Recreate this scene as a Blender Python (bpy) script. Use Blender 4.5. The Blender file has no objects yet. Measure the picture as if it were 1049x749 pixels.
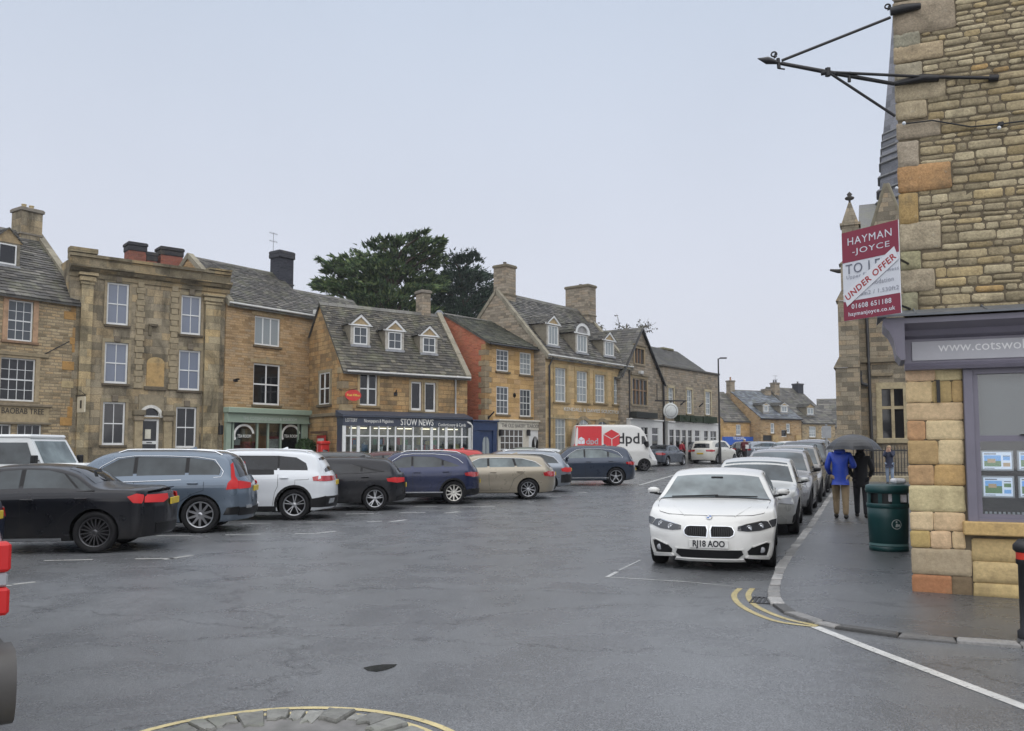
import bpy, bmesh, math, random
from mathutils import Vector, Matrix, noise
R = math.radians
random.seed(7)
SC = bpy.context.scene
# ------------------------------------------------------------------ camera
FPX = 880.0; PW = 1049.0; CXP = 524.5; CYP = 395.7; TH = math.atan(0.0731); EYE = 1.67
cam_d = bpy.data.cameras.new('camera'); cam = bpy.data.objects.new('camera', cam_d)
SC.collection.objects.link(cam); SC.camera = cam
cam.location = (0, 0, EYE); cam.rotation_euler = (math.pi/2+TH, 0, 0)
cam_d.sensor_width = 36; cam_d.lens = 36*FPX/PW; cam_d.shift_y = (CYP-374.5)/PW
cam_d.clip_start = 0.05; cam_d.clip_end = 5000
# ------------------------------------------------------------------ world
W = bpy.data.worlds.new('World'); SC.world = W; W.use_nodes = True
nt = W.node_tree; nt.nodes.clear()
SUN_EL, SUN_AZ = R(36), R(172)      # azimuth clockwise from +Y
sky = nt.nodes.new('ShaderNodeTexSky'); sky.sky_type = 'NISHITA'; sky.sun_disc = False
sky.sun_elevation = SUN_EL; sky.sun_rotation = SUN_AZ; sky.dust_density = 4; sky.air_density = 1.2
geo = nt.nodes.new('ShaderNodeTexCoord'); sep = nt.nodes.new('ShaderNodeSeparateXYZ')
nt.links.new(geo.outputs['Generated'], sep.inputs[0])
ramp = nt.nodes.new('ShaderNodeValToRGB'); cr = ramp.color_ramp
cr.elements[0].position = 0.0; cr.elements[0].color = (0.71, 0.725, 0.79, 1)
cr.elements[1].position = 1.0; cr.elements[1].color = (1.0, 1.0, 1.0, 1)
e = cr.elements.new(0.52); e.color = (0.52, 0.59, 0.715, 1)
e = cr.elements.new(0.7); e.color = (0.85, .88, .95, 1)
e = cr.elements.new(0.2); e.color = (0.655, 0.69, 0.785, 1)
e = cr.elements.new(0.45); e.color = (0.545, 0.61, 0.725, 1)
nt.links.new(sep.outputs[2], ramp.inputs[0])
cn = nt.nodes.new('ShaderNodeTexNoise'); cn.inputs['Scale'].default_value = 1.6; cn.inputs['Detail'].default_value = 4
nt.links.new(geo.outputs['Generated'], cn.inputs['Vector'])
mr = nt.nodes.new('ShaderNodeMapRange'); mr.inputs[1].default_value = .3; mr.inputs[2].default_value = .7
mr.inputs[3].default_value = .955; mr.inputs[4].default_value = 1.045
nt.links.new(cn.outputs['Fac'], mr.inputs[0])
vm = nt.nodes.new('ShaderNodeVectorMath'); vm.operation = 'MULTIPLY'
nt.links.new(ramp.outputs[0], vm.inputs[0]); nt.links.new(mr.outputs[0], vm.inputs[1])
bg1 = nt.nodes.new('ShaderNodeBackground'); bg1.inputs[1].default_value = 0.05
nt.links.new(sky.outputs[0], bg1.inputs[0])
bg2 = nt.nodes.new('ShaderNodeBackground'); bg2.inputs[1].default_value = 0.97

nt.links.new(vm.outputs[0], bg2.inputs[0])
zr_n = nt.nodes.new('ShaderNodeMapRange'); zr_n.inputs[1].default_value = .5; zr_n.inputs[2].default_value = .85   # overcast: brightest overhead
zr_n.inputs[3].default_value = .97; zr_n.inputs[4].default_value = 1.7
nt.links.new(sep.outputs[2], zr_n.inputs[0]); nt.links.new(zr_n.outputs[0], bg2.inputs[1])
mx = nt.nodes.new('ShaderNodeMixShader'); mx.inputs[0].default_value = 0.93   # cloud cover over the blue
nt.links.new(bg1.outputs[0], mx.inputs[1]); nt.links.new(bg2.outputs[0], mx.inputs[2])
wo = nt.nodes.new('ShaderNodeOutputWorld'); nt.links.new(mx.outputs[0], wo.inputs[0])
sd = bpy.data.lights.new('sun', 'SUN'); so = bpy.data.objects.new('sun', sd); SC.collection.objects.link(so)
sd.energy = 1.5; sd.angle = R(110); sd.color = (1, .97, .93)
so.rotation_euler = (math.pi/2-SUN_EL, 0, math.pi - SUN_AZ + 0)
sv = Vector((math.sin(SUN_AZ)*math.cos(SUN_EL), math.cos(SUN_AZ)*math.cos(SUN_EL), math.sin(SUN_EL)))
so.rotation_euler = sv.to_track_quat('Z', 'Y').to_euler()
vs = SC.view_settings; vs.view_transform = 'Standard'; vs.look = 'None'; vs.exposure = 0.2; vs.gamma = 1.0
vs.use_curve_mapping = False
# ------------------------------------------------------------------ measuring through the photograph
Fv = Vector((0, math.cos(TH), math.sin(TH))); Uv = Vector((0, -math.sin(TH), math.cos(TH)))
EP = Vector((0, 0, EYE))
def ray(px, py): return Fv + Vector((1, 0, 0))*((px-CXP)/FPX) + Uv*(-(py-CYP)/FPX)
def at_y(px, py, Y):
    d = ray(px, py); return EP + d*(Y/d.y)
def gz(x, y):
    t = min(1, max(0, (y-20)/70)); return 1.15*t**1.3
def on_ground(px, py, h=0.0):
    d = ray(px, py); lo = 1.0
    z = h
    for _ in range(40):
        if d.z >= -1e-6: return at_y(px, py, 90)
        t = (z-EYE)/d.z; p = EP+d*t
        z = 0.5*z+0.5*(h+gz(p.x, p.y))
    return p
# ------------------------------------------------------------------ mesh helper
class MB:
    def __init__(s): s.v = []; s.f = []; s.m = []; s.c = []; s.sm = []
    def add(s, vs, fs, mi=0, col=(1, 1, 1), smooth=False):
        n = len(s.v); s.v += [tuple(q) for q in vs]
        for f in fs: s.f.append(tuple(i+n for i in f)); s.m.append(mi); s.c.append(col); s.sm.append(smooth)
    def box(s, x0, x1, y0, y1, z0, z1, mi=0, col=(1, 1, 1), M=None):
        v = [Vector((x, y, z)) for z in (z0, z1) for y in (y0, y1) for x in (x0, x1)]
        if M: v = [M @ q for q in v]
        s.add(v, [(0, 2, 3, 1), (4, 5, 7, 6), (0, 1, 5, 4), (2, 6, 7, 3), (0, 4, 6, 2), (1, 3, 7, 5)], mi, col)
    def cbox(s, x0, x1, y0, y1, z0, z1, b=0.01, mi=0, col=(1, 1, 1), M=None):
        # box with chamfered edges
        v = []; 
        for z in (z0, z1):
            for y in (y0, y1):
                for x in (x0, x1):
                    sx = 1 if x == x0 else -1; sy = 1 if y == y0 else -1; sz = 1 if z == z0 else -1
                    v += [Vector((x, y+sy*b, z+sz*b)), Vector((x+sx*b, y, z+sz*b)), Vector((x+sx*b, y+sy*b, z))]
        if M: v = [M @ q for q in v]
        bm = bmesh.new(); bv = [bm.verts.new(q) for q in v]
        r = bmesh.ops.convex_hull(bm, input=bv); bm.verts.index_update()
        bmesh.ops.dissolve_limit(bm, angle_limit=0.01, verts=bm.verts, edges=bm.edges)
        bm.verts.index_update()
        s.add([q.co.copy() for q in bm.verts], [tuple(w.index for w in f.verts) for f in bm.faces], mi, col); bm.free()
    def quad(s, a, b, c, d, mi=0, col=(1, 1, 1)): s.add([a, b, c, d], [(0, 1, 2, 3)], mi, col)
    def prism(s, pts, fn, a, b, mi=0, col=(1, 1, 1), smooth=False):
        # 2-D outline pts, fn(p, q, t) -> 3-D, extruded from t=a to t=b
        n = len(pts); v = [fn(p[0], p[1], a) for p in pts]+[fn(p[0], p[1], b) for p in pts]
        s.add(v, [tuple(range(n))[::-1], tuple(range(n, 2*n))]+[(i, (i+1) % n, n+(i+1) % n, n+i) for i in range(n)], mi, col, smooth)
    def tube(s, pts, r, n=8, mi=0, col=(1, 1, 1), cap=True):
        pts = [Vector(p) for p in pts]; rs = r if isinstance(r, (list, tuple)) else [r]*len(pts)
        v = []; up = Vector((0.13, 0.21, 1)).normalized()
        for i, p in enumerate(pts):
            d = (pts[min(i+1, len(pts)-1)]-pts[max(i-1, 0)])
            d = d.normalized() if d.length > 1e-9 else Vector((0, 0, 1))
            a = d.cross(up) if abs(d.dot(up)) < .97 else d.cross(Vector((1, 0, 0)))
            a.normalize(); b = d.cross(a)
            for k in range(n):
                t = 2*math.pi*k/n; v.append(p+(a*math.cos(t)+b*math.sin(t))*rs[i])
        f = []
        for i in range(len(pts)-1):
            for k in range(n): f.append((i*n+k, i*n+(k+1) % n, (i+1)*n+(k+1) % n, (i+1)*n+k))
        s.add(v, f, mi, col, True)
        if cap: s.add(v[:n], [tuple(range(n))], mi, col); s.add(v[-n:], [tuple(range(n))[::-1]], mi, col)
    def lathe(s, prof, n=24, M=None, mi=0, col=(1, 1, 1), smooth=True, closed=False):
        v = []
        for (r, z) in prof:
            for k in range(n):
                t = 2*math.pi*k/n; q = Vector((r*math.cos(t), r*math.sin(t), z)); v.append(M @ q if M else q)
        f = []; m = len(prof)
        for i in range(m if closed else m-1):
            j = (i+1) % m
            for k in range(n): f.append((i*n+k, i*n+(k+1) % n, j*n+(k+1) % n, j*n+k))
        s.add(v, f, mi, col, smooth)
    def ball(s, c, r, n=10, mi=0, col=(1, 1, 1)):
        c = Vector(c); r = Vector(r) if not isinstance(r, (int, float)) else Vector((r, r, r)); v = []; f = []
        for i in range(n+1):
            t = math.pi*i/n
            for k in range(2*n):
                a = math.pi*k/n
                v.append(c+Vector((r.x*math.sin(t)*math.cos(a), r.y*math.sin(t)*math.sin(a), r.z*math.cos(t))))
        for i in range(n):
            for k in range(2*n): f.append((i*2*n+k, (i+1)*2*n+k, (i+1)*2*n+(k+1) % (2*n), i*2*n+(k+1) % (2*n)))
        s.add(v, f, mi, col, True)
    def build(s, name, mats, parent=None, uv=True, sharp=None, recalc=False, merge=0, tint=None):
        if tint: s.c = [tuple(a*b for a, b in zip(c, tint)) for c in s.c]
        me = bpy.data.meshes.new(name); me.from_pydata([tuple(q) for q in s.v], [], s.f)
        if not isinstance(mats, (list, tuple)): mats = [mats]
        for m in mats: me.materials.append(m)
        me.polygons.foreach_set('material_index', s.m); me.polygons.foreach_set('use_smooth', s.sm)
        ca = me.color_attributes.new('Col', 'FLOAT_COLOR', 'CORNER'); buf = []
        for f, c in zip(s.f, s.c): buf += [c[0], c[1], c[2], 1.0]*len(f)
        ca.data.foreach_set('color', buf)
        if recalc or merge:
            bm = bmesh.new(); bm.from_mesh(me)
            if merge: bmesh.ops.remove_doubles(bm, verts=bm.verts, dist=merge)
            bmesh.ops.recalc_face_normals(bm, faces=bm.faces); bm.to_mesh(me); bm.free()
        if uv: auto_uv(me)
        if sharp is not None: me.set_sharp_from_angle(angle=R(sharp))
        return link(name, me, parent)
def auto_uv(me):
    ul = me.uv_layers.new(name='UVMap'); me.update(); buf = [0.0]*(2*len(me.loops))
    for p in me.polygons:
        n = p.normal; t = Vector((-n.y, n.x, 0))
        if t.length < 1e-3: t = Vector((1, 0, 0))
        t.normalize(); b = n.cross(t)
        for li in p.loop_indices:
            co = me.vertices[me.loops[li].vertex_index].co
            buf[2*li] = co.dot(t); buf[2*li+1] = co.dot(b)
    ul.data.foreach_set('uv', buf)
def link(name, me, parent=None):
    o = bpy.data.objects.new(name, me); SC.collection.objects.link(o)
    if parent is not None: o.parent = parent
    return o
def thing(name, label, cat, loc=(0, 0, 0), rz=0.0, group=None):
    o = bpy.data.objects.new(name, None); SC.collection.objects.link(o)
    o.location = loc; o.rotation_euler = (0, 0, rz); o.empty_display_size = .2
    o['label'] = label; o['category'] = cat
    if group: o['group'] = group
    return o
def tag(o, label, cat, group=None):
    o['label'] = label; o['category'] = cat
    if group: o['group'] = group
    return o
def struct(o): o['kind'] = 'structure'; return o
def text_mesh(body, size, depth=0.004, align='CENTER', bold=0.0, xs=1.0, space=1.0):
    cu = bpy.data.curves.new('t', 'FONT'); cu.body = body; cu.size = size; cu.extrude = depth; cu.offset = bold
    cu.align_x = align; cu.align_y = 'CENTER'; cu.resolution_u = 3; cu.space_character = space
    o = bpy.data.objects.new('t', cu); SC.collection.objects.link(o)
    dg = bpy.context.evaluated_depsgraph_get(); me = bpy.data.meshes.new_from_object(o.evaluated_get(dg))
    bpy.data.objects.remove(o); me.transform(Matrix.Diagonal((xs, 1, 1, 1))); return me
def text_obj(name, body, size, M, mat, parent=None, **k):
    me = text_mesh(body, size, **k); me.transform(M); me.materials.clear(); me.materials.append(mat)
    return link(name, me, parent)
def frame(ox, ex, ey, ez):   # matrix with given columns
    return Matrix(((ex[0], ey[0], ez[0], ox[0]), (ex[1], ey[1], ez[1], ox[1]), (ex[2], ey[2], ez[2], ox[2]), (0, 0, 0, 1)))
def smooth_ev(me):
    for p in me.polygons: p.use_smooth = True
# ------------------------------------------------------------------ materials
class NT:
    def __init__(s, name):
        s.mat = bpy.data.materials.new(name); s.mat.use_nodes = True; s.t = s.mat.node_tree; s.t.nodes.clear()
        s.out = s.n('ShaderNodeOutputMaterial'); s.p = s.n('ShaderNodeBsdfPrincipled'); s.l(s.p.outputs[0], s.out.inputs[0])
    def n(s, t, **k):
        x = s.t.nodes.new(t)
        for a, b in k.items(): setattr(x, a, b)
        return x
    def l(s, a, b): s.t.links.new(a, b)
    def uv(s): return s.n('ShaderNodeTexCoord').outputs['UV']
    def ob(s): return s.n('ShaderNodeTexCoord').outputs['Object']
    def noise(s, vec, scale, detail=4, rough=.55, dist=0):
        x = s.n('ShaderNodeTexNoise'); x.inputs['Scale'].default_value = scale; x.inputs['Detail'].default_value = detail
        x.inputs['Roughness'].default_value = rough; x.inputs['Distortion'].default_value = dist
        s.l(vec, x.inputs['Vector']); return x
    def mapr(s, v, a, b, c, d):
        x = s.n('ShaderNodeMapRange'); x.clamp = True
        for i, q in enumerate((a, b, c, d)): x.inputs[i+1].default_value = q
        s.l(v, x.inputs[0]); return x.outputs[0]
    def mix(s, fac, a, b, mode='MIX'):
        x = s.n('ShaderNodeMix', data_type='RGBA', blend_type=mode)
        for i, q in ((0, fac), (6, a), (7, b)):
            if hasattr(q, 'is_linked'): s.l(q, x.inputs[i])
            elif isinstance(q, (tuple, list)): x.inputs[i].default_value = (*q[:3], 1)
            else: x.inputs[i].default_value = q
        return x.outputs[2]
    def math(s, op, a, b=0.0):
        x = s.n('ShaderNodeMath', operation=op)
        for i, q in ((0, a), (1, b)):
            if hasattr(q, 'is_linked'): s.l(q, x.inputs[i])
            else: x.inputs[i].default_value = q
        return x.outputs[0]
    def vec(s, op, a, b):
        x = s.n('ShaderNodeVectorMath', operation=op)
        for i, q in ((0, a), (1, b)):
            if hasattr(q, 'is_linked'): s.l(q, x.inputs[i])
            else: x.inputs[i].default_value = q
        return x.outputs[0]
    def scale(s, vec, sc):
        x = s.n('ShaderNodeMapping'); x.inputs['Scale'].default_value = sc; s.l(vec, x.inputs[0]); return x.outputs[0]
    def bump(s, h, strength=.5, dist=.01, prev=None):
        x = s.n('ShaderNodeBump'); x.inputs['Strength'].default_value = strength; x.inputs['Distance'].default_value = dist
        s.l(h, x.inputs['Height'])
        if prev is not None: s.l(prev, x.inputs['Normal'])
        return x.outputs[0]
    def base(s, c):
        if hasattr(c, 'is_linked'): s.l(c, s.p.inputs['Base Color'])
        else: s.p.inputs['Base Color'].default_value = (*c[:3], 1)
    def set(s, **k):
        for a, b in k.items():
            i = s.p.inputs[a.replace('_', ' ')]
            if hasattr(b, 'is_linked'): s.l(b, i)
            else: i.default_value = b
    def nrm(s, v): s.l(v, s.p.inputs['Normal'])
    def attr(s):
        x = s.n('ShaderNodeAttribute'); x.attribute_name = 'Col'; return x.outputs['Color']
_mc = {}
def plain(name, c, rough=.6, metal=0.0, var=.12, scale=6, bump=0.0, coat=0.0, spec=.5, dirt=None):
    if name in _mc: return _mc[name]
    m = NT(name); o = m.ob(); nz = m.noise(o, scale, 5)
    f = m.mapr(nz.outputs['Fac'], .3, .7, 1-var, 1+var)
    col = m.vec('MULTIPLY', tuple(c), f)
    if dirt:
        n2 = m.noise(o, 2.3, 6, .65); col = m.mix(m.mapr(n2.outputs['Fac'], .45, .75, 0, dirt[1]), col, dirt[0])
    m.base(col); m.set(Roughness=rough, Metallic=metal)
    m.p.inputs['Coat Weight'].default_value = coat; m.p.inputs['Coat Roughness'].default_value = .04
    m.p.inputs['Specular IOR Level'].default_value = spec
    if bump: m.nrm(m.bump(m.noise(o, scale*8, 4).outputs['Fac'], bump, .004))
    _mc[name] = m.mat; return m.mat
def stone(name, cols, mortar, bw=.34, bh=.14, ms=.012, stain=(.10, .085, .06), stainamt=.5, warp=.03, rowvar=True, bumpd=.02, staincut=.5):
    """coursed rubble / ashlar: cols = three stone tints"""
    if name in _mc: return _mc[name]
    m = NT(name); uv = m.uv()
    w = m.noise(uv, 3.1, 3); wv = m.vec('SUBTRACT', w.outputs['Color'], (.5, .5, .5)); wv = m.vec('MULTIPLY', wv, (warp*2, warp, 0))
    w2 = m.noise(uv, 14, 2); wv2 = m.vec('MULTIPLY', m.vec('SUBTRACT', w2.outputs['Color'], (.5, .5, .5)), (warp*.7, warp*.5, 0))
    u2 = m.vec('ADD', m.vec('ADD', uv, wv), wv2)
    def brick(vec, k, off):
        b = m.n('ShaderNodeTexBrick'); b.offset = off; b.squash = 1.35; b.squash_frequency = 3
        b.inputs['Scale'].default_value = 1; b.inputs['Mortar Size'].default_value = ms
        b.inputs['Mortar Smooth'].default_value = .5; b.inputs['Brick Width'].default_value = bw*k; b.inputs['Row Height'].default_value = bh
        b.inputs['Color1'].default_value = (0, 0, 0, 1); b.inputs['Color2'].default_value = (1, 1, 1, 1); b.inputs['Mortar'].default_value = (.5, .5, .5, 1)
        b.inputs['Bias'].default_value = 0
        m.l(vec, b.inputs['Vector']); return b
    b = brick(u2, 1, .43)
    rp = m.n('ShaderNodeValToRGB'); m.l(b.outputs['Color'], rp.inputs[0]); c = rp.color_ramp
    c.elements[0].color = (*[q*.84*k_ for q, k_ in zip(cols[0], (1, 1.02, 1.14))], 1); c.elements[1].color = (*[q*1.28*k_ for q, k_ in zip(cols[2], (1, 1.02, 1.14))], 1); e = c.elements.new(.5); e.color = (*[q*1.16*k_ for q, k_ in zip(cols[1], (1, 1.02, 1.14))], 1)
    fine = m.noise(uv, 22, 5, .7); col = m.vec('MULTIPLY', rp.outputs[0], m.mapr(fine.outputs['Fac'], .25, .75, .52, 1.42))
    col = m.mix(b.outputs['Fac'], col, mortar)
    big = m.noise(m.scale(uv, (1, .45, 1)), .9, 7, .7, .4)
    col = m.mix(m.mapr(big.outputs['Fac'], staincut, staincut+.22, 0, stainamt), col, stain)
    pale = m.noise(uv, 1.7, 6, .7); col = m.mix(m.mapr(pale.outputs['Fac'], .58, .8, 0, .45), col, tuple(min(1, q*1.25+.03) for q in cols[1]))
    col = m.vec('MULTIPLY', col, m.attr())
    m.base(col); m.set(Roughness=.9); m.p.inputs['Specular IOR Level'].default_value = .25
    h = m.math('SUBTRACT', m.math('MULTIPLY', fine.outputs['Fac'], .5), b.outputs['Fac'])
    m.nrm(m.bump(h, .8, bumpd)); _mc[name] = m.mat; return m.mat
def tinted(name, rough=.85, fine=18, amt=.25, bumps=.5, stain=None, spec=.3, wet=None):
    """takes its colour from the per-face colour, breaks it up with noise"""
    if name in _mc: return _mc[name]
    m = NT(name); o = m.ob(); nz = m.noise(o, fine, 6, .68)
    col = m.vec('MULTIPLY', m.attr(), m.mapr(nz.outputs['Fac'], .25, .75, 1-amt, 1+amt))
    if stain:
        n2 = m.noise(o, stain[2], 7, .7); col = m.mix(m.mapr(n2.outputs['Fac'], .5, .68, 0, stain[1]), col, stain[0])
    m.base(col); m.set(Roughness=rough); m.p.inputs['Specular IOR Level'].default_value = spec
    m.nrm(m.bump(nz.outputs['Fac'], bumps, .012)); _mc[name] = m.mat; return m.mat
def glassy(name, c, rough=.06, ior=1.55, wob=.0):
    if name in _mc: return _mc[name]
    m = NT(name); m.base(c); m.set(Roughness=rough, IOR=ior)
    if wob:
        nz = m.noise(m.ob(), 1.3, 2); m.nrm(m.bump(nz.outputs['Fac'], wob, .05))
    _mc[name] = m.mat; return m.mat
def clear_glass(name='clear pane', tint=(.9, .95, .95), refl=1.0):
    if name in _mc: return _mc[name]
    m = NT(name); tr = m.n('ShaderNodeBsdfTransparent'); tr.inputs[0].default_value = (*tint, 1)
    gl = m.n('ShaderNodeBsdfGlossy'); gl.inputs['Roughness'].default_value = .03
    fr = m.n('ShaderNodeFresnel'); fr.inputs[0].default_value = 1.6; mxs = m.n('ShaderNodeMixShader')
    m.l(m.math('MULTIPLY', fr.outputs[0], refl), mxs.inputs[0]); m.l(tr.outputs[0], mxs.inputs[1]); m.l(gl.outputs[0], mxs.inputs[2])
    m.l(mxs.outputs[0], m.out.inputs[0]); _mc[name] = m.mat; return m.mat
def emit(name, c, st=1.0, base=None):
    if name in _mc: return _mc[name]
    m = NT(name); m.base(base or c); m.p.inputs['Emission Color'].default_value = (*c, 1); m.p.inputs['Emission Strength'].default_value = st
    _mc[name] = m.mat; return m.mat
# ================================================================== GROUND
def asphalt(name, base, dark, wet=.5, seed=0):
    m = NT(name); o = m.ob(); o = m.vec('ADD', o, (seed*7.3, seed*3.1, 0))
    big = m.noise(m.scale(o, (.6, 1, 1)), .22, 6, .6); mid = m.noise(o, 1.1, 7, .68, .4); fine = m.noise(o, 70, 3, .6)
    grit = m.n('ShaderNodeTexVoronoi'); grit.inputs['Scale'].default_value = 95; m.l(o, grit.inputs['Vector'])
    col = m.mix(m.mapr(mid.outputs['Fac'], .38, .66, 0, 1), base, dark)
    col = m.mix(m.mapr(big.outputs['Fac'], .4, .62, 0, .4), col, tuple(q*1.12 for q in base))
    col = m.vec('MULTIPLY', col, m.mapr(grit.outputs['Distance'], 0, .8, .45, 1.7))
    cr = m.n('ShaderNodeTexVoronoi', feature='DISTANCE_TO_EDGE'); cr.inputs['Scale'].default_value = .16
    wv = m.noise(o, .7, 6, .7); cv = m.vec('ADD', m.scale(o, (1, 2.2, 1)), m.vec('MULTIPLY', wv.outputs['Color'], (3.0, 3.0, 0))); m.l(cv, cr.inputs['Vector'])
    col = m.mix(m.mapr(cr.outputs['Distance'], .0, .006, .55, 0), col, (.01, .01, .01))
    m.base(col); m.p.inputs['Specular IOR Level'].default_value = .5
    r = m.math('ADD', m.mapr(mid.outputs['Fac'], .35, .68, .40-.1*wet, .30-.1*wet), m.mapr(big.outputs['Fac'], .35, .65, .03, -.03))
    m.set(Roughness=r, IOR=1.46)
    n1 = m.bump(grit.outputs['Distance'], .5, .005); n2 = m.bump(fine.outputs['Fac'], .3, .004, n1)
    m.nrm(m.bump(mid.outputs['Fac'], .1, .03, n2)); return m.mat
M_road = asphalt('wet asphalt', (.104, .108, .114), (.074, .077, .081), .75)
M_pave = asphalt('pavement tarmac', (.078, .081, .085), (.05, .052, .055), .5, 3)
xs = [-400, -260, -180, -120]+[-100+4*i for i in range(51)]+[120, 180, 260, 400]
ys = [-60, -30, -12]+[-6+3*i for i in range(36)]+[120, 160, 250, 400, 600]
g = MB(); nx = len(xs)
g.add([(x, y, gz(x, y)) for y in ys for x in xs],
      [(j*nx+i, j*nx+i+1, (j+1)*nx+i+1, (j+1)*nx+i) for j in range(len(ys)-1) for i in range(nx-1)], smooth=True)
struct(g.build('ground', M_road, uv=False))
def sheet(name, outline, h, mat, step=1.5, side=None):
    """flat sheet that follows the ground, outline = world xy points"""
    bm = bmesh.new(); vs = [bm.verts.new((p[0], p[1], 0)) for p in outline]; f = bm.faces.new(vs); bm.normal_update()
    if f.normal.z < 0: f.normal_flip()
    ylo = min(p[1] for p in outline); yhi = max(p[1] for p in outline); y = math.ceil(ylo/step)*step
    while y < yhi:
        bmesh.ops.bisect_plane(bm, geom=bm.verts[:]+bm.edges[:]+bm.faces[:], plane_co=(0, y, 0), plane_no=(0, 1, 0)); y += step
    if side:
        ed = [e for e in bm.edges if e.is_boundary]; r = bmesh.ops.extrude_edge_only(bm, edges=ed)
        top = set(v for v in r['geom'] if isinstance(v, bmesh.types.BMVert))
        for v in bm.verts: v.co.z = gz(v.co.x, v.co.y)+(h-side if v in top else h)
    else:
        for v in bm.verts: v.co.z = gz(v.co.x, v.co.y)+(h(v.co.x, v.co.y) if callable(h) else h)
    bmesh.ops.triangulate(bm, faces=[f for f in bm.faces if len(f.verts) > 4])
    bmesh.ops.recalc_face_normals(bm, faces=bm.faces)
    me = bpy.data.meshes.new(name); bm.to_mesh(me); bm.free(); me.materials.append(mat)
    me.color_attributes.new('Col', 'FLOAT_COLOR', 'CORNER').data.foreach_set('color', [1.0]*4*len(me.loops))
    auto_uv(me); return link(name, me)
M_white = tinted('worn white paint', .45, 30, .2, .3, ((.07, .07, .075), .75, 9), .5)
M_line = NT('road paint'); _o = M_line.ob(); _n = M_line.noise(_o, 26, 6, .75); _n2 = M_line.noise(_o, 4, 5, .7)
M_line.base(M_line.vec('MULTIPLY', M_line.attr(), M_line.mapr(_n2.outputs['Fac'], .3, .7, .62, 1.0)))
M_line.set(Roughness=.38); _tr = M_line.n('ShaderNodeBsdfTransparent'); _ms = M_line.n('ShaderNodeMixShader')
M_line.l(M_line.mapr(_n.outputs['Fac'], .56, .66, 0, .7), _ms.inputs[0]); M_line.l(M_line.p.outputs[0], _ms.inputs[1]); M_line.l(_tr.outputs[0], _ms.inputs[2])
M_line.l(_ms.outputs[0], M_line.out.inputs[0]); M_line = M_line.mat
def strip(mb, pts, w, h, col):
    """painted strip along world xy points, w metres wide"""
    P = [Vector((p[0], p[1])) for p in pts]; Q = []
    for i in range(len(P)-1):
        n = max(1, int((P[i+1]-P[i]).length/.6))
        for k in range(n): Q.append(P[i].lerp(P[i+1], k/n))
    Q.append(P[-1]); v = []
    for i, p in enumerate(Q):
        d = (Q[min(i+1, len(Q)-1)]-Q[max(i-1, 0)]).normalized(); nrm = Vector((-d.y, d.x))*w/2
        for s in (1, -1):
            q = p+nrm*s; v.append((q.x, q.y, gz(q.x, q.y)+h))
    mb.add(v, [(2*i, 2*i+1, 2*i+3, 2*i+2) for i in range(len(Q)-1)], 0, col)
def G2(px, py, h=0.0): p = on_ground(px, py, h); return (p.x, p.y)
def smoothpath(pts, n=6):
    out = []
    for i in range(len(pts)-1):
        p0 = Vector(pts[max(i-1, 0)]); p1 = Vector(pts[i]); p2 = Vector(pts[i+1]); p3 = Vector(pts[min(i+2, len(pts)-1)])
        for k in range(n):
            t = k/n; out.append(.5*((2*p1)+(p2-p0)*t+(2*p0-5*p1+4*p2-p3)*t*t+(3*p1-p0-3*p2+p3)*t**3))
    out.append(Vector(pts[-1])); return out
WH = (.62, .62, .6); YE = (.50, .41, .18); WD = (.55, .56, .55)
# white bay marks of the left row and the bay by the kerb
mk = MB()
for a, b, c, d, w in [(45, 574.6, 95, 573.5, .075), (138.5, 572.8, 182, 572.2, .075), (168, 573.5, 197.5, 569, .075), (160, 549, 197, 548.8, .08),
    (13.6, 599, 36.3, 596.5, .075), (-40, 604, 12, 600, .075), (231, 548.2, 266.7, 547.6, .08), (247.7, 536.4, 278, 536.3, .08), (302, 546.9, 323, 546.7, .08),
    (323, 546.7, 344, 544.3, .08), (314, 535, 344, 534.8, .08), (354.5, 526.6, 383, 526.3, .09), (375.8, 534.6, 391, 534.1, .09),
    (399.6, 534.9, 415.8, 532.6, .09), (409, 525.4, 435.8, 525.2, .09), (424.4, 519.2, 448, 519.1, .1), (473, 519.5, 507, 519.1, .1),
    (455.8, 525.9, 471, 524.4, .1), (558.7, 509, 575, 508.7, .1), (592, 505.4, 601.7, 504.5, .1), (541, 514.6, 546, 514.4, .1), (60, 553, 120, 551.5, .07),
    (622, 591.5, 700, 596, .03), (700, 596, 752, 601, .025), (622, 591.5, 632, 586, .05), (634, 584.5, 656, 574, .025), (560, 497.5, 600, 496.5, .1),
    (655, 497, 700, 484, .12)]:
    strip(mk, [G2(a, b), G2(c, d)], w*1.2, .004, WD if b < 560 or a > 500 else (.5, .5, .48))
struct(mk.build('bay_markings', M_line))
# white edge line of the side road, then the double yellow lines
mk = MB(); strip(mk, [G2(835, 642.5), G2(900, 668), G2(1049, 724.5), G2(1300, 822)], .10, .004, WH); struct(mk.build('white_line', M_line))
mk = MB()
for pts in ([(758, 603), (752, 610), (757, 619), (772, 628), (797, 637), (836, 642.3)], [(771, 603), (766.5, 610), (772, 619), (786, 627), (808, 635), (838, 641.3)]):
    strip(mk, smoothpath([G2(*p) for p in pts]), .065, .004, YE)
struct(mk.build('double_yellow_lines', M_line))
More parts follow.
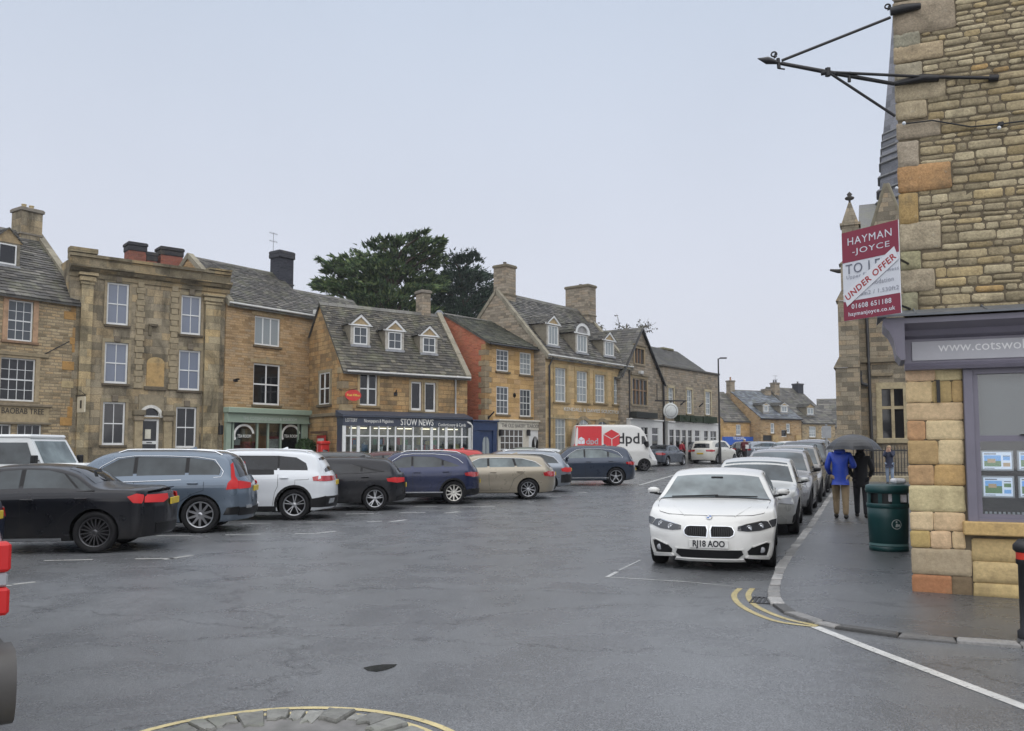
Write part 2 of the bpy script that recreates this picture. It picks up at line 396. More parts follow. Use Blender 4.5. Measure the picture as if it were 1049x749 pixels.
# ------------------------------------------------------------------ pavement with granite kerb
def KH(x, y):      # dropped kerb round the corner, full height along the parked cars
    t = min(1, max(0, (y-9.3)/2.2)); return .028+.075*t*t*(3-2*t)
kp = [(1230, 676), (1120, 669), (1049, 664.5), (985, 660), (925, 654.5), (880, 649), (840, 641.5), (808, 632), (791, 621), (786.5, 610), (792, 594), (806, 572), (826, 545), (838, 527), (846, 515), (853, 506), (858.5, 499.5), (862, 494)]
kg = [G2(p[0], p[1]) for p in kp]; d_ = (Vector(kg[-1])-Vector(kg[-3])).normalized()
kg.append(tuple(Vector(kg[-1])+d_*14)); kg.append(tuple(Vector(kg[-2])+d_*45))
KP = smoothpath(kg, 8)
def offs(path, w):
    out = []
    for i, p in enumerate(path):
        d = (path[min(i+1, len(path)-1)]-path[max(i-1, 0)]).normalized(); out.append(p+Vector((d.y, -d.x))*w)
    return out
inner = offs(KP, .13)
outl = [tuple(q) for q in inner]+[(60, 75), (60, -2)]
struct(sheet('pavement', outl, KH, M_pave, .5))
M_kerb = tinted('granite kerb', .5, 24, .3, .5, ((.06, .06, .06), .5, 5), .45)
kb = MB(); s_acc = 0; i = 0; rr = random.Random(3)
seglen = [0]
for a, b in zip(KP, KP[1:]): seglen.append(seglen[-1]+(b-a).length)
def along(path, sl, s):
    for i in range(len(sl)-1):
        if sl[i+1] >= s: t = (s-sl[i])/(sl[i+1]-sl[i]+1e-9); return path[i].lerp(path[i+1], t), (path[i+1]-path[i]).normalized()
    return path[-1], (path[-1]-path[-2]).normalized()
s = 0.0
while s < seglen[-1]-.6:
    pxm, dd = along(KP, seglen, s); near = pxm.y < 24
    L = (rr.uniform(.28, .5) if pxm.y > 8.8 else rr.uniform(.22, .6)) if near else rr.uniform(.8, 1.2)
    a, da = along(KP, seglen, s+.006); b, db = along(KP, seglen, s+L-.006); na = Vector((da.y, -da.x)); nb = Vector((db.y, -db.x))
    dropped = pxm.y < 9.2
    tone = rr.uniform(.16, .34) if not dropped else rr.choice([.1, .13, .2, .07, .24])
    hh = KH(pxm.x, pxm.y)+.003+rr.uniform(-.006, .005)
    jw = rr.uniform(-.012, .012)
    pts = [a+na*jw, b+nb*jw, b+nb*.14, a+na*.14]; c = .012; vv = []
    for z, ins in ((-.05, 0), (hh-c, 0), (hh, c)):
        for k, q in enumerate(pts):
            ctr = (pts[0]+pts[1]+pts[2]+pts[3])/4; qq = q+(ctr-q).normalized()*ins*1.4; vv.append((qq.x, qq.y, gz(qq.x, qq.y)+z))
    kb.add(vv, [(0, 1, 5, 4), (1, 2, 6, 5), (2, 3, 7, 6), (3, 0, 4, 7), (4, 5, 9, 8), (5, 6, 10, 9), (6, 7, 11, 10), (7, 4, 8, 11), (8, 9, 10, 11)], 0, (tone, tone*.98, tone*.95))
    s += L
struct(kb.build('kerb', M_kerb, recalc=True))
# pothole and manhole frame in the pavement
M_dark = plain('wet pothole', (.016, .016, .017), .12)
ph = [(372, 684.5), (380, 682.5), (392, 681), (407, 680.7), (404, 683.5), (396, 686.5), (386, 688.5), (377, 687.5)]
struct(sheet('pothole', [G2(*p) for p in ph], .003, M_dark))
dr = MB(); p = on_ground(779, 616, 0)
# gully grate by the kerb
gr = thing('drain_grate', 'small dark iron drain grate in the gutter at the kerb corner', 'drain', (p.x+.03, p.y+.03, .0), R(-22))
M_iron = plain('black iron', (.02, .02, .022), .45, .3)
f = MB(); f.box(-.12, .12, -.2, -.18, .001, .010); f.box(-.12, .12, .18, .2, .001, .010); f.box(-.12, -.10, -.179, .179, .001, .010); f.box(.10, .12, -.179, .179, .001, .010); f.build('frame', M_iron, gr)
f = MB()
for k in range(4): f.box(-.085+.048*k, -.06+.048*k, -.178, .178, .001, .009)
f.build('bars', M_iron, gr)
# ------------------------------------------------------------------ traffic island at the bottom edge
c0 = Vector((-1.48, 3.12)); 
Pm = [G2(*q) for q in ((150, 749), (200, 737.5), (250, 730), (300, 726), (350, 726.3), (400, 732.5), (460, 749))]
def circ(p1, p2, p3):
    ax, ay = p1; bx, by = p2; cx, cy = p3; d = 2*(ax*(by-cy)+bx*(cy-ay)+cx*(ay-by))
    ux = ((ax*ax+ay*ay)*(by-cy)+(bx*bx+by*by)*(cy-ay)+(cx*cx+cy*cy)*(ay-by))/d
    uy = ((ax*ax+ay*ay)*(cx-bx)+(bx*bx+by*by)*(ax-cx)+(cx*cx+cy*cy)*(bx-ax))/d
    return Vector((ux, uy)), math.hypot(ax-ux, ay-uy)
c0, r0 = circ(Pm[0], Pm[3], Pm[6])
print('island', c0, r0)
mk = MB()
for rr_ in (r0, r0-.105):
    strip(mk, [(c0.x+rr_*math.cos(t*math.pi/60), c0.y+rr_*math.sin(t*math.pi/60)) for t in range(121)], .05, .004, (.62, .52, .26))
struct(mk.build('island_yellow_lines', M_line))
M_conc = plain('island concrete', (.16, .155, .15), .6, var=.25, scale=5, bump=.5, dirt=((.05, .06, .045), .6))
ri = r0-.16
o = sheet('island_infill', [(c0.x+(ri-.15)*math.cos(t*math.pi/40), c0.y+(ri-.15)*math.sin(t*math.pi/40)) for t in range(80)], .035, M_conc, 5, side=.05); struct(o)
kb = MB(); rr = random.Random(11); t = 0.0
while t < 2*math.pi-.03:
    dt = rr.uniform(.10, .24); 
    if t+dt > 2*math.pi: dt = 2*math.pi-t
    ro = ri-rr.uniform(0, .03); rn = ri-rr.uniform(.15, .27); n = 4; tn = rr.uniform(.10, .26)
    top = rr.uniform(.035, .06); vo = []
    ring = [(t+.008+(dt-.016)*k/n, ro+rr.uniform(-.012, .012)) for k in range(n+1)]+[(t+.008+(dt-.016)*k/n, rn+rr.uniform(-.03, .03)) for k in range(n, -1, -1)]
    cx_ = sum(math.cos(a)*r for a, r in ring)/len(ring); cy_ = sum(math.sin(a)*r for a, r in ring)/len(ring); m_ = len(ring)
    for z, k_ in ((-.01, 1), (top-.012, 1), (top, .93)):
        for a, r in ring: vo.append((c0.x+cx_+(math.cos(a)*r-cx_)*k_, c0.y+cy_+(math.sin(a)*r-cy_)*k_, z+rr.uniform(-.003, .003)))
    fs = []
    for L_ in range(2):
        for k in range(m_): fs.append((L_*m_+k, L_*m_+(k+1) % m_, (L_+1)*m_+(k+1) % m_, (L_+1)*m_+k))
    fs.append(tuple(range(2*m_, 3*m_))); kb.add(vo, fs, 0, (tn, tn*1.0, tn*.93)); t += dt
struct(kb.build('island_kerb', tinted('split island stones', .55, 16, .4, .9, ((.06, .08, .035), .6, 4)), recalc=True))
# ================================================================== BUILDINGS
OC = (.40, .235, .085); OC2 = (.33, .21, .095); PA = (.42, .335, .19); GB = (.25, .20, .13); GR = (.19, .165, .125)
S_A = stone('pale rubble', ((.25, .19, .105), (.38, .30, .17), (.34, .24, .12)), (.26, .215, .145), .36, .13, .02, stainamt=.5, warp=.05, staincut=.46)
S_B = stone('stained ashlar', ((.235, .195, .12), (.31, .26, .165), (.33, .245, .125)), (.20, .165, .11), .7, .33, .006, stain=(.05, .045, .035), stainamt=.85, warp=.012, bumpd=.012, staincut=.42)
S_C = stone('ochre coursed stone', ((.34, .215, .095), (.42, .28, .135), (.30, .225, .13)), (.29, .205, .11), .36, .12, .014, stainamt=.5, warp=.035, staincut=.46)
S_D = stone('ochre rubble', ((.27, .18, .09), (.40, .265, .115), (.31, .18, .07)), (.24, .17, .09), .5, .22, .016, stain=(.10, .08, .05), stainamt=.75, warp=.03, staincut=.44)
S_E = stone('orange squared stone', ((.42, .26, .10), (.48, .31, .125), (.38, .25, .12)), (.34, .23, .11), .6, .27, .010, stainamt=.35, warp=.02)
S_F = stone('yellow ashlar', ((.38, .27, .125), (.45, .33, .165), (.40, .265, .11)), (.33, .245, .13), .75, .34, .007, stain=(.20, .16, .10), stainamt=.45, warp=.01)
S_G = stone('grey brown rubble', ((.22, .185, .13), (.30, .255, .18), (.25, .195, .125)), (.2, .17, .12), .42, .16, .015, stainamt=.5, warp=.04)
S_BR = stone('red brick', ((.34, .10, .05), (.42, .135, .065), (.30, .085, .05)), (.33, .17, .11), .225, .075, .012, stain=(.30, .20, .13), stainamt=.5, warp=.01, bumpd=.008)
S_CH = stone('church stone', ((.18, .155, .105), (.26, .22, .145), (.25, .19, .11)), (.18, .15, .105), .5, .22, .010, stain=(.05, .043, .032), stainamt=.75, warp=.02)
S_DRESS = tinted('dressed stone', .9, 7, .22, .5, ((.10, .085, .06), .55, 2.2))
M_slate = tinted('stone slate', .62, 9, .3, .7, ((.15, .155, .09), .5, 1.4), .4)
M_lead = plain('lead', (.13, .14, .155), .45, .2, bump=.2)
M_wwood = plain('white painted timber', (.66, .67, .66), .45, var=.06, bump=.1)
M_pipe_w = plain('pale downpipe', (.50, .50, .48), .5)
M_pipe_b = plain('black downpipe', (.02, .02, .022), .4)
P_dark = glassy('dark pane', (.008, .009, .011), .05, 1.6, .02)
P_blue = glassy('blind behind pane', (.13, .155, .21), .12, 1.6)
P_curt = glassy('net curtain behind pane', (.27, .30, .31), .2, 1.5)
P_mid = glassy('dim pane', (.06, .07, .08), .06, 1.6, .03)
DST = (.36, .285, .17); DST2 = (.27, .235, .16); DSTP = (.45, .34, .22)
class House:
    def __init__(s, name, label, pL, YL, pR, YR, depth, wall, cat='house', group=None):
        a = at_y(pL, 460, YL); b = at_y(pR, 460, YR); s.a = Vector((a.x, a.y, 0)); s.b = Vector((b.x, b.y, 0))
        s.z0 = gz(a.x, a.y)-.1; s.a.z = s.z0; d = Vector((b.x-a.x, b.y-a.y, 0)); s.W = d.length; s.d = d.normalized()
        s.rz = math.atan2(s.d.y, s.d.x); s.n = Vector((s.d.y, -s.d.x, 0)); s.D = depth; s.wall = wall
        s.root = thing(name, label, cat, s.a, s.rz, group); s.holes = []; s.Mi = (Matrix.Translation(s.a) @ Matrix.Rotation(s.rz, 4, 'Z')).inverted()
    def hit(s, px, py, v=0.0):     # photograph pixel -> (u, z) on the plane local y = v
        o = s.Mi @ EP; d = s.Mi.to_3x3() @ ray(px, py); t = (v-o.y)/d.y; p = o+d*t; return p.x, p.z
    def rect(s, x0, y0, x1, y1, v=0.0):
        ym = (y0+y1)/2; xm = (x0+x1)/2
        return s.hit(x0, ym, v)[0], s.hit(x1, ym, v)[0], s.hit(xm, y1, v)[1], s.hit(xm, y0, v)[1]
    def roofhit(s, px, py):
        o = s.Mi @ EP; d = s.Mi.to_3x3() @ ray(px, py); k = (s.zr-s.ze)/s.hd
        t = (o.z-s.ze-k*o.y)/(k*d.y-d.z); return o+d*t
    def part(s, mb, name, mats, parent=None, **k): return mb.build(name, mats, parent or s.root, **k)
    def walls(s, ze, zr=None, gable=True, side_mat=None, gL=True, gR=True, name='wall'):
        """front wall with openings, gable ends rising to the ridge, back wall"""
        s.ze = ze; s.zr = zr or ze; s.hd = s.D/2; W_, D_ = s.W, s.D; mb = MB()
        us = sorted(set([0, W_]+[q for h in s.holes for q in h[:2] if 0 < q < W_])); zs = sorted(set([0, ze]+[q for h in s.holes for q in h[2:4] if 0 < q < ze]))
        for i in range(len(us)-1):
            for j in range(len(zs)-1):
                um = (us[i]+us[i+1])/2; zm = (zs[j]+zs[j+1])/2
                if any(h[0] < um < h[1] and h[2] < zm < h[3] for h in s.holes): continue
                mb.quad((us[i], 0, zs[j]), (us[i+1], 0, zs[j]), (us[i+1], 0, zs[j+1]), (us[i], 0, zs[j+1]))
        for (u0, u1, z0, z1, dp) in s.holes:
            mb.quad((u0, 0, z0), (u0, dp, z0), (u0, dp, z1), (u0, 0, z1)); mb.quad((u1, 0, z0), (u1, 0, z1), (u1, dp, z1), (u1, dp, z0))
            mb.quad((u0, 0, z0), (u1, 0, z0), (u1, dp, z0), (u0, dp, z0)); mb.quad((u0, 0, z1), (u0, dp, z1), (u1, dp, z1), (u1, 0, z1))
        top = [(0, ze), (D_/2, s.zr), (D_, ze)] if gable and s.zr > ze else [(0, ze), (D_, ze)]
        mi = 1 if side_mat else 0
        prof = [(0, 0)]+top+[(D_, 0)]
        mb.add([(0, y, z) for y, z in prof], [tuple(range(len(prof)))], mi if gL else 0); mb.add([(W_, y, z) for y, z in prof], [tuple(range(len(prof)))[::-1]], 0)
        mb.quad((0, D_, 0), (0, D_, ze), (W_, D_, ze), (W_, D_, 0))
        # dark room behind the openings
        s.part(mb, name, [s.wall]+([side_mat] if side_mat else []))
    def slates(s, u0, u1, y0, z0, y1, z1, mb, sw=.34, rh=.20, tones=None, flip=False, jit=.02, seed=1, clipf=None):
        """stone slates course by course over the slope (y0,z0) eaves -> (y1,z1) ridge"""
        rr = random.Random(seed); L = math.hypot(y1-y0, z1-z0); n = max(2, int(L/rh)); ty = (y1-y0)/L; tz = (z1-z0)/L
        ny, nz = -tz, ty
        if nz < 0: ny, nz = -ny, -nz
        tones = tones or T_grey
        t = 0.0; k = 0
        while t < L-.02:
            h = rh*(1.25-.45*t/L)*rr.uniform(.92, 1.08); t1 = min(L, t+h); u = u0-rr.uniform(0, sw)
            while u < u1:
                w = sw*(1.2-.35*t/L)*rr.uniform(.6, 1.35); a = max(u, u0); b = min(u+w-.006, u1); u += w
                if b-a < .03: continue
                if clipf and not clipf((a+b)/2, t/L): continue
                c = rr.choice(tones); f = rr.uniform(.55, 1.4); c = tuple(q*f for q in c); j0 = rr.uniform(-jit, jit); th = .022+rr.uniform(0, .014)
                def P(uu, tt, o): return (uu, y0+ty*tt+ny*o, z0+tz*tt+nz*o)
                tb = t1+.04 if t1 < L else t1; j1 = j0+rr.uniform(-.008, .008)
                mb.add([P(a, t+j0, th+.012), P(b, t+j1, th+.012+rr.uniform(-.006, .01)), P(b, tb, .010), P(a, tb, .010), P(a, t+j0, -.01), P(b, t+j1, -.01)],
                       [(0, 1, 2, 3) if not flip else (3, 2, 1, 0), (4, 5, 1, 0), (0, 3, 4), (1, 5, 2)], 0, c)
            t = t1; k += 1
    def roof(s, over=.18, oL=0.0, oR=0.0, ridge=True, tones=None, mat=None, seed=1, back=True, sag=0, rh=.2, sw=.34, name='roof', copL=False, copR=False):
        k = (s.zr-s.ze)/s.hd; mb = MB(); y0 = -over; z0 = s.ze-over*k+.05
        dk = (.07, .068, .062)
        mb.add([(-oL, y0, z0-.02), (s.W+oR, y0, z0-.02), (s.W+oR, s.hd, s.zr+.03), (-oL, s.hd, s.zr+.03)], [(0, 1, 2, 3)], 0, dk)
        mb.add([(-oL, y0, z0-.02), (s.W+oR, y0, z0-.02), (s.W+oR, y0, z0-.1), (-oL, y0, z0-.1), (-oL, 0.02, s.ze-.06), (s.W+oR, .02, s.ze-.06)], [(0, 3, 2, 1), (3, 4, 5, 2)], 0, dk)
        s.slates(-oL, s.W+oR, y0, z0, s.hd, s.zr+.03, mb, tones=tones, seed=seed, rh=rh, sw=sw)
        if back:
            mb.add([(-oL, s.D+over, z0-.02), (s.W+oR, s.D+over, z0-.02), (s.W+oR, s.hd, s.zr+.03), (-oL, s.hd, s.zr+.03)], [(3, 2, 1, 0)], 0, (.1, .1, .095))
            for e in (-oL, s.W+oR): mb.add([(e, y0, z0-.1), (e, y0, z0), (e, s.hd, s.zr+.03), (e, s.D+over, z0), (e, s.D+over, z0-.1), (e, s.hd, s.zr-.08)], [(0, 1, 2, 5), (5, 2, 3, 4)], 0, dk)
        r_ = s.part(mb, name, mat or M_slate); s.roofo = r_
        if ridge:
            mb = MB(); u = -oL; rr = random.Random(seed)
            while u < s.W+oR-.05:
                w = min(.5, s.W+oR-u); t = rr.uniform(.09, .15)
                mb.add([(u, s.hd-.17, s.zr-.10), (u+w-.01, s.hd-.17, s.zr-.10), (u+w-.01, s.hd, s.zr+.1), (u, s.hd, s.zr+.1), (u, s.hd+.17, s.zr-.10), (u+w-.01, s.hd+.17, s.zr-.10)], [(0, 1, 2, 3), (3, 2, 5, 4), (0, 3, 4), (1, 5, 2)], 0, (t, t*.97, t*.88)); u += w
            mb.build('ridge_tiles', M_slate, r_)
        for flag, e0, e1 in ((copL, -oL-.06, -oL+.26), (copR, s.W+oR-.26, s.W+oR+.06)):
            if flag:
                mb = MB(); L = math.hypot(s.hd+over, s.zr-z0); n = int(L/.7); rr = random.Random(5)
                for sgn in (0, 1):
                    for i in range(n):
                        t0, t1 = i/n, (i+1)/n-.006; f = rr.uniform(.85, 1.15)
                        def Q(t, o): 
                            y = y0+(s.hd-y0)*t; z = z0+(s.zr+.03-z0)*t+o
                            return (y if not sgn else s.D-y, z)
                        a = Q(t0, -.1); b = Q(t1, -.1); c = Q(t1, .2); d = Q(t0, .2)
                        mb.add([(e, *q) for e in (e0, e1) for q in (a, b, c, d)], [(0, 1, 2, 3), (7, 6, 5, 4), (3, 2, 6, 7), (0, 4, 5, 1), (0, 3, 7, 4), (1, 5, 6, 2)], 0, tuple(q*f for q in (.24, .22, .17)))
                mb.build('coping', S_DRESS, r_, recalc=True)
        return r_
    def surround(s, u0, u1, z0, z1, win, w=.14, proud=.035, col=DST, sill=True, mat=None, sillonly=False):
        if not sillonly:
            mb = MB(); mb.box(u0-w, u0-.002, -proud, .06, z0, z1, 0, col); mb.box(u1+.002, u1+w, -proud, .06, z0, z1, 0, col); mb.box(u0-w, u1+w, -proud-.003, .06, z1+.002, z1+w*1.15, 0, col)
            mb.build('surround', mat or S_DRESS, win)
        if sill: mb = MB(); mb.cbox(u0-w-.04, u1+w+.04, -proud-.07, .08, z0-.11, z0-.002, .01, 0, tuple(q*.6 for q in col)); mb.build('sill', S_DRESS, win)
    def window(s, px, cols=2, rows=2, pane=P_dark, fr=.055, gb=.022, v=0.0, rec=.10, sash=True, sur=.14, scol=DST, sill=True, arch=False, name='window', mat=None, hole=True, uz=None, mul=False, sillonly=False, parent=None):
        u0, u1, z0, z1 = uz or s.rect(*px, v); m = mat or M_wwood
        if hole: s.holes.append((u0, u1, z0, z1, v+rec+.08))
        y = v+rec; mb = MB(); mb.box(u0, u0+fr, y-.03, y+.04, z0, z1); mb.box(u1-fr, u1, y-.03, y+.04, z0, z1)
        mb.box(u0+fr, u1-fr, y-.029, y+.04, z0, z0+fr*1.3); mb.box(u0+fr, u1-fr, y-.029, y+.04, z1-fr, z1)
        if sash: zm = (z0+z1)/2; mb.box(u0+fr, u1-fr, y-.026, y+.03, zm-.025, zm+.025)
        for i in range(1, cols): uu = u0+fr+(u1-u0-2*fr)*i/cols; g_ = .05 if mul else gb/2; mb.box(uu-g_, uu+g_, y-.02-(.02 if mul else 0), y+.02, z0+fr, z1-fr)
        for j in range(1, rows):
            if sash and abs(j/rows-.5) < .01: continue
            zz = z0+fr+(z1-z0-2*fr)*j/rows; mb.box(u0+fr, u1-fr, y-.018, y+.018, zz-gb/2, zz+gb/2)
        w = mb.build(name, m, parent or s.root, uv=False)
        mb = MB(); mb.box(u0+fr*.5, u1-fr*.5, y+.005, y+.012, z0+fr*.5, z1-fr*.5); mb.build('pane', pane, w, uv=False)
        if sur: s.surround(u0, u1, z0, z1, w, sur, col=scol, sill=sill)
        elif sill: s.surround(u0, u1, z0, z1, w, .05, col=scol, sill=True, sillonly=True)
        return w
    def dormer(s, px, kind='tri', cols=2, rows=2, pane=P_mid, cheek=(.2, .18, .14), label=None, white=True, ov=.16, pitch=1.15, seed=4):
        xm = (px[0]+px[2])/2; b = s.roofhit(xm, px[3]+3); v = b.y; u0, u1, z0, z1 = s.rect(*px, v); k = (s.zr-s.ze)/s.hd
        wd = .16; a0, a1 = u0-wd, u1+wd; um = (u0+u1)/2; hw = (a1-a0)/2; zt = z1+.10; rise = hw*pitch
        # front face and cheeks
        mb = MB(); zb = s.ze+k*v-.05
        vb = (zt-s.ze)/k
        mb.add([(a0, v, zb), (a0, v, zt), (a0, vb, zt)], [(0, 1, 2)], 0, cheek); mb.add([(a1, v, zb), (a1, vb, zt), (a1, v, zt)], [(0, 1, 2)], 0, cheek)
        fc = (.5, .5, .48) if white else (.3, .24, .15)
        for x0_, x1_, y0_, y1_ in ((a0, u0, zb, zt), (u1, a1, zb, zt), (u0, u1, zb, z0), (u0, u1, z1, zt)): mb.quad((x0_, v, y0_), (x1_, v, y0_), (x1_, v, y1_), (x0_, v, y1_), 0, cheek if not white else (.42, .40, .36))
        d = mb.build('dormer', S_DRESS, s.root)
        w = s.window(None, cols, rows, pane, .05, .025, uz=(u0, u1, z0, z1), v=v, rec=-.01, sur=0, sill=False, hole=False, sash=False, parent=d)
        mb = MB(); mb.box(a0, a1, v-.1, v+.02, z0-.14, z0-.02, 0, (.3, .31, .33)); mb.build('sill', S_DRESS, w)
        # pediment
        if kind == 'arch': arc = [(um+(hw+ov)*math.cos(t*math.pi/10), zt+(hw+ov)*.8*math.sin(t*math.pi/10)) for t in range(11)]; apex = zt+(hw+ov)*.8
        else: arc = [(a1+ov, zt-.02), (um, zt+rise), (a0-ov, zt-.02)]; apex = zt+rise
        mb = MB(); inn = [(um+(p[0]-um)*.72, zt+.02+(p[1]-zt)*.66) for p in arc]
        mb.prism(arc, lambda p, q, t: (p, t, q), v-.02, v+.02, 0, (.38, .29, .17) if kind == 'tri' else (.3, .3, .3))
        if white:
            n = len(arc)
            for i in range(n-1):
                q = [arc[i], arc[i+1], inn[i+1], inn[i]]; mb.prism(q, lambda p, q_, t: (p, t, q_), v-.10, v-.021, 1)
            mb.box(a0-ov, a1+ov, v-.1, v-.021, zt-.05, zt+.02, 1)
        p_ = mb.build('pediment', [S_DRESS, M_wwood], d, recalc=True)
        mb = MB(); tones = ((.08, .075, .068), (.055, .054, .052), (.11, .105, .09))
        # little roof running back into the main slope
        def back(z): return (z-s.ze)/k
        for sg in (1, -1):
            e = um+sg*(hw+ov); n_ = 6; rr = random.Random(seed)
            for i in range(n_):
                t0, t1 = i/n_, (i+1)/n_
                if kind == 'arch': pt = lambda t: (um+sg*(hw+ov)*math.cos(t*math.pi/2), zt+(hw+ov)*.8*math.sin(t*math.pi/2))
                else: pt = lambda t: (e+(um-e)*t, zt-.02+(rise+.02)*t)
                (xa, za), (xb, zb_) = pt(t0), pt(t1); y = v-.12
                while y < back(zb_)+.05:
                    y1 = y+rr.uniform(.2, .4); ya = min(y1-.005, back(zb_)+.1); c = rr.choice(tones); o = rr.uniform(.015, .03)
                    mb.add([(xa, y, za+o+.03), (xa, ya, za+o+.03), (xb, ya, zb_+o), (xb, y, zb_+o), (xa, y, za-.02), (xb, y, zb_-.03)], [(0, 1, 2, 3), (0, 3, 5, 4)], 0, c); y = y1
        mb.build('dormer_roof', M_slate, d, recalc=False)
        return d
    def fascia_text(s, name, body, px0, px1, py, h, mat, v, dx=0, bold=0):
        xa, _ = s.hit(px0, py, v); xb, za = s.hit((px0+px1)/2, py, v); xc, _ = s.hit(px1, py, v)
        me = text_mesh(body, 1.0, .006, bold=bold); wv = [q.co.x for q in me.vertices]; w = max(wv)-min(wv); c = (max(wv)+min(wv))/2
        me.transform(Matrix.Translation((-c, 0, 0))); me.transform(Matrix.Diagonal((abs(xc-xa)/w, h, 1, 1)))
        me.transform(frame(((xa+xc)/2, v-.008, za), (1, 0, 0), (0, 0, 1), (0, -1, 0))); me.materials.clear(); me.materials.append(mat)
        return me
def chimney_stack(h, u, y, z0, z1, w, d, wall, pots=2, cap=(.2, .18, .15), potcol=(.35, .2, .12), capmat=None, bands=True, col=(1, 1, 1), poth=.35, parent=None):
    mb = MB(); mb.box(u-w/2, u+w/2, y-d/2, y+d/2, z0, z1-.18, 0, col); c = mb.build('chimney', wall, parent or h.root)
    mb = MB(); mb.cbox(u-w/2-.07, u+w/2+.07, y-d/2-.07, y+d/2+.07, z1-.179, z1-.04, .015, 0, cap); mb.cbox(u-w/2-.03, u+w/2+.03, y-d/2-.03, y+d/2+.03, z1-.05, z1, .01, 0, cap)
    if bands: mb.box(u-w/2-.04, u+w/2+.04, y-d/2-.04, y+d/2+.04, z0+(z1-z0)*.35, z0+(z1-z0)*.35+.08, 0, cap)
    mb.build('chimney_cap', capmat or S_DRESS, c)
    for i in range(pots):
        mb = MB(); uu = u+(i-(pots-1)/2)*.34; mb.lathe([(.0, z1), (.12, z1), (.13, z1+.04), (.1, z1+.06), (.095, z1+poth-.05), (.115, z1+poth-.03), (.115, z1+poth), (.0, z1+poth)], 12, Matrix.Translation((uu, y, 0)), 0, potcol); mb.build('chimney_pot', S_DRESS, c)
    return c
def pipe(h, pts, r, mat, name='downpipe'):
    mb = MB(); mb.tube(pts, r, 8); return mb.build(name, mat, h.root)
def aerial(h, u, y, z0, z1, sc=1.0):
    mb = MB(); mb.tube([(u, y, z0), (u, y, z1)], .02*sc, 6)
    for k in range(2):
        z = z1-.05-.45*k; mb.tube([(u-.5*sc, y, z), (u+.5*sc, y, z)], .012*sc, 5)
        for i in range(7): x = u-.45*sc+.15*i*sc; mb.tube([(x, y-.12*sc, z), (x, y+.12*sc, z)], .008*sc, 4); mb.tube([(x, y, z-.14*sc), (x, y, z+.14*sc)], .008*sc, 4)
    return mb.build('aerial', M_iron, h.root)
def gutter(h, z, u0=0, u1=None, mat=None, y=-.24, r=.055):
    mb = MB(); mb.tube([(u0, y, z), (h.W if u1 is None else u1, y, z)], r, 8); return mb.build('gutter', mat or M_pipe_b, h.root)
T_grey = ((.085, .082, .078), (.058, .056, .054), (.118, .112, .10), (.075, .07, .064))
T_brown = ((.15, .14, .12), (.10, .095, .085), (.20, .185, .155), (.13, .12, .105))
ROW = 'stone houses along the market square'
# ---------------------------------------------------------------- A: left-most house
h = House('stone_house', 'pale rubble stone house at the far left, its shop board reading BAOBAB TREE', -110, 31.6, 81.5, 37.4, 8.2, S_A, group=ROW)
ze = h.hit(40, 303)[1]
zr = ze+3.5
h.window((8, 308, 34, 349.5), 3, 4, P_mid, sur=.2, scol=(.42, .27, .17)); h.window((0, 367, 36, 411), 4, 4, P_dark, sur=.16, scol=(.35, .28, .18))
h.window((-70, 308, -44, 349.5), 3, 4, P_mid, sur=.2, scol=(.42, .27, .17)); h.window((-75, 367, -40, 411), 4, 4, P_dark, sur=.16)
h.window((-22, 434.5, 11, 475), 4, 3, P_dark, sur=0, sill=False, sash=False); h.window((17, 434.5, 42, 475), 3, 3, P_dark, sur=0, sill=False, sash=False)
h.walls(ze, zr, side_mat=None); h.roof(tones=T_grey, seed=2, copR=True, over=.25, rh=.2, sw=.3)
f = MB(); u0, z0 = h.hit(-30, 431); u1, _ = h.hit(49, 431); z1 = h.hit(20, 413.5)[1]; f.box(u0, u1, -.06, .02, z0, z1-.12, 0, (.36, .29, .18)); f.cbox(u0-.05, u1+.1, -.16, .03, z1-.119, z1, .02, 0, (.24, .2, .14)); f.cbox(u0-.05, u1+.1, -.14, .03, z0-.1, z0-.002, .02, 0, (.2, .17, .12))
f.build('shop_fascia', S_DRESS, h.root)
M_let_d = plain('dark letters', (.035, .03, .025), .5)
link('fascia_lettering', h.fascia_text('t', 'BAOBAB TREE', 1.5, 45, 421.5, .34, M_let_d, -.062), h.root)
for uu_, zz in [(h.hit(70, q)[0], h.hit(70, q)[1]) for q in (329, 346, 356, 372, 390, 404, 421)]:
    pass
qb = MB(); rr = random.Random(4); z = 0; k = 0
while z < ze-.4:
    hh = rr.uniform(.3, .5); w = rr.choice([.5, .9]) if k % 2 else rr.choice([.35, .6]); c = rr.choice([OC, OC2, PA, OC]); qb.cbox(h.W-w, h.W+.02, -.025, .3, z+.006, min(z+hh, ze-.05)-.006, .012, 0, c); z += hh; k += 1
qb.build('quoins', S_DRESS, h.root)
f = MB(); uA, zA = h.hit(20, 362.5); f.cbox(h.hit(-60, 362)[0], h.hit(50, 362)[0], -.09, .02, zA-.09, zA+.07, .02, 0, (.27, .22, .14)); f.build('string_course', S_DRESS, h.root)
chimney_stack(h, h.W-.6, h.hd, zr-.8, h.hit(46, 219, h.hd)[1], .95, .9, S_B, 2, potcol=(.42, .34, .2), poth=.22)
h.dormer((-2, 250, 16.5, 271), 'tri', 1, 1, P_dark, label=None, white=False, ov=.1)
pipe(h, [(h.hit(45, 363)[0], -.05, h.hit(45, 363)[1]), (h.hit(70, 350)[0], -.06, h.hit(70, 350)[1])], .02, M_iron, 'wall_cable')
HA = h
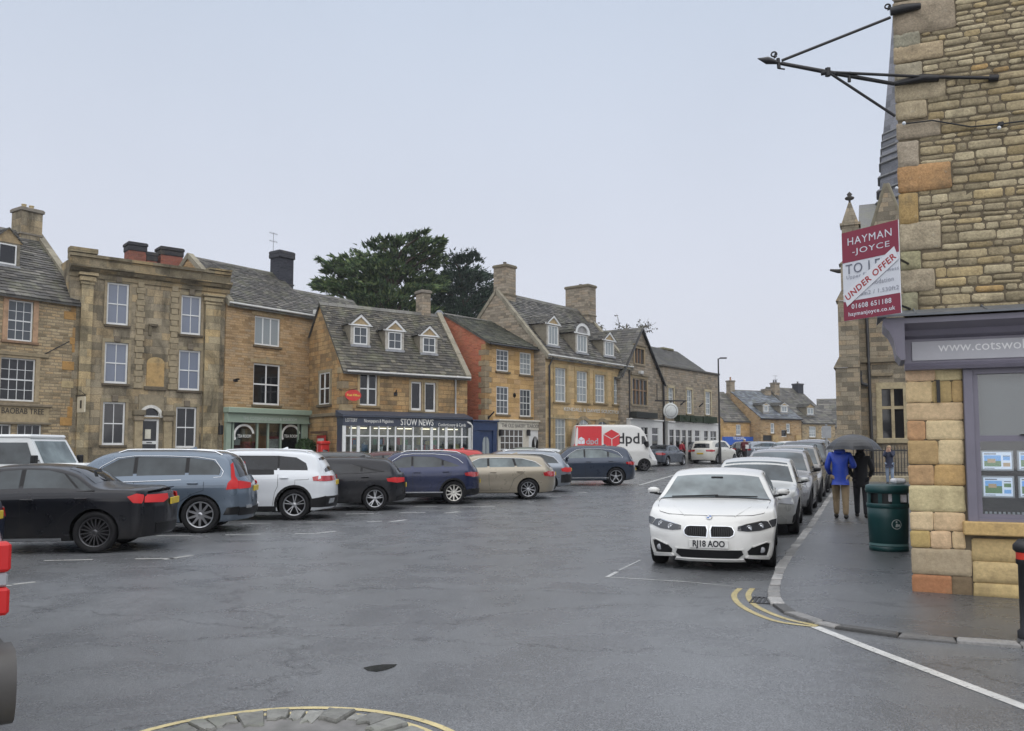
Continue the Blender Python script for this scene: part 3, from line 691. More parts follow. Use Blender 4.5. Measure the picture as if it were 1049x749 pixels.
# hanging sign of the house A
sx, sz = h.hit(78, 405, -.6); p0 = Matrix.Translation(h.a) @ Matrix.Rotation(h.rz, 4, 'Z')
r_ = thing('hanging_sign', 'small cream hanging sign on an iron bracket beside the BAOBAB TREE board', 'sign', p0 @ Vector((h.hit(77, 405)[0], 0, 0))+Vector((0, 0, sz)), h.rz)
f = MB(); f.box(-.02, .02, -.85, 0, .0, .03); f.box(-.02, .02, -.03, 0, -.35, .35); f.tube([(0, -.8, .03), (0, -.45, .2), (0, -.03, .33)], .012, 6); f.build('bracket', M_iron, r_)
f = MB(); f.cbox(-.03, .03, -.82, -.22, -.72, -.04, .01, 0, (1, 1, 1)); b_ = f.build('board', plain('cream board', (.55, .5, .38), .5), r_)
f = MB(); f.box(.031, .034, -.60, -.46, -.55, -.2); f.box(-.034, -.031, -.60, -.46, -.55, -.2); f.build('emblem', M_let_d, b_)
# ---------------------------------------------------------------- B: baroque front
h = House('stone_house', 'tall flat-topped stone house with stained pilastered front and arched white door', 66, 36.9, 229, 41.3, 9, S_B, group=ROW)
ztop = h.hit(150, 273)[1]
wl = [((109.5, 290, 132, 333), P_blue), ((107, 351, 131, 393), P_blue), ((105, 412, 128, 456), P_dark), ((185.5, 303, 206, 343), P_blue), ((183, 359, 205, 400), P_blue), ((180, 417, 201, 459), P_dark)]
for px, pn in wl: h.window(px, 2, 2, pn, .075, .03, sur=0, scol=(.17, .14, .1))
# door
u0, u1, z0, z1 = h.rect(144, 429, 163, 476); h.holes.append((u0, u1, 0, z1, .25)); h.window(None, 1, 1, P_dark, .05, uz=(u0, u1, z1+.08, z1+.62), sash=False, sur=0, sill=False, name='fanlight_window')
h.walls(ztop, ztop, gable=False)
f = MB(); f.box(u0, u0+.1, .1, .2, 0, z1); f.box(u1-.1, u1, .1, .2, 0, z1); f.box(u0+.1, u1-.1, .11, .19, .0, .9); f.box(u0+.1, u1-.1, .11, .19, z1-.1, z1); f.box(u0+.1, u1-.1, .11, .19, (z1+.9)/2-.12, (z1+.9)/2+.02); d_ = f.build('door', M_wwood, h.root)
f = MB(); f.box(u0+.09, u1-.09, .15, .16, .9, z1-.09); f.build('pane', P_dark, d_); f = MB(); f.box((u0+u1)/2-.2, (u0+u1)/2+.05, .08, .149, (z1+.9)/2+.12, (z1+.9)/2+.55); f.build('notice', plain('paper notice', (.6, .58, .48), .6), d_); f = MB(); f.box((u0+u1)/2-.12, (u0+u1)/2+.12, .1, .109, (z1+.9)/2-.08, (z1+.9)/2-.03); f.build('letter_slot', M_iron, d_)
f = MB(); um = (u0+u1)/2; rr_ = (u1-u0)/2
arc = [(um+rr_*math.cos(t*math.pi/12), z1+.06+rr_*1.05*math.sin(t*math.pi/12)) for t in range(13)]; arc2 = [(um+(rr_+.14)*math.cos(t*math.pi/12), z1+.06+(rr_*1.05+.14)*math.sin(t*math.pi/12)) for t in range(13)]
for i in range(12): f.prism([arc[i], arc[i+1], arc2[i+1], arc2[i]], lambda p, q, t: (p, t, q), -.06, .14, 0, (.62, .61, .57))
f.build('door_arch', S_DRESS, h.root)
# solid spandrels between arch and opening
f = MB(); 
for sgn in (1, -1):
    pts = [(um+sgn*(rr_+.14), z1+.06)]+[(um+sgn*(rr_+.13)*math.cos(t*math.pi/12), z1+.06+(rr_*1.05+.13)*math.sin(t*math.pi/12)) for t in range(0, 7)]+[(um, z1+1.1), (um+sgn*(rr_+.14), z1+1.1)]
    f.prism(pts, lambda p, q, t: (p, t, q), -.055, .03, 0, (.26, .22, .15))
f.build('spandrels', S_DRESS, h.root, recalc=True)
f = MB(); f.cbox(u0-.1, u1+.1, -.35, .1, 0, max(.1, z0-.02), .02, 0, DST2); f.cbox(u0-.2, u1+.2, -.65, -.351, 0, max(.05, z0*.5), .02, 0, DST2); f.build('door_step', S_DRESS, h.root)
# pilasters, cornice, parapet, strips
SB = S_B
def vstrip(x0, x1, ytop, proud, mat, name, cap=False, c=(1, 1, 1)):
    a, _ = h.hit(x0, 370); b, _ = h.hit(x1, 370); zt = h.hit((x0+x1)/2, ytop)[1]
    f = MB(); f.box(a, b, -proud, .01, .6, zt, 0, c); f.cbox(a-.12, b+.12, -proud-.12, .01, 0, .6, .03, 0, c); f.cbox(a-.06, b+.06, -proud-.06, .012, .601, .75, .02, 0, c)
    if cap: f.cbox(a-.05, b+.05, -proud-.05, .01, zt+.001, zt+.12, .02, 0, c); f.cbox(a-.10, b+.10, -proud-.10, .01, zt+.121, zt+.38, .05, 0, c); f.cbox(a-.16, b+.16, -proud-.17, .01, zt+.381, zt+.52, .02, 0, c)
    return f.build(name, mat, h.root)
vstrip(80, 92, 292, .22, SB, 'pilaster', True, (1.12, 1.1, 1.0)); vstrip(208, 223, 313, .22, SB, 'pilaster', True, (1.12, 1.1, 1.0))
for xa, xb in ((139.5, 146), (174.5, 181)):
    f = MB(); zt = h.hit(142, 292)[1]; zb = h.hit(142, 398)[1]; z = zb; k = 0
    a, _ = h.hit(xa, 345); b, _ = h.hit(xb, 345)
    while z < zt: f.cbox(a-(.0 if k % 2 else .06), b+(.0 if k % 2 else .06), -.09, .01, z+.008, z+.26, .012, 0, (.3, .25, .165)); z += .27; k += 1
    f.build('quoin_strip', S_DRESS, h.root)
for xa, xb in ((137, 145), (167, 175)):
    f = MB(); a, _ = h.hit(xa, 440); b, _ = h.hit(xb, 440); zt = h.hit(141, 420)[1]; f.box(a, b, -.18, .01, 0, zt-.5, 0, (.33, .27, .17)); f.cbox(a-.05, b+.05, -.24, .01, zt-.499, zt-.25, .03, 0, (.24, .2, .14)); f.cbox(a-.1, b+.1, -.3, .01, zt-.249, zt, .03, 0, (.17, .145, .1)); f.build('door_pilaster', S_DRESS, h.root)
# blank arched niche
a, b, zb_, zt_ = h.rect(150, 372, 168, 396); f = MB(); f.box(a, b, -.03, .01, zb_, zt_, 0, (.40, .27, .12)); um = (a+b)/2
f.prism([(um+(b-a)/2*math.cos(t*math.pi/10), zt_+(b-a)*.35*math.sin(t*math.pi/10)) for t in range(11)], lambda p, q, t: (p, t, q), -.03, .01, 0, (.40, .29, .14)); f.cbox(a-.1, b+.1, -.12, .01, zb_-.18, zb_-.002, .02, 0, (.12, .10, .07)); f.build('blank_niche', S_DRESS, h.root, recalc=True)
f = MB(); a, b, zb_, zt_ = h.rect(152, 332, 161, 344); f.cbox(a, b, -.14, .01, zt_-.12, zt_, .02, 0, (.12, .1, .07)); f.box(a, a+.12, -.1, .01, zb_, zt_-.121, 0, (.14, .12, .08)); f.build('wall_bracket', S_DRESS, h.root)
for i, px in enumerate([w[0] for w in wl]):
    a, b, zb_, zt_ = h.rect(*px); um = (a+b)/2
    f = MB(); f.box(a-.12, a-.005, -.03, .02, zb_, zt_, 0, (.29, .24, .16)); f.box(b+.005, b+.12, -.03, .02, zb_, zt_, 0, (.29, .24, .16)); f.box(a-.12, b+.12, -.033, .02, zt_+.004, zt_+.16, 0, (.27, .23, .15)); f.cbox(um-.13, um+.13, -.1, .02, zt_+.02, zt_+.3, .02, 0, (.16, .135, .1)); f.build('architrave', S_DRESS, h.root)
L = h.W; cor = [(.95, .10), (.80, .16), (.68, .30), (.55, .22), (.1, .14)]
f = MB(); ztp = ztop
for (dz, pr), (dz2, _) in zip(cor, cor[1:]+[(0, 0)]): pass
z_c = h.hit(150, 286)[1]-ztop
prof = [(0.02, z_c-.25), (-.08, z_c-.25), (-.1, z_c-.05), (-.22, z_c), (-.34, z_c+.12), (-.42, z_c+.16), (-.42, z_c+.26), (-.12, z_c+.32), (-.12, .02), (-.22, .05), (-.22, .18), (.3, .22), (.3, -.05), (.02, -.05)]
f.prism(prof, lambda p, q, t: (t, p, ztp+q), -.1, L+.1, 0, (.75, .75, .72)); f.build('cornice', S_B, h.root, recalc=True)
f = MB(); f.box(-.12, 1.0, -.28, .25, ztp+.21, ztp+.42, 0, (.7, .7, .65)); f.build('parapet_block', S_B, h.root); f = MB(); f.box(L-1.0, L+.12, -.28, .25, ztp+.21, ztp+.3, 0, (.7, .7, .65)); f.build('parapet_block', S_B, h.root)
f = MB(); f.box(0.05, L-.05, .3, h.D-.1, ztp-.3, ztp-.1, 0, (.11, .11, .115)); h.part(f, 'roof', M_slate)
S_CB = stone('chimney brick', ((.22, .07, .045), (.27, .09, .055), (.19, .065, .05)), (.2, .12, .09), .225, .075, .012, stainamt=.4, warp=.01)
for pxa, pxb, yt, mt, cc in ((131, 149, 250, S_CB, (.04, .04, .045)), (150, 160, 258, S_CB, (.04, .04, .045)), (164, 186.5, 250, S_CB, (.035, .035, .04))):
    yv = 4.0; ua, _ = h.hit(pxa, 270, yv); ub, _ = h.hit(pxb, 270, yv); chimney_stack(h, (ua+ub)/2, yv+.3, ztp-.25, h.hit(150, yt, yv)[1], ub-ua, .8, mt, 0, cap=cc)
    f = MB(); zt_ = h.hit(150, yt, yv)[1]; f.cbox(ua-.04, ub+.04, yv-.14, yv+.74, zt_-.45, zt_-.181, .03, 0, cc); f.build('chimney_band', S_DRESS, h.root)
HB = h
# ---------------------------------------------------------------- C: ochre house with green shop
h = House('stone_house', 'ochre stone house over the sage green shopfront, tall dark chimney on its roof', 228.5, 41.2, 323, 45.8, 6.6, S_C, group=ROW)
ze = h.hit(275, 316)[1]; zr = h.hit(240, 272, 3.3)[1]-.05
h.window((261, 325, 287, 354.5), 3, 1, P_curt, .07, .06, sur=0, sill=True, sash=False, scol=(.22, .17, .11)); h.window((259.5, 373, 287, 415), 2, 2, P_dark, .075, .07, sur=0, sash=False, scol=(.2, .16, .1))
u0, u1, z0, z1 = h.rect(226, 432, 314, 476); h.holes.append((u0+.2, u1-.2, .3, z1, 1.6))
h.walls(ze, zr); h.roof(tones=T_grey, seed=3, over=.22, copL=True, rh=.16, sw=.25); gutter(h, ze-.05, 0, h.W, M_pipe_w)
for px in ((261, 325, 287, 354.5), (259.5, 373, 287, 415)):
    a, b, zb_, zt_ = h.rect(*px); um = (a+b)/2; f = MB(); f.prism([(a-.2, zt_+.03), (b+.2, zt_+.03), (b+.22, zt_+.2), (um, zt_+.3), (a-.22, zt_+.2)], lambda p, q, t: (p, t, q), -.03, .02, 0, (.33, .25, .14)); f.cbox(um-.1, um+.1, -.05, .02, zt_+.04, zt_+.36, .015, 0, (.3, .24, .15)); f.build('lintel', S_DRESS, h.root, recalc=True)
M_sage = plain('sage green timber', (.27, .34, .27), .5, var=.05)
f = MB(); zf0 = h.hit(270, 432)[1]; zf1 = h.hit(270, 421.5)[1]; zt2 = h.hit(270, 419)[1]; ua = h.hit(223, 425)[0]+.0; ub = h.hit(313, 428)[0]
f.box(max(.02, ua), ub, -.3, .02, zf0, zf1-.15); f.cbox(max(.0, ua)-.05, ub+.15, -.5, .02, zf1-.149, zt2, .03); f.box(max(.02, ua)-.02, ub+.04, -.34, .0, zf0-.08, zf0-.002)
uL = max(.02, ua); f.box(uL, h.hit(234, 450)[0], -.2, .02, .0, zf0-.081); f.box(h.hit(307, 450)[0], ub, -.2, .02, 0, zf0-.081)
f.box(h.hit(234, 450)[0], h.hit(307, 450)[0], -.16, .0, 0, .75)
sf = f.build('shopfront', M_sage, h.root)
f = MB()
for xx in (237, 262, 273, 286, 304): a = h.hit(xx, 450)[0]; f.box(a-.045, a+.045, -.14, -.03, .751, zf0-.081)
f.build('mullions', M_sage, sf)
f = MB(); f.box(h.hit(234, 450)[0]+.01, h.hit(307, 450)[0]-.01, -.09, -.08, .751, zf0-.08); f.build('pane', clear_glass(), sf)
M_shopin = plain('shop interior wall', (.14, .13, .115), .8, var=.4, scale=1.2)
f = MB(); f.box(u0+.21, u1-.21, 1.5, 1.55, .3, z1-.01); f.box(u0+.21, u1-.21, .0, 1.49, .3, .34)
f.build('shop_interior', M_shopin, sf)
def stock(h, parent, u0, u1, y0, y1, z0, z1, n, seed, cols, name='shop_display', big=.3):
    f = MB(); rr = random.Random(seed)
    for i in range(n):
        w = rr.uniform(.06, big); hh = rr.uniform(.08, .4); u = rr.uniform(u0, u1-w); y = rr.uniform(y0, y1-.1); z = z0+rr.choice([0, 0, .45, .9, 1.3])*(z1-z0)/1.8
        f.cbox(u, u+w, y, y+.1, z, min(z+hh, z1), .008, 0, rr.choice(cols))
    o = f.build(name, tinted('shop goods', .6, 30, .15, .1), parent); o['kind'] = 'stuff'; return o
stock(h, sf, u0+.5, u1-.5, .1, .9, .75, z1-.2, 26, 5, [(.4, .3, .2), (.1, .2, .1), (.5, .48, .42), (.25, .1, .05), (.05, .05, .06)])
f = MB(); f.cbox(u0+.9, u0+1.7, .5, .56, .9, 1.9, .01, 0, (.12, .03, .02)); f.cbox(u0+3.0, u0+3.6, 1.2, 1.3, .35, 2.2, .01, 0, (.25, .1, .05)); f.build('door_and_picture', tinted('brown panel', .5, 10, .2, .1), sf)
M_wlet = plain('white lettering', (.72, .72, .68), .5)
link('fascia_lettering', h.fascia_text('t', 'THE COTSWOLD BAKERY & TEA ROOM', 249, 304, 429.5, .22, plain('grey green lettering', (.5, .55, .5), .5), -.302), sf)
for xx in (250, 298):
    a, z_ = h.hit(xx, 446, -.1); f = MB(); r1 = .55; 
    for t in range(3, 16): 
        t0, t1 = t*math.pi/12-.6, (t+1)*math.pi/12-.6
        f.prism([(a+r*math.cos(q), z_+r*math.sin(q)*.9) for r, q in ((.62, t0), (.62, t1), (.5, t1), (.5, t0))], lambda p, q, tt: (p, tt, q), -.098, -.092)
    f.build('window_emblem', M_wlet, sf, recalc=True); link('window_lettering', h.fascia_text('t', 'TEA ROOM', xx-7, xx+7, 447, .22, M_wlet, -.092), sf)
f = MB(); a, z_ = h.hit(225.5, 440, -.3); f.cbox(a-.09, a+.09, -.45, -.25, z_-.25, z_+.2, .03); f.box(a-.02, a+.02, -.26, -.2, z_+.1, z_+.3); f.build('wall_lantern', M_iron, h.root)
ua, _ = h.hit(283, 275, 2.6); ub, _ = h.hit(309, 275, 2.6); zt = h.hit(295, 257, 2.6)[1]
M_chd = stone('black brick', ((.035, .037, .043), (.05, .053, .06), (.03, .03, .035)), (.06, .06, .065), .225, .075, .01, stainamt=.1, warp=.005)
chimney_stack(h, (ua+ub)/2-.1, 3.1, ze+1.0, zt, .98, .8, M_chd, 0, cap=(.05, .052, .06))
f = MB(); f.cbox((ua+ub)/2-.1-.56, (ua+ub)/2-.1+.56, 2.62, 3.58, zt-.42, zt-.181, .03, 0, (.045, .047, .055)); f.build('chimney_band', S_DRESS, h.root)
aerial(h, h.hit(281, 260, 3.3)[0], 3.4, zr-.2, h.hit(281, 238, 3.3)[1], .55)
up, zp = h.hit(321.5, 320); f = MB(); f.cbox(up-.12, up+.12, -.3, -.05, zp-.15, zp+.1, .02); f.tube([(up, -.14, zp-.15), (up+.0, -.14, .2)], .05, 8); f.build('downpipe', M_pipe_w, h.root)
u_, z_ = h.hit(241, 389); f = MB(); f.cbox(u_-.12, u_+.12, -.06, 0, z_-.1, z_+.02, .015); f.box(u_-.03, u_+.03, -.3, -.06, z_-.03, z_+.05); f.build('wall_bracket', M_iron, h.root)
# shrub in pot between C and D
HC = h
# dark stone roof behind D
h = House('stone_house', 'house behind the newsagent, only its long grey slate roof showing', 299, 50.5, 398, 57, 7, S_D, group=ROW)
ze = h.hit(340, 345)[1]; zr = h.hit(345, 306, 3.5)[1]; h.walls(ze, zr); h.roof(tones=T_grey, seed=9)
# ---------------------------------------------------------------- D: newsagent with three dormers
h = House('stone_house', 'ochre newsagent house with three white gabled dormers and STOW NEWS shopfront', 350, 42, 478.5, 46.3, 5.6, S_D, group=ROW)
ze = h.hit(415, 378.5)[1]; zr = h.hit(385, 317, 2.8)[1]
h.window((368.5, 381, 386.5, 415.5), 2, 2, P_dark, .06, .06, sur=.13, sash=False, scol=(.4, .3, .16), mul=True); h.window((421, 391, 432, 420.5), 1, 1, P_dark, .09, sur=.12, sash=False); h.window((435, 392, 446.5, 422), 1, 1, P_dark, .09, sur=.12, sash=False)
h.walls(ze, zr); h.roof(tones=((.078, .072, .06), (.05, .047, .042), (.11, .10, .075), (.066, .06, .05)), seed=5, over=.3, oL=.1, copR=True, rh=.17, sw=.26); gutter(h, h.hit(415, 378.5)[1]-.28, .1, h.W, M_pipe_w, y=-.34)
for px in ((362, 335, 376, 353), (397.5, 340.5, 411, 358), (433, 346, 445.5, 361.5)): h.dormer(px, 'tri', 2, 2, P_mid, pitch=1.05, ov=.12)
qb = MB(); rr = random.Random(6); z = 0; k = 0
while z < ze-.3:
    hh = rr.uniform(.3, .42); w = .55 if k % 2 else .32; qb.cbox(-.025, w, -.03, .35 if k % 2 else .6, z+.006, min(z+hh, ze-.05)-.006, .015, 0, rr.choice([DST, OC2, GB])); z += hh; k += 1
qb.build('quoins', S_DRESS, h.root)
# window in the visible gable end (local x = 0 plane)
M4 = (Matrix.Translation(h.a) @ Matrix.Rotation(h.rz, 4, 'Z')).inverted()
def gable_hit(px, py):
    o = M4 @ EP; d = M4.to_3x3() @ ray(px, py); t = -o.x/d.x; p = o+d*t; return p.y, p.z
ya, zt_ = gable_hit(339, 381); yb, zb_ = gable_hit(328, 415); y0, y1 = sorted((ya, yb)); f = MB()
f.box(-.05, .02, y0, y0+.07, zb_, zt_); f.box(-.05, .02, y1-.07, y1, zb_, zt_); f.box(-.05, .02, (y0+y1)/2-.05, (y0+y1)/2+.05, zb_, zt_); f.box(-.045, .02, y0, y1, zb_-.02, zb_+.06); f.box(-.045, .02, y0, y1, zt_-.06, zt_); f.box(-.04, .02, y0, y1, (zb_+zt_)/2-.03, (zb_+zt_)/2+.03)
w_ = f.build('window', M_wwood, h.root); f = MB(); f.box(-.02, -.01, y0, y1, zb_, zt_); f.build('pane', P_dark, w_)
f = MB(); f.box(-.07, .01, y0-.14, y0-.002, zb_, zt_, 0, DST2); f.box(-.07, .01, y1+.002, y1+.14, zb_, zt_, 0, DST2); f.box(-.075, .01, y0-.14, y1+.14, zt_+.002, zt_+.15, 0, DST2); f.cbox(-.16, .01, y0-.18, y1+.18, zb_-.14, zb_-.002, .02, 0, (.12, .1, .07)); f.build('surround', S_DRESS, w_)
f = MB(); a_, z_ = gable_hit(335, 425); f.cbox(-.1, .01, -.05, 4, z_-.1, z_+.08, .03, 0, (.2, .165, .11)); f.cbox(-.06, h.W*.05, -.1, -.002, z_-.1, z_+.08, .03, 0, (.2, .165, .11)); f.build('string_course', S_DRESS, h.root)
# shopfront
M_navy = plain('dark slate blue timber', (.045, .055, .08), .45); v = -.75
uL, _ = h.hit(351.5, 450, v); uR, _ = h.hit(482, 450, v); zfb = h.hit(415, 437, v)[1]; zft = h.hit(415, 426.5, v)[1]
zfbL, zfbR = h.hit(352, 436, v)[1], h.hit(482, 440, v)[1]
f = MB(); f.box(uL, uR, v, -.01, zfb, zft-.1); f.cbox(uL-.08, uR+.08, v-.12, -.01, zft-.099, zft, .02)
f.add([(uL-.08, v-.12, zft+.001), (uR+.08, v-.12, zft+.001), (uR+.08, -.01, zft+.25), (uL-.08, -.01, zft+.25)], [(0, 1, 2, 3)]); f.add([(uL-.08, v-.12, zft), (uL-.08, -.01, zft+.25), (uL-.08, -.01, zft)], [(0, 1, 2)]); f.add([(uR+.08, v-.12, zft), (uR+.08, -.01, zft), (uR+.08, -.01, zft+.25)], [(0, 1, 2)])
sf = f.build('shopfront', M_navy, h.root)
f = MB(); n = 16
edges = [352.5, 359.5, 367, 379, 388, 397, 405, 414, 423, 432, 442, 449, 457, 465.5, 473, 481]
for i, xx in enumerate(edges):
    a = h.hit(xx, 450, v+.05)[0]; w = .075 if i in (0, 2, 10, 12, 15) else .035; f.box(a-w, a+w, v+.02, v+.12, .65, zfb-.002)
f.box(uL+.05, uR-.05, v+.03, v+.11, zfb-.52, zfb-.45); f.box(uL+.03, uR-.03, v+.02, v+.14, .55, .649); f.build('glazing_bars', M_wwood, sf)
f = MB(); f.box(uL+.05, uR-.05, v+.04, v+.1, 0, .549); f.box(uL+.02, uL+.1, v+.1, -.01, 0, zfb-.002); f.box(uR-.1, uR-.02, v+.1, -.01, 0, zfb-.002); f.build('stall_riser', M_navy, sf)
f = MB(); f.box(uL+.1, uR-.1, v+.065, v+.072, .65, zfb-.002); f.build('pane', clear_glass(), sf)
f = MB(); f.box(uL+.1, uR-.1, -.03, -.01, .3, zfb, 0, (.3, .28, .24)); f.box(uL+.1, uR-.1, v+.15, -.031, .6, .66, 0, (.3, .3, .28)); f.build('shop_interior', tinted('pale shop back', .8, 3, .5, .1), sf)
cols = [(.55, .55, .5), (.45, .08, .06), (.1, .18, .3), (.5, .42, .2), (.08, .09, .1), (.15, .3, .16), (.6, .6, .58), (.3, .25, .2), (.02, .02, .02)]
stock(h, sf, uL+.3, uR-.3, v+.2, -.15, .66, zfb-.5, 130, 8, cols)
f = MB()
for i in range(5): a = uL+1+(uR-uL-2)*i/4; f.box(a-.45, a+.45, -.35, -.25, zfb-.12, zfb-.08)
f.build('strip_lights', emit('lit shop tube', (1, .85, .62), 2.2), sf)
link('fascia_lettering', h.fascia_text('t', 'STOW NEWS', 410.5, 444, 433.0, .46, M_wlet, v-.004, bold=.012), sf)
link('fascia_lettering', h.fascia_text('t', 'Newspapers & Magazines', 373, 403, 431.5, .24, M_wlet, v-.004), sf); link('fascia_lettering', h.fascia_text('t', 'Confectionery & Cards', 449, 477, 435.5, .24, M_wlet, v-.004), sf); link('fascia_lettering', h.fascia_text('t', 'LOTTERY', 354, 366, 430.5, .26, M_wlet, v-.004), sf)
ch = chimney_stack(h, h.hit(435.5, 300, 2.8)[0], 3.0, zr-1.0, h.hit(435, 297.5, 2.8)[1], .55, .7, S_G, 0, bands=False); aerial(h, h.hit(433.5, 300, 2.8)[0], 2.9, h.hit(435, 298, 2.8)[1], h.hit(434, 272, 2.8)[1], .35)
f = MB(); ub, zb_ = h.hit(450, 322, 3.6); f.cbox(ub-.3, ub+.3, 3.3, 3.9, zb_-1.2, zb_, .03); f.lathe([(.3, zb_), (.12, zb_+.22), (.0, zb_+.25)], 10, Matrix.Translation((ub, 3.6, 0))); f.build('roof_vent', M_lead, h.root)
up, zp = h.hit(466, 386); z2 = h.hit(466, 425)[1]; u3, z3 = h.hit(483.5, 436, -.9)
f = MB(); f.tube([(up, -.3, zp), (up, -.08, zp-.2), (up, -.08, z2), (up+.1, -.2, z2-.1), (u3-.1, -.9, z3+.1), (u3, -.9, z3), (u3, -.9, .1)], .05, 8); f.build('downpipe', M_pipe_w, h.root)
u_, z_ = h.hit(405, 403); f = MB(); f.cbox(u_-.1, u_+.1, -.06, 0, z_-.12, z_+.05, .015); f.tube([(u_, -.05, z_), (u_-.1, -.3, z_+.15)], .03, 6); f.build('wall_bracket', M_iron, h.root)
HD = h
def at_house(h, u, v, z): return Matrix.Translation(h.a) @ Matrix.Rotation(h.rz, 4, 'Z') @ Vector((u, v, z))
# red oval sign on bracket
u_, z_ = h.hit(361.5, 405, -.5); r_ = thing('hanging_sign', 'red oval post office sign hanging at the corner above STOW NEWS', 'sign', at_house(h, u_, 0, z_), h.rz)
f = MB(); f.box(-.02, .02, -.95, 0, .27, .3); f.box(-.5, .0, -.03, 0, .25, .3); f.build('bracket', M_iron, r_)
f = MB(); M_red = plain('post office red', (.55, .035, .03), .35)
f.prism([(.42*math.cos(t*math.pi/12), .27*math.sin(t*math.pi/12)) for t in range(24)], lambda p, q, t: (p, t, q), -.55, -.5); b_ = f.build('board', M_red, r_, recalc=True)
me = text_mesh('Post Office', .15, .004, bold=.002); me.transform(frame((0, -.556, 0), (1, 0, 0), (0, 0, 1), (0, -1, 0))); me.materials.clear(); me.materials.append(plain('yellow lettering', (.75, .6, .1), .5)); link('lettering', me, b_)
# post box and poster frame against the gable corner
y_, z_ = gable_hit(345, 465); pb = thing('post_box', 'red wall post box beside a framed poster left of the newsagent window', 'post box', at_house(h, -.55, .9, -0.02), h.rz)
f = MB(); f.cbox(-.22, .22, -.22, .22, 0, 1.75, .03); f.cbox(-.26, .26, -.27, .26, 1.751, 1.92, .05); b_ = f.build('body', M_red, pb); f = MB(); f.box(-.14, .14, -.235, -.221, 1.45, 1.5); f.build('slot', M_iron, b_); f = MB(); f.box(-.08, .08, -.229, -.221, 1.15, 1.35); f.build('notice_plate', M_wlet, b_)
nb = thing('notice_board', 'framed white and red poster under a small brown canopy by the post box', 'notice board', at_house(h, -.12, 2.1, 0), h.rz+R(-90))
f = MB(); f.box(-.5, .5, -.06, 0, .8, 2.2); b_ = f.build('board', M_red, nb); f = MB(); f.box(-.38, .38, -.07, -.061, .95, 2.05); f.build('poster', plain('white poster', (.6, .62, .58), .5, var=.3, scale=9), b_); f = MB(); f.box(-.65, .65, -.35, 0, 2.3, 2.4); f.build('canopy', plain('brown canopy', (.09, .05, .03), .6), nb)
# potted conifer at the foot of C
def leafball(mb, c, r, n, size, cols, rr, shell=.5):
    for i in range(n):
        d = Vector((rr.gauss(0, 1), rr.gauss(0, 1), rr.gauss(0, 1))).normalized(); k = rr.uniform(shell, 1)**.6
        p = Vector(c)+Vector((d.x*r[0], d.y*r[1], d.z*r[2]))*k; a = Vector((rr.gauss(0, 1), rr.gauss(0, 1), rr.gauss(0, 1))).normalized(); b = a.cross(d+Vector((.01, .02, .03))).normalized()
        s_ = size*rr.uniform(.6, 1.4); mb.add([p-a*s_, p+b*s_*.45, p+a*s_, p-b*s_*.45], [(0, 1, 2, 3)], 0, rr.choice(cols))
M_leaf = NT('foliage'); M_leaf.base(M_leaf.vec('MULTIPLY', M_leaf.attr(), M_leaf.mapr(M_leaf.noise(M_leaf.ob(), 3, 4).outputs['Fac'], .3, .7, .7, 1.3))); M_leaf.set(Roughness=.75); M_leaf.p.inputs['Specular IOR Level'].default_value = .2; M_leaf = M_leaf.mat
M_bark = plain('bark', (.07, .055, .04), .9, var=.3, bump=.6)
p = at_house(HC, HC.hit(313, 460, -.7)[0], -.7, 0); r_ = thing('potted_shrub', 'dark green potted shrub at the foot of the pale downpipe', 'plant', p)
f = MB(); rr = random.Random(5); leafball(f, (0, 0, 1.55), (.55, .55, .55), 1300, .07, [(.03, .06, .02), (.045, .09, .03), (.02, .04, .015)], rr); f.build('foliage', M_leaf, r_, uv=False); f = MB(); f.lathe([(.0, 0), (.25, 0), (.32, .5), (.35, .5), (.35, .56), (.0, .56)], 16); f.build('pot', plain('dark planter', (.05, .05, .055), .5), r_); f = MB(); f.tube([(0, 0, .5), (0, 0, 1.4)], .04, 6); f.build('stem', M_bark, r_)
# ---------------------------------------------------------------- E: orange stone cottage with brick gable
h = House('stone_house', 'orange stone house with a red brick gable end and white tea shop front', 497, 47.0, 557, 50.8, 6.4, S_E, group=ROW)
ze = h.hit(527, 352.5)[1]; zr = h.hit(490, 328, 3.2)[1]
for px in ((508.5, 358.5, 521, 380.5), (532.5, 361.5, 544, 384)): h.window(px, 3, 4, P_curt if px[0] > 530 else P_mid, .06, .022, sur=0, scol=(.25, .2, .13), rec=.06)
for px in ((508.5, 396, 521, 424.5), (532.5, 399, 544, 427)): h.window(px, 3, 4, P_mid, .06, .022, sur=0, scol=(.25, .2, .13), rec=.06)
h.walls(ze, zr, side_mat=S_BR); h.roof(tones=((.055, .058, .045), (.042, .044, .038), (.075, .075, .058)), seed=6, over=.32, oL=.06, copR=True, rh=.18, sw=.26); gutter(h, ze-.22, 0, h.W, y=-.38)
qb = MB(); rr = random.Random(8); z = 0; k = 0
while z < ze-.3: hh = .3; w = .5 if k % 2 else .3; qb.cbox(-.03, w, -.03, .3 if k % 2 else .5, z+.006, min(z+hh, ze-.05)-.006, .015, 0, rr.choice([OC2, GB, (.3, .24, .15)])); z += hh; k += 1
qb.build('quoins', S_DRESS, h.root)
zc_ = h.hit(527, 357)[1]
v = -.35; M_cream = plain('cream timber', (.55, .52, .44), .5); zf0 = h.hit(533, 440.5, v)[1]; zf1 = h.hit(533, 432, v)[1]
uL = h.hit(510.5, 440, v)[0]; uR = h.hit(557, 440, v)[0]; uR = min(uR, h.W-.05)
f = MB(); f.box(uL, uR, v, -.01, zf0, zf1); f.cbox(uL-.05, uR+.05, v-.12, -.01, zf1+.001, zf1+.1, .02)
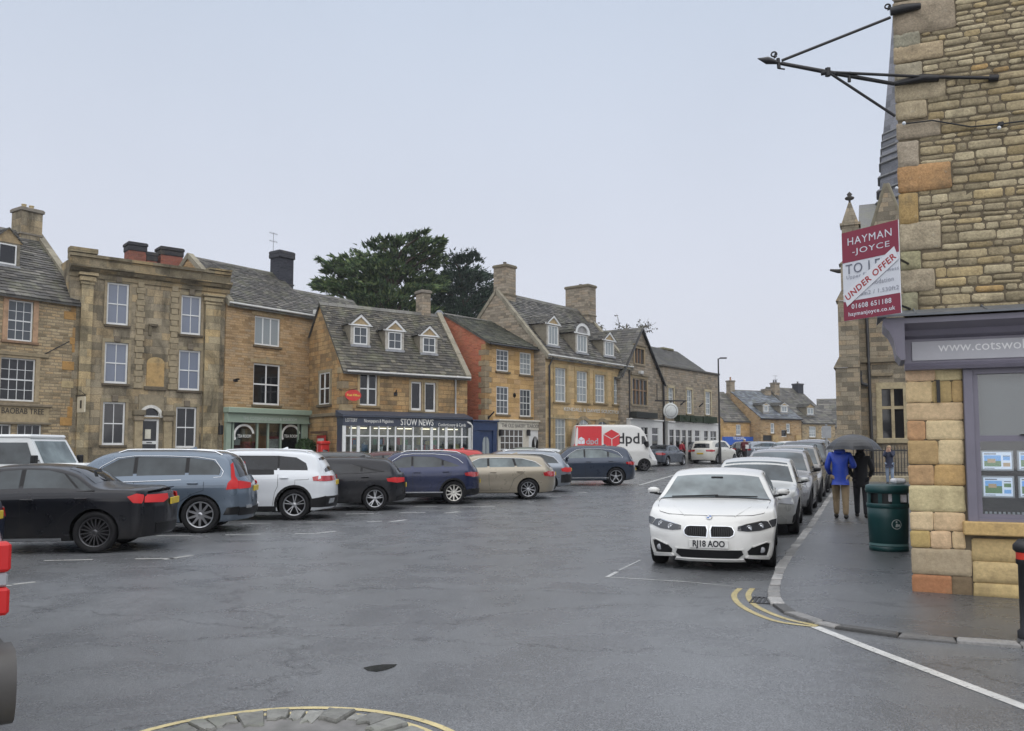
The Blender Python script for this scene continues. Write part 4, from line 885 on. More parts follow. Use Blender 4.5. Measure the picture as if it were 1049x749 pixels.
f.box(uL, h.hit(513, 450, v)[0], v+.02, -.01, 0, zf0-.002); f.box(h.hit(536, 450, v)[0], h.hit(542, 450, v)[0], v+.02, -.01, 0, zf0-.002); f.box(h.hit(555, 450, v)[0], uR, v+.02, -.01, 0, zf0-.002); a = h.hit(513, 450, v)[0]; b = h.hit(536, 450, v)[0]; f.box(a, b, v+.02, -.01, 0, .7)
sf = f.build('shopfront', M_cream, h.root)
f = MB(); zt_ = zf0-.003
for i in range(6): u = a+(b-a)*i/5; f.box(u-.022, u+.022, v+.03, v+.08, .7, zt_)
for j in range(6): z = .7+(zt_-.7)*j/5; f.box(a, b, v+.035, v+.075, z-.02, z+.02)
f.build('glazing_bars', M_wwood, sf); f = MB(); f.box(a, b, v+.05, v+.056, .7, zt_); f.build('pane', glassy('warm shop pane', (.05, .04, .03), .08, 1.5), sf)
c_, d_ = h.hit(542.5, 450, v)[0], h.hit(555, 450, v)[0]; f = MB(); f.box(c_, d_, v+.05, v+.1, 0, zt_); dr = f.build('door', M_wwood, sf); um = (c_+d_)/2
f = MB(); z0_, z1_ = .9, zt_-.25
for t in range(12):
    t0, t1 = t*math.pi/6, (t+1)*math.pi/6; f.add([(um, v+.045, (z0_+z1_)/2), (um+.32*math.cos(t0), v+.045, (z0_+z1_)/2+.6*math.sin(t0)), (um+.32*math.cos(t1), v+.045, (z0_+z1_)/2+.6*math.sin(t1))], [(0, 1, 2)])
f.build('pane', P_dark, dr); f = MB()
for dx in (-.14, 0, .14): f.tube([(um+dx, v+.04, z0_+.02), (um-dx, v+.04, z1_-.02)], .014, 5)
f.build('tracery', M_wwood, dr)
link('fascia_lettering', h.fascia_text('t', 'THE OLD BAKERY TEAROOM', 514, 553, 436.5, .3, plain('grey lettering', (.16, .15, .14), .5), v-.002), sf)
for xx in (511.5, 540): a, z_ = h.hit(xx, 443, v); f = MB(); f.cbox(a-.08, a+.08, v-.2, v-.02, z_-.2, z_+.16, .02); f.build('wall_lantern', M_iron, h.root)
# blue doorway projecting beside it
v = -.45; uL = h.hit(484.5, 450, v)[0]; uR = h.hit(509.5, 450, v)[0]; zt_ = h.hit(497, 430.5, v)[1]; M_blue = plain('dark blue timber', (.02, .04, .10), .4)
f = MB(); f.box(uL, uR, v, -.01, zt_-.55, zt_-.08); f.cbox(uL-.06, uR+.06, v-.1, -.01, zt_-.079, zt_, .02); a = h.hit(494, 450, v)[0]; b = h.hit(505, 450, v)[0]; f.box(uL, a-.15, v+.03, .6, 0, zt_-.552); f.box(b+.05, uR, v+.03, -.01, 0, zt_-.552); bf = f.build('blue_doorcase', M_blue, h.root)
f = MB(); f.box(a-.14, b+.04, v+.1, v+.15, 0, zt_-.553); dr = f.build('door', M_blue, bf); f = MB(); um = (a+b)/2-.05
for sx in (-1, 1): f.prism([(um+sx*.03, 1.0), (um+sx*.26, 1.0), (um+sx*.26, 1.75), (um+sx*.2, 2.0), (um+sx*.06, 2.1), (um+sx*.03, 2.0)], lambda p, q, t: (p, t, q), v+.08, v+.097)
f.build('pane', P_curt, dr, recalc=True)
u_, z_ = h.hit(501, 422); 
for xx, yy in ((500, 424), (550.5, 427)): u_, z_ = h.hit(xx, yy); f = MB(); f.tube([(u_, 0, z_-.25), (u_+.1, -.35, z_+.1)], .045, 6); f.box(u_-.06, u_+.06, -.05, 0, z_-.3, z_-.1); f.build('flag_bracket', M_iron, h.root)
u_, z_ = h.hit(527, 405); f = MB(); f.lathe([(.0, -.06), (.14, -.06), (.14, 0), (.0, 0)], 12, frame((u_, 0, z_), (1, 0, 0), (0, 0, 1), (0, -1, 0))); f.build('wall_tie', M_iron, h.root)
HE = h
# ---------------------------------------------------------------- F: yellow ashlar house, three dormers
h = House('stone_house', 'yellow ashlar house with pedimented white dormers and arched ground floor openings', 559, 49.6, 647, 57.2, 7.4, S_F, group=ROW)
ze = h.hit(602, 369.5)[1]; zr = h.hit(560, 311, 3.7)[1]
for px in ((568.5, 377, 580, 412), (590.5, 380.5, 602, 412.5), (609.5, 384, 620, 413), (628.5, 386.5, 639, 414.5)): h.window(px, 3, 4, P_curt, .07, .025, sur=.2, scol=(.36, .27, .14))
h.window((568.5, 429, 580, 462), 3, 4, P_curt, .07, .025, sur=.2, scol=(.36, .27, .14))
arches = []
for (x0, x1, yt) in ((591, 603.5, 430), (609, 624, 432), (628.5, 643, 433.5)):
    a, b, zb_, zt_ = h.rect(x0, yt, x1, 470); r = (b-a)/2; arches.append((a, b, zt_-r*.9, r, x0)); h.holes.append((a, b, 0, zt_-r*.9, .2))
h.walls(ze, zr, side_mat=S_G); h.roof(tones=T_grey, seed=7, over=.2, copL=True, copR=True, rh=.2)
gutter(h, ze-.02, 0, h.W, M_pipe_w, y=-.2); f = MB(); f.cbox(0, h.W, -.2, .02, ze-.22, ze-.05, .04, 0, (.42, .36, .26)); f.build('eaves_cornice', S_DRESS, h.root)
for (a, b, zs_, r, x0) in arches:
    um = (a+b)/2; f = MB(); 
    for t in range(12):
        t0, t1 = t*math.pi/12, (t+1)*math.pi/12
        f.prism([(um+k_*math.cos(q), zs_+k_*.9*math.sin(q)) for k_, q in ((r, t0), (r, t1), (r+.24, t1), (r+.24, t0))], lambda p, q, tt: (p, tt, q), -.07, .03, 0, (.24, .2, .13) if t % 2 else (.3, .25, .16))
    f.build('arch', S_DRESS, h.root, recalc=True)
    f = MB(); f.prism([(um+r*.98*math.cos(t*math.pi/12), zs_+r*.88*math.sin(t*math.pi/12)) for t in range(13)], lambda p, q, t: (p, t, q), -.03, -.01); f.build('fanlight', P_curt if x0 < 600 else P_mid, h.root, recalc=True)
    f = MB()
    for t in (3, 6, 9): f.tube([(um, -.035, zs_), (um+r*math.cos(t*math.pi/12), -.035, zs_+r*.88*math.sin(t*math.pi/12))], .02, 5)
    f.box(a, b, -.05, .1, zs_-.06, zs_+.03); f.box(a, a+.07, .04, .1, 0, zs_-.06); f.box(b-.07, b, .04, .1, 0, zs_-.06); f.box(um-.03, um+.03, .04, .1, .0, zs_-.06); f.box(a+.07, b-.07, .04, .1, 0, .8); f.box(a+.07, b-.07, .045, .09, 1.5, 1.55); w_ = f.build('arched_window', M_wwood, h.root); f = MB(); f.box(a+.02, b-.02, .07, .08, .5, zs_-.06); f.build('pane', P_dark, w_)
zt_ = h.hit(610, 424.5)[1]
f = MB(); f.cbox(.2, h.W-.1, -.06, .01, zt_-.4, zt_-.32, .01, 0, (.3, .25, .16)); f.build('string_course', S_DRESS, h.root)
link('wall_lettering', h.fascia_text('t', 'KENDALL & DAVIES SOLICITORS', 577.5, 637, 421.0, .3, plain('stone white letters', (.55, .53, .47), .6), -.03, bold=.012), h.root)
h.dormer((561.5, 334, 571, 353.5), 'tri', 3, 1, P_curt, pitch=.9); h.dormer((591, 343.5, 600.5, 361), 'arch', 3, 1, P_curt); h.dormer((619.5, 350.5, 628, 364.5), 'tri', 3, 1, P_curt, pitch=.9)
chimney_stack(h, h.hit(516, 280, 3.7)[0]+.1, 3.7, zr-1.2, h.hit(514, 271.5, 3.7)[1], .95, 1.0, S_G, 1, cap=(.16, .14, .1), poth=.22, potcol=(.12, .11, .1))
u2 = h.W-.35; chimney_stack(h, u2, 3.75, zr-1.6, h.hit(598, 294, 3.7)[1], .95, 1.9, S_G, 1, cap=(.16, .14, .1), poth=.14, potcol=(.12, .11, .1))
up, zp = h.hit(561.5, 375); f = MB(); f.tube([(up+.2, -.2, ze-.1), (up, -.1, zp), (up, -.1, .1)], .06, 8); f.build('downpipe', M_pipe_b, h.root); f = MB(); up = h.hit(643.5, 400)[0]; f.tube([(up, -.1, ze-.1), (up, -.1, .1)], .05, 8); f.build('downpipe', M_pipe_b, h.root)
HF = h
# ---------------------------------------------------------------- G: gable fronted house
h = House('stone_house', 'grey brown gable-fronted stone house with tall mullioned window and black hedge box', 636, 55.8, 679.5, 61.4, 9, S_G, group=ROW)
zE = h.hit(678, 393)[1]; zA = h.hit(656.5, 337)[1]; W_, D_ = h.W, h.D; um = h.hit(656.5, 350)[0]
if um < W_*.3: um = W_*.42
M_win = M_wwood; 
h.ze = zE; h.zr = zA; h.hd = D_/2
w1 = h.rect(650, 357.5, 659.5, 372.5); w2 = h.rect(647.5, 388, 662.5, 414.5)
ww = [(w1, 3, 1, .08), (w2, 4, 2, .08)]
mb = MB(); holes = [(a, b, c, d) for (a, b, c, d), _, _, _ in ww]
us = sorted({0, W_}|{q for q_ in holes for q in q_[:2]}); zs = sorted({0, zE}|{q for q_ in holes for q in q_[2:] if q < zE})
for i in range(len(us)-1):
    for j in range(len(zs)-1):
        m1, m2 = (us[i]+us[i+1])/2, (zs[j]+zs[j+1])/2
        if any(q[0] < m1 < q[1] and q[2] < m2 < q[3] for q in holes): continue
        mb.quad((us[i], 0, zs[j]), (us[i+1], 0, zs[j]), (us[i+1], 0, zs[j+1]), (us[i], 0, zs[j+1]))
# gable triangle with its window hole (cells clipped to the rakes)
def zrake(u): return zA-(zA-zE)*((um-u)/um if u < um else (u-um)/(W_-um))
us = sorted({0, W_, um, w1[0], w1[1]})
for i in range(len(us)-1):
    a, b = us[i], us[i+1]
    if a >= w1[0]-1e-6 and b <= w1[1]+1e-6:
        mb.add([(a, 0, max(zE, w1[3])), (b, 0, max(zE, w1[3])), (b, 0, zrake(b)), (a, 0, zrake(a))], [(0, 1, 2, 3)])
        if w1[2] > zE: mb.quad((a, 0, zE), (b, 0, zE), (b, 0, w1[2]), (a, 0, w1[2]))
    else: mb.add([(a, 0, zE), (b, 0, zE), (b, 0, zrake(b)), (a, 0, zrake(a))], [(0, 1, 2, 3)])
mb.add([(0, 0, 0), (0, 0, zE), (0, D_, zE), (0, D_, 0)], [(0, 1, 2, 3)]); mb.add([(W_, 0, 0), (W_, 0, zE), (W_, D_, zE), (W_, D_, 0)], [(3, 2, 1, 0)]); mb.add([(0, D_, 0), (W_, D_, 0), (W_, D_, zE), (um, D_, zA), (0, D_, zE)], [(0, 1, 2, 3, 4)])
for (u0, u1, z0, z1) in holes:
    mb.quad((u0, 0, z0), (u0, .2, z0), (u0, .2, z1), (u0, 0, z1)); mb.quad((u1, 0, z0), (u1, 0, z1), (u1, .2, z1), (u1, .2, z0)); mb.quad((u0, 0, z0), (u1, 0, z0), (u1, .2, z0), (u0, .2, z0)); mb.quad((u0, 0, z1), (u0, .2, z1), (u1, .2, z1), (u1, 0, z1))
mb.build('wall', S_G, h.root)
M_oak = tinted('brown stone mullion', .8, 9, .2, .3)
for (u0, u1, z0, z1), cx, cy, _ in ww:
    f = MB(); c = (.24, .16, .10); k = .09
    f.box(u0-.16, u0, -.04, .14, z0, z1, 0, (.34, .26, .16)); f.box(u1, u1+.16, -.04, .14, z0, z1, 0, (.34, .26, .16)); f.box(u0-.16, u1+.16, -.045, .14, z1, z1+.18, 0, (.3, .24, .15)); f.box(u0-.16, u1+.16, -.06, .14, z0-.14, z0, 0, (.24, .2, .14)); f.box(u0-.26, u1+.26, -.12, .0, z1+.19, z1+.28, 0, (.2, .17, .12))
    for i in range(1, cx): u = u0+(u1-u0)*i/cx; f.box(u-k/2, u+k/2, .0, .14, z0, z1, 0, c)
    for j in range(1, cy): z = z0+(z1-z0)*(.55); f.box(u0, u1, .01, .13, z-k/2, z+k/2, 0, c)
    w_ = f.build('mullioned_window', M_oak, h.root); f = MB(); f.box(u0, u1, .09, .1, z0, z1); f.build('pane', P_mid, w_)
# roof: two slopes running back
mb = MB(); rr = random.Random(4)
for sg in (0, 1):
    e = -.25 if sg == 0 else W_+.25; ez = zE-.1; n = 20; y = -.12
    for i in range(n):
        t0, t1 = i/n, (i+1)/n; xa, xb = e+(um-e)*t0, e+(um-e)*t1; za, zb_ = ez+(zA+.08-ez)*t0, ez+(zA+.08-ez)*t1; y = -.12
        while y < D_:
            y1 = min(D_, y+rr.uniform(.25, .5)); c = rr.choice(T_grey); o = rr.uniform(.02, .05); mb.add([(xa, y, za+o), (xa, y1-.01, za+o), (xb, y1-.01, zb_+.01), (xb, y, zb_+.01), (xa, y, za-.05), (xa, y1-.01, za-.05)], [(0, 1, 2, 3), (0, 4, 5, 1)], 0, c); y = y1
    mb.add([(e, -.12, ez-.08), (um, -.12, zA), (um, -.12, zA+.1), (e, -.12, ez+.05)], [(0, 1, 2, 3)], 0, (.05, .05, .05))
mb.build('roof', M_slate, h.root)
f = MB(); f.tube([(W_-.02, -.1, zE-.1), (W_-.02, -.1, .1)], .07, 8); f.tube([(W_+.2, -.16, zE-.15), (um, -.16, zA-.02)], .07, 6); f.tube([(0, -.16, zE), (um, -.16, zA-.02)], .05, 6); f.build('downpipe', M_pipe_b, h.root)
v = -.3; a, b, z0_, z1_ = h.rect(648.5, 422.5, 670.5, 428.5, v-.1); M_hedge = plain('black planter', (.012, .015, .012), .7, bump=.5)
f = MB(); f.box(a, b, v-.35, v+.1, z0_, z1_); hp = f.build('planter', M_hedge, h.root)
M_wshop = plain('white shop timber', (.60, .60, .58), .45, var=.05)
def shopfront(h, x0, x1, ytop, ybar, v, openings, sub=3, fas=True, ybot=None):
    uL = max(0.02, h.hit(x0, 450, v)[0]); uR = h.hit(x1, 450, v)[0]; zt = h.hit((x0+x1)/2, ytop, v)[1]; zb = h.hit((x0+x1)/2, ybar, v)[1]
    f = MB(); f.box(uL, uR, v, -.01, zb, zt); f.cbox(uL-.05, uR+.05, v-.1, -.01, zt+.001, zt+.1, .02)
    ops = [(h.hit(a, 450, v)[0], h.hit(b, 450, v)[0], d) for a, b, d in openings]; u = uL
    for a, b, d in ops: f.box(u, a, v+.01, -.01, 0, zb-.002); u = b
    f.box(u, uR, v+.01, -.01, 0, zb-.002)
    for a, b, d in ops:
        if not d: f.box(a, b, v+.03, -.01, 0, .75)
    s_ = f.build('shopfront', M_wshop, h.root); f = MB(); g_ = MB()
    for a, b, d in ops:
        n = max(1, round((b-a)/.62)) if not d else 1
        for i in range(1, n): q = a+(b-a)*i/n; f.box(q-.03, q+.03, v+.04, v+.1, .75, zb-.002)
        g_.box(a, b, v+.075, v+.08, .75 if not d else 0, zb-.002)
        if d: f.box(a, a+.09, v+.04, v+.09, 0, zb-.002); f.box(b-.09, b, v+.04, v+.09, 0, zb-.002); f.box(a+.09, b-.09, v+.04, v+.09, 0, .9); f.box(a+.09, b-.09, v+.04, v+.09, zb-.5, zb-.42)
        else: f.box(a, b, v+.045, v+.095, zb-.5, zb-.46)
    f.build('glazing_bars', M_wwood, s_); g_.build('pane', P_dark, s_); return s_
shopfront(h, 646, 679, 431, 438, -.3, [(651, 655.5, 1), (657, 664, 0), (668, 675, 1)])
u_, z_ = h.hit(655, 382); f = MB(); f.cbox(u_-.2, u_+.2, -.25, 0, z_-.1, z_+.12, .03); f.build('flood_lamp', M_pipe_w, h.root)
HG = h
# ---------------------------------------------------------------- H: parapet house with round sign
h = House('stone_house', 'broad brown stone house with three tall narrow windows above white shopfront and hedges', 679.8, 61.6, 737, 69.3, 10, S_G, group=ROW)
zt_ = h.hit(707, 380)[1]
for px in ((684.5, 397.5, 690, 416), (703.5, 399.5, 709, 424), (722.5, 401.5, 728, 425)): h.window(px, 2, 4, P_curt, .07, .03, sur=.16, scol=(.42, .36, .24))
h.walls(zt_, zt_, gable=False); f = MB(); f.cbox(-.1, h.W+.1, -.14, .3, zt_, zt_+.14, .03, 0, (.1, .095, .085)); f.build('parapet_coping', S_DRESS, h.root)
zr_ = h.hit(690, 359.5, 5)[1]; L = h.W; mb = MB()
rg = [(2.2, 5, zr_), (L*.30, 5, zr_)]; base_ = [(.2, .3, zt_-.1), (L-.2, .3, zt_-.1), (L-.2, 9.7, zt_-.1), (.2, 9.7, zt_-.1)]
rg = [(.4, 5, zr_), (h.hit(694, 360, 5)[0], 5, zr_)]
mb.add(base_+rg, [(0, 1, 5, 4), (1, 2, 5), (2, 3, 4, 5), (3, 0, 4)], 0, (.1, .1, .1))
rr = random.Random(3); n = 16
for i in range(n):
    t0, t1 = i/n, (i+1)/n
    for fa, fb, ga, gb in ((base_[0], base_[1], rg[0], rg[1]), (base_[1], base_[2], rg[1], rg[1])):
        A0, B0, A1, B1 = Vector(fa).lerp(Vector(ga), t0), Vector(fb).lerp(Vector(gb), t0), Vector(fa).lerp(Vector(ga), t1), Vector(fb).lerp(Vector(gb), t1); m_ = max(1, int((B0-A0).length/.35)); nn = (B0-A0).cross(A1-A0).normalized() if (A1-A0).length else Vector((0, 0, 1))
        for k in range(m_):
            a, b = k/m_, (k+1)/m_-.01; o = nn*rr.uniform(.02, .05); mb.add([A0.lerp(B0, a)+o, A0.lerp(B0, b)+o, A1.lerp(B1, b)+nn*.01, A1.lerp(B1, a)+nn*.01], [(0, 1, 2, 3)], 0, rr.choice(T_grey))
mb.build('roof', M_slate, h.root)
ua = h.hit(673, 365, 5)[0]; ub = h.hit(685, 365, 5)[0]; chimney_stack(h, (ua+ub)/2+.5, 5.2, zr_-1, h.hit(680, 356.5, 5)[1], ub-ua-.4, .9, S_G, 0, bands=False, cap=(.17, .16, .1))
for x0, x1 in ((694.5, 705), (706, 718), (719, 733)):
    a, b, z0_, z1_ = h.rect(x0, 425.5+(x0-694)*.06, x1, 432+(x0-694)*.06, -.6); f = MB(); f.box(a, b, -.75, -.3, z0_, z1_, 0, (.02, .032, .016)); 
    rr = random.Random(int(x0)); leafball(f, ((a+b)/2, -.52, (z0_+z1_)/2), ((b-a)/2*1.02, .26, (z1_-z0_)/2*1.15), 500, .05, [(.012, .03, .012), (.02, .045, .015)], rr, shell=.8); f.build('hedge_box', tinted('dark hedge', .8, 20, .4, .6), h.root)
shopfront(h, 681, 737, 434, 441, -.35, [(686, 690.5, 0), (692.5, 697, 0), (699, 703, 0), (705, 709, 0), (712, 717.5, 1), (721.5, 725.5, 0), (728, 734, 0)])
HH = h
for xx, yy in ((697, 413), (716, 415)): u_, z_ = h.hit(xx, yy); f = MB(); f.tube([(u_, 0, z_-.15), (u_+.12, -.3, z_+.15)], .05, 6); f.build('flag_bracket', M_iron, h.root)
r_ = thing('round_sign', 'round white pub sign hung on a long black bracket over white shopfronts', 'sign', at_house(h, h.hit(687, 421, -.9)[0], -.9, 0)+Vector((0, 0, h.hit(687, 421, -.9)[1])), R(12))
f = MB(); f.lathe([(0, -.06), (.54, -.06), (.56, -.03), (.56, .03), (.54, .06), (0, .06)], 24, frame((0, 0, 0), (1, 0, 0), (0, 0, 1), (0, -1, 0))); b_ = f.build('disc', plain('white sign face', (.55, .57, .56), .45), r_)
f = MB(); f.lathe([(.40, .061), (.42, .065), (.44, .061)], 24, frame((0, 0, 0), (1, 0, 0), (0, 0, 1), (0, -1, 0))); f.build('ring', plain('grey ring', (.2, .2, .2), .5), b_); f = MB(); f.tube([(-2, .0, .72), (1.2, 0, .72)], .05, 6); f.tube([(0, 0, .5), (0, 0, .72)], .03, 5); f.tube([(.3, 0, .72), (.3, .85, .72)], .045, 6); f.tube([(-1.0, 0, .72), (-1.0, 0, 1.9)], .03, 5); f.build('bracket', M_iron, r_)
# ---------------------------------------------------------------- far terrace
M_slate2 = M_slate
def far_house(name, label, pL, YL, pR, YR, depth, wall, yE, yR, tones, over=.2, xm=None, **k):
    h = House(name, label, pL, YL, pR, YR, depth, wall, group='distant stone houses closing the square'); xm = xm or (pL+pR)/2
    h.xm = xm; h.zE = h.hit(xm, yE)[1]; h.zR = h.hit(xm, yR, depth/2)[1]; h.tones = tones; return h
SLB = ((.12, .135, .155), (.09, .10, .12), (.145, .16, .18))
h = far_house('stone_house', 'small far house with dark roof above the bright blue shop fascia', 741.5, 96, 768.5, 98, 8, S_E, 431, 403, T_grey); h.window((754, 435, 759, 446), 2, 2, P_curt, .09, .04, sur=0, sash=False)
h.walls(h.zE, h.zR); h.roof(tones=T_grey, rh=.35, sw=.5, seed=2)
a, b, z0_, z1_ = h.rect(742.5, 447.5, 772, 456, -.4); f = MB(); f.box(a, b, -.5, -.01, z0_, z1_); sfc = f.build('shop_fascia', plain('bright blue fascia', (.02, .09, .40), .4), h.root); link('fascia_lettering', h.fascia_text('t', 'THE SQUARE', 751, 762, 449.3, .45, M_wlet, -.505), sfc); f = MB(); f.box(a+.3, b-.3, -.3, -.01, 0, z0_-.01); f.build('shop_window', P_dark, h.root)
pass
h = far_house('stone_house', 'far ochre house with two slate dormers and dark plaque between windows', 779.5, 96.5, 821.5, 99.2, 10.5, S_C, 428.5, 402, SLB)
for px in ((789.5, 433.5, 793.5, 444), (805.5, 434, 809.5, 444)): h.window(px, 1, 2, P_curt, .1, .04, sur=0)
h.window((787, 446.5, 790.5, 451), 1, 1, P_dark, .05, sur=0, sill=False, sash=False); h.window((800.5, 440.5, 806, 447.5), 1, 1, P_dark, .05, sur=0, sill=False, sash=False)
h.walls(h.zE, h.zR); h.roof(tones=SLB, rh=.28, sw=.4, seed=3); gutter(h, h.zE-.1, 0, h.W, r=.1)
for px in ((782.5, 416, 786.5, 421.5), (800.5, 416.5, 806, 422)): h.dormer(px, 'tri', 2, 1, P_curt, pitch=.7)
for x0, x1 in ((792, 797.5), (816, 821)): a, b, z0_, z1_ = h.rect(x0, 446, x1, 452, -.3); f = MB(); f.box(a, b, -.3, -.01, z0_-1, z1_, 0, (.42, .3, .15)); f.build('bay_pier', S_DRESS, h.root)
a, b, z0_, z1_ = h.rect(782, 446, 790.5, 451.5, -.05); f = MB(); f.box(a, b, -.06, -.01, z0_, z1_); f.build('dark_board', M_iron, h.root)
chimney_stack(h, h.hit(751, 395, 4.5)[0], 4.5, h.zR-3, h.hit(751, 389.5, 4.5)[1], .7, .7, S_G, 1, poth=.35, cap=(.15, .13, .1), bands=False) if False else None
chimney_stack(h, h.hit(795, 395, 4.5)[0], 4.7, h.zR-1.5, h.hit(795, 392, 4.5)[1], .75, .8, S_G, 2, poth=.3, bands=False, potcol=(.08, .08, .09)); chimney_stack(h, h.hit(786, 399, 4.5)[0], 4.7, h.zR-1.5, h.hit(786, 398.5, 4.5)[1], .85, .7, S_G, 0, bands=False); chimney_stack(h, .3, 5.25, h.zR-1.2, h.hit(757, 390, 5)[1], .7, .7, S_G, 1, poth=.4, bands=False); aerial(h, h.hit(795.5, 390, 4.5)[0], 4.7, h.hit(795, 392, 4.5)[1], h.hit(795, 384.5, 4.5)[1], .7)
h = far_house('stone_house', 'far pale stone house with steep grey roof, one dormer and dark doorway', 822.2, 99.6, 856, 102.6, 10.5, S_A, 433, 400, T_grey)
for px, c in (((829, 437, 836, 448), 3), ((841.5, 438, 846, 449), 2)): h.window(px, c, 3, P_curt, .08, .04, sur=0)
h.walls(h.zE, h.zR); h.roof(tones=T_grey, rh=.3, sw=.45, seed=4); h.dormer((827, 418, 833, 424.5), 'tri', 2, 1, P_curt, white=False, pitch=.6)
chimney_stack(h, h.hit(818.5, 395, 4.7)[0], 4.9, h.zR-1.5, h.hit(818.5, 393, 4.7)[1], 1.0, .9, M_chd, 1, poth=.25, bands=False, cap=(.06, .06, .07), potcol=(.1, .1, .1))
h = far_house('stone_house', 'farthest plain house behind the church corner, dark grey roof only', 838, 112, 890, 110, 9, S_G, 437, 409, T_grey); h.walls(h.zE, h.zR); h.roof(tones=T_grey, rh=.4, sw=.6, seed=8)
# ---------------------------------------------------------------- street lamp, grey post
p = at_y(737.5, 468, 62); p.z = gz(p.x, p.y); zt_ = at_y(737.5, 367.5, 62).z
r_ = thing('street_lamp', 'tall slim black street lamp standing right of the white shopfronts', 'street lamp', p)
f = MB(); f.tube([(0, 0, 0), (0, 0, 1.2)], .11, 10); f.tube([(0, 0, 1.2), (0, 0, zt_-p.z)], [.08, .05], 8); f.tube([(0, 0, zt_-p.z-.03), (.14, 0, zt_-p.z+.02)], .035, 6); f.build('post', M_iron, r_)
f = MB(); f.cbox(.1, .62, -.13, .13, zt_-p.z, zt_-p.z+.09, .03); f.build('lamp_head', M_iron, r_)
p = on_ground(848, 502, .1); p.y += 0; zt_ = at_y(848, 436, p.y).z-p.z
r_ = thing('sign_post', 'slim grey parking post beside the kerb near the blue coat walker', 'post', p)
f = MB(); f.tube([(0, 0, 0), (0, 0, zt_)], .04, 8); f.lathe([(0, zt_), (.045, zt_), (.045, zt_+.03), (0, zt_+.04)], 8); f.build('post', plain('galvanised steel', (.3, .31, .32), .45, .4), r_)
f = MB(); f.box(-.16, .16, -.05, -.04, zt_-.45, zt_-.02); f.build('sign_plate', plain('sign plate back', (.28, .29, .3), .5, .2), r_)
# ================================================================== CHURCH HALL ON THE RIGHT
def yw(px, py, Y): q = at_y(px, py, Y); return q
ch = thing('church', 'gothic stone church hall with slender spire, seen behind the property shop', 'church', (0, 0, 0))
Yc = 41.0; p0 = at_y(871, 460, Yc); X0 = p0.x; ch.location = (X0, Yc, gz(X0, Yc)-.1); cz = ch.location.z; CRZ = R(-23.5); ch.rotation_euler = (0, 0, CRZ)
CMi = (Matrix.Translation(ch.location) @ Matrix.Rotation(CRZ, 4, 'Z')).inverted()
def chit(px, py, y=0.0):
    o = CMi @ EP; d = CMi.to_3x3() @ ray(px, py); return o+d*((y-o.y)/d.y)
def cx(px, Y=Yc): return chit(px, 400, Y-Yc).x
def czz(py, px=890, Y=Yc): return chit(px, py, Y-Yc).z
xr = cx(960); zt_ = czz(250)
w = (cx(903), cx(925), czz(449), czz(399))
mb = MB(); us = [0, w[0], w[1], xr]; zs = [0, w[2], w[3], zt_]
for i in range(3):
    for j in range(3):
        if i == 1 and j == 1: continue
        mb.quad((us[i], 0, zs[j]), (us[i+1], 0, zs[j]), (us[i+1], 0, zs[j+1]), (us[i], 0, zs[j+1]))
mb.quad((w[0], 0, w[2]), (w[0], .35, w[2]), (w[0], .35, w[3]), (w[0], 0, w[3])); mb.quad((w[1], .35, w[2]), (w[1], 0, w[2]), (w[1], 0, w[3]), (w[1], .35, w[3])); mb.quad((w[0], 0, w[3]), (w[0], .35, w[3]), (w[1], .35, w[3]), (w[1], 0, w[3])); mb.quad((w[0], .35, w[2]), (w[0], 0, w[2]), (w[1], 0, w[2]), (w[1], .35, w[2]))
Dc = 9; mb.quad((0, Dc, 0), (0, 0, 0), (0, 0, zt_), (0, Dc, zt_)); mb.quad((xr, 0, 0), (xr, Dc, 0), (xr, Dc, zt_), (xr, 0, zt_)); mb.quad((xr, Dc, 0), (0, Dc, 0), (0, Dc, zt_), (xr, Dc, zt_)); mb.quad((0, 0, zt_), (xr, 0, zt_), (xr, Dc, zt_), (0, Dc, zt_))
mb.build('wall', S_CH, ch)
f = MB(); 
for a, b, c, d in ((w[0]-.25, w[0], w[2], w[3]), (w[1], w[1]+.25, w[2], w[3])): f.box(a, b, -.06, .2, c, d, 0, (.38, .32, .2))
f.box(w[0]-.25, w[1]+.25, -.062, .2, w[3], w[3]+.3, 0, (.38, .32, .2)); f.cbox(w[0]-.3, w[1]+.3, -.18, .2, w[2]-.25, w[2], .03, 0, (.33, .28, .18)); um = (w[0]+w[1])/2; f.box(um-.07, um+.07, .02, .2, w[2], w[3], 0, (.36, .3, .19)); zm = w[2]+(w[3]-w[2])*.62; f.box(w[0], w[1], .03, .19, zm-.07, zm+.07, 0, (.36, .3, .19)); wi = f.build('window', S_DRESS, ch); f = MB(); f.box(w[0], w[1], .22, .23, w[2], w[3]); f.build('pane', P_dark, wi)
# string courses
f = MB()
for py, pr in ((369, .16), (262, .2)): z = czz(py); f.cbox(-.1, xr, -pr, .01, z-.14, z+.1, .03, 0, (.2, .17, .12))
z = czz(385); f.cbox(cx(893), cx(915), -.14, .01, z-.05, z+.1, .02, 0, (.22, .18, .12)); f.build('string_course', S_DRESS, ch)
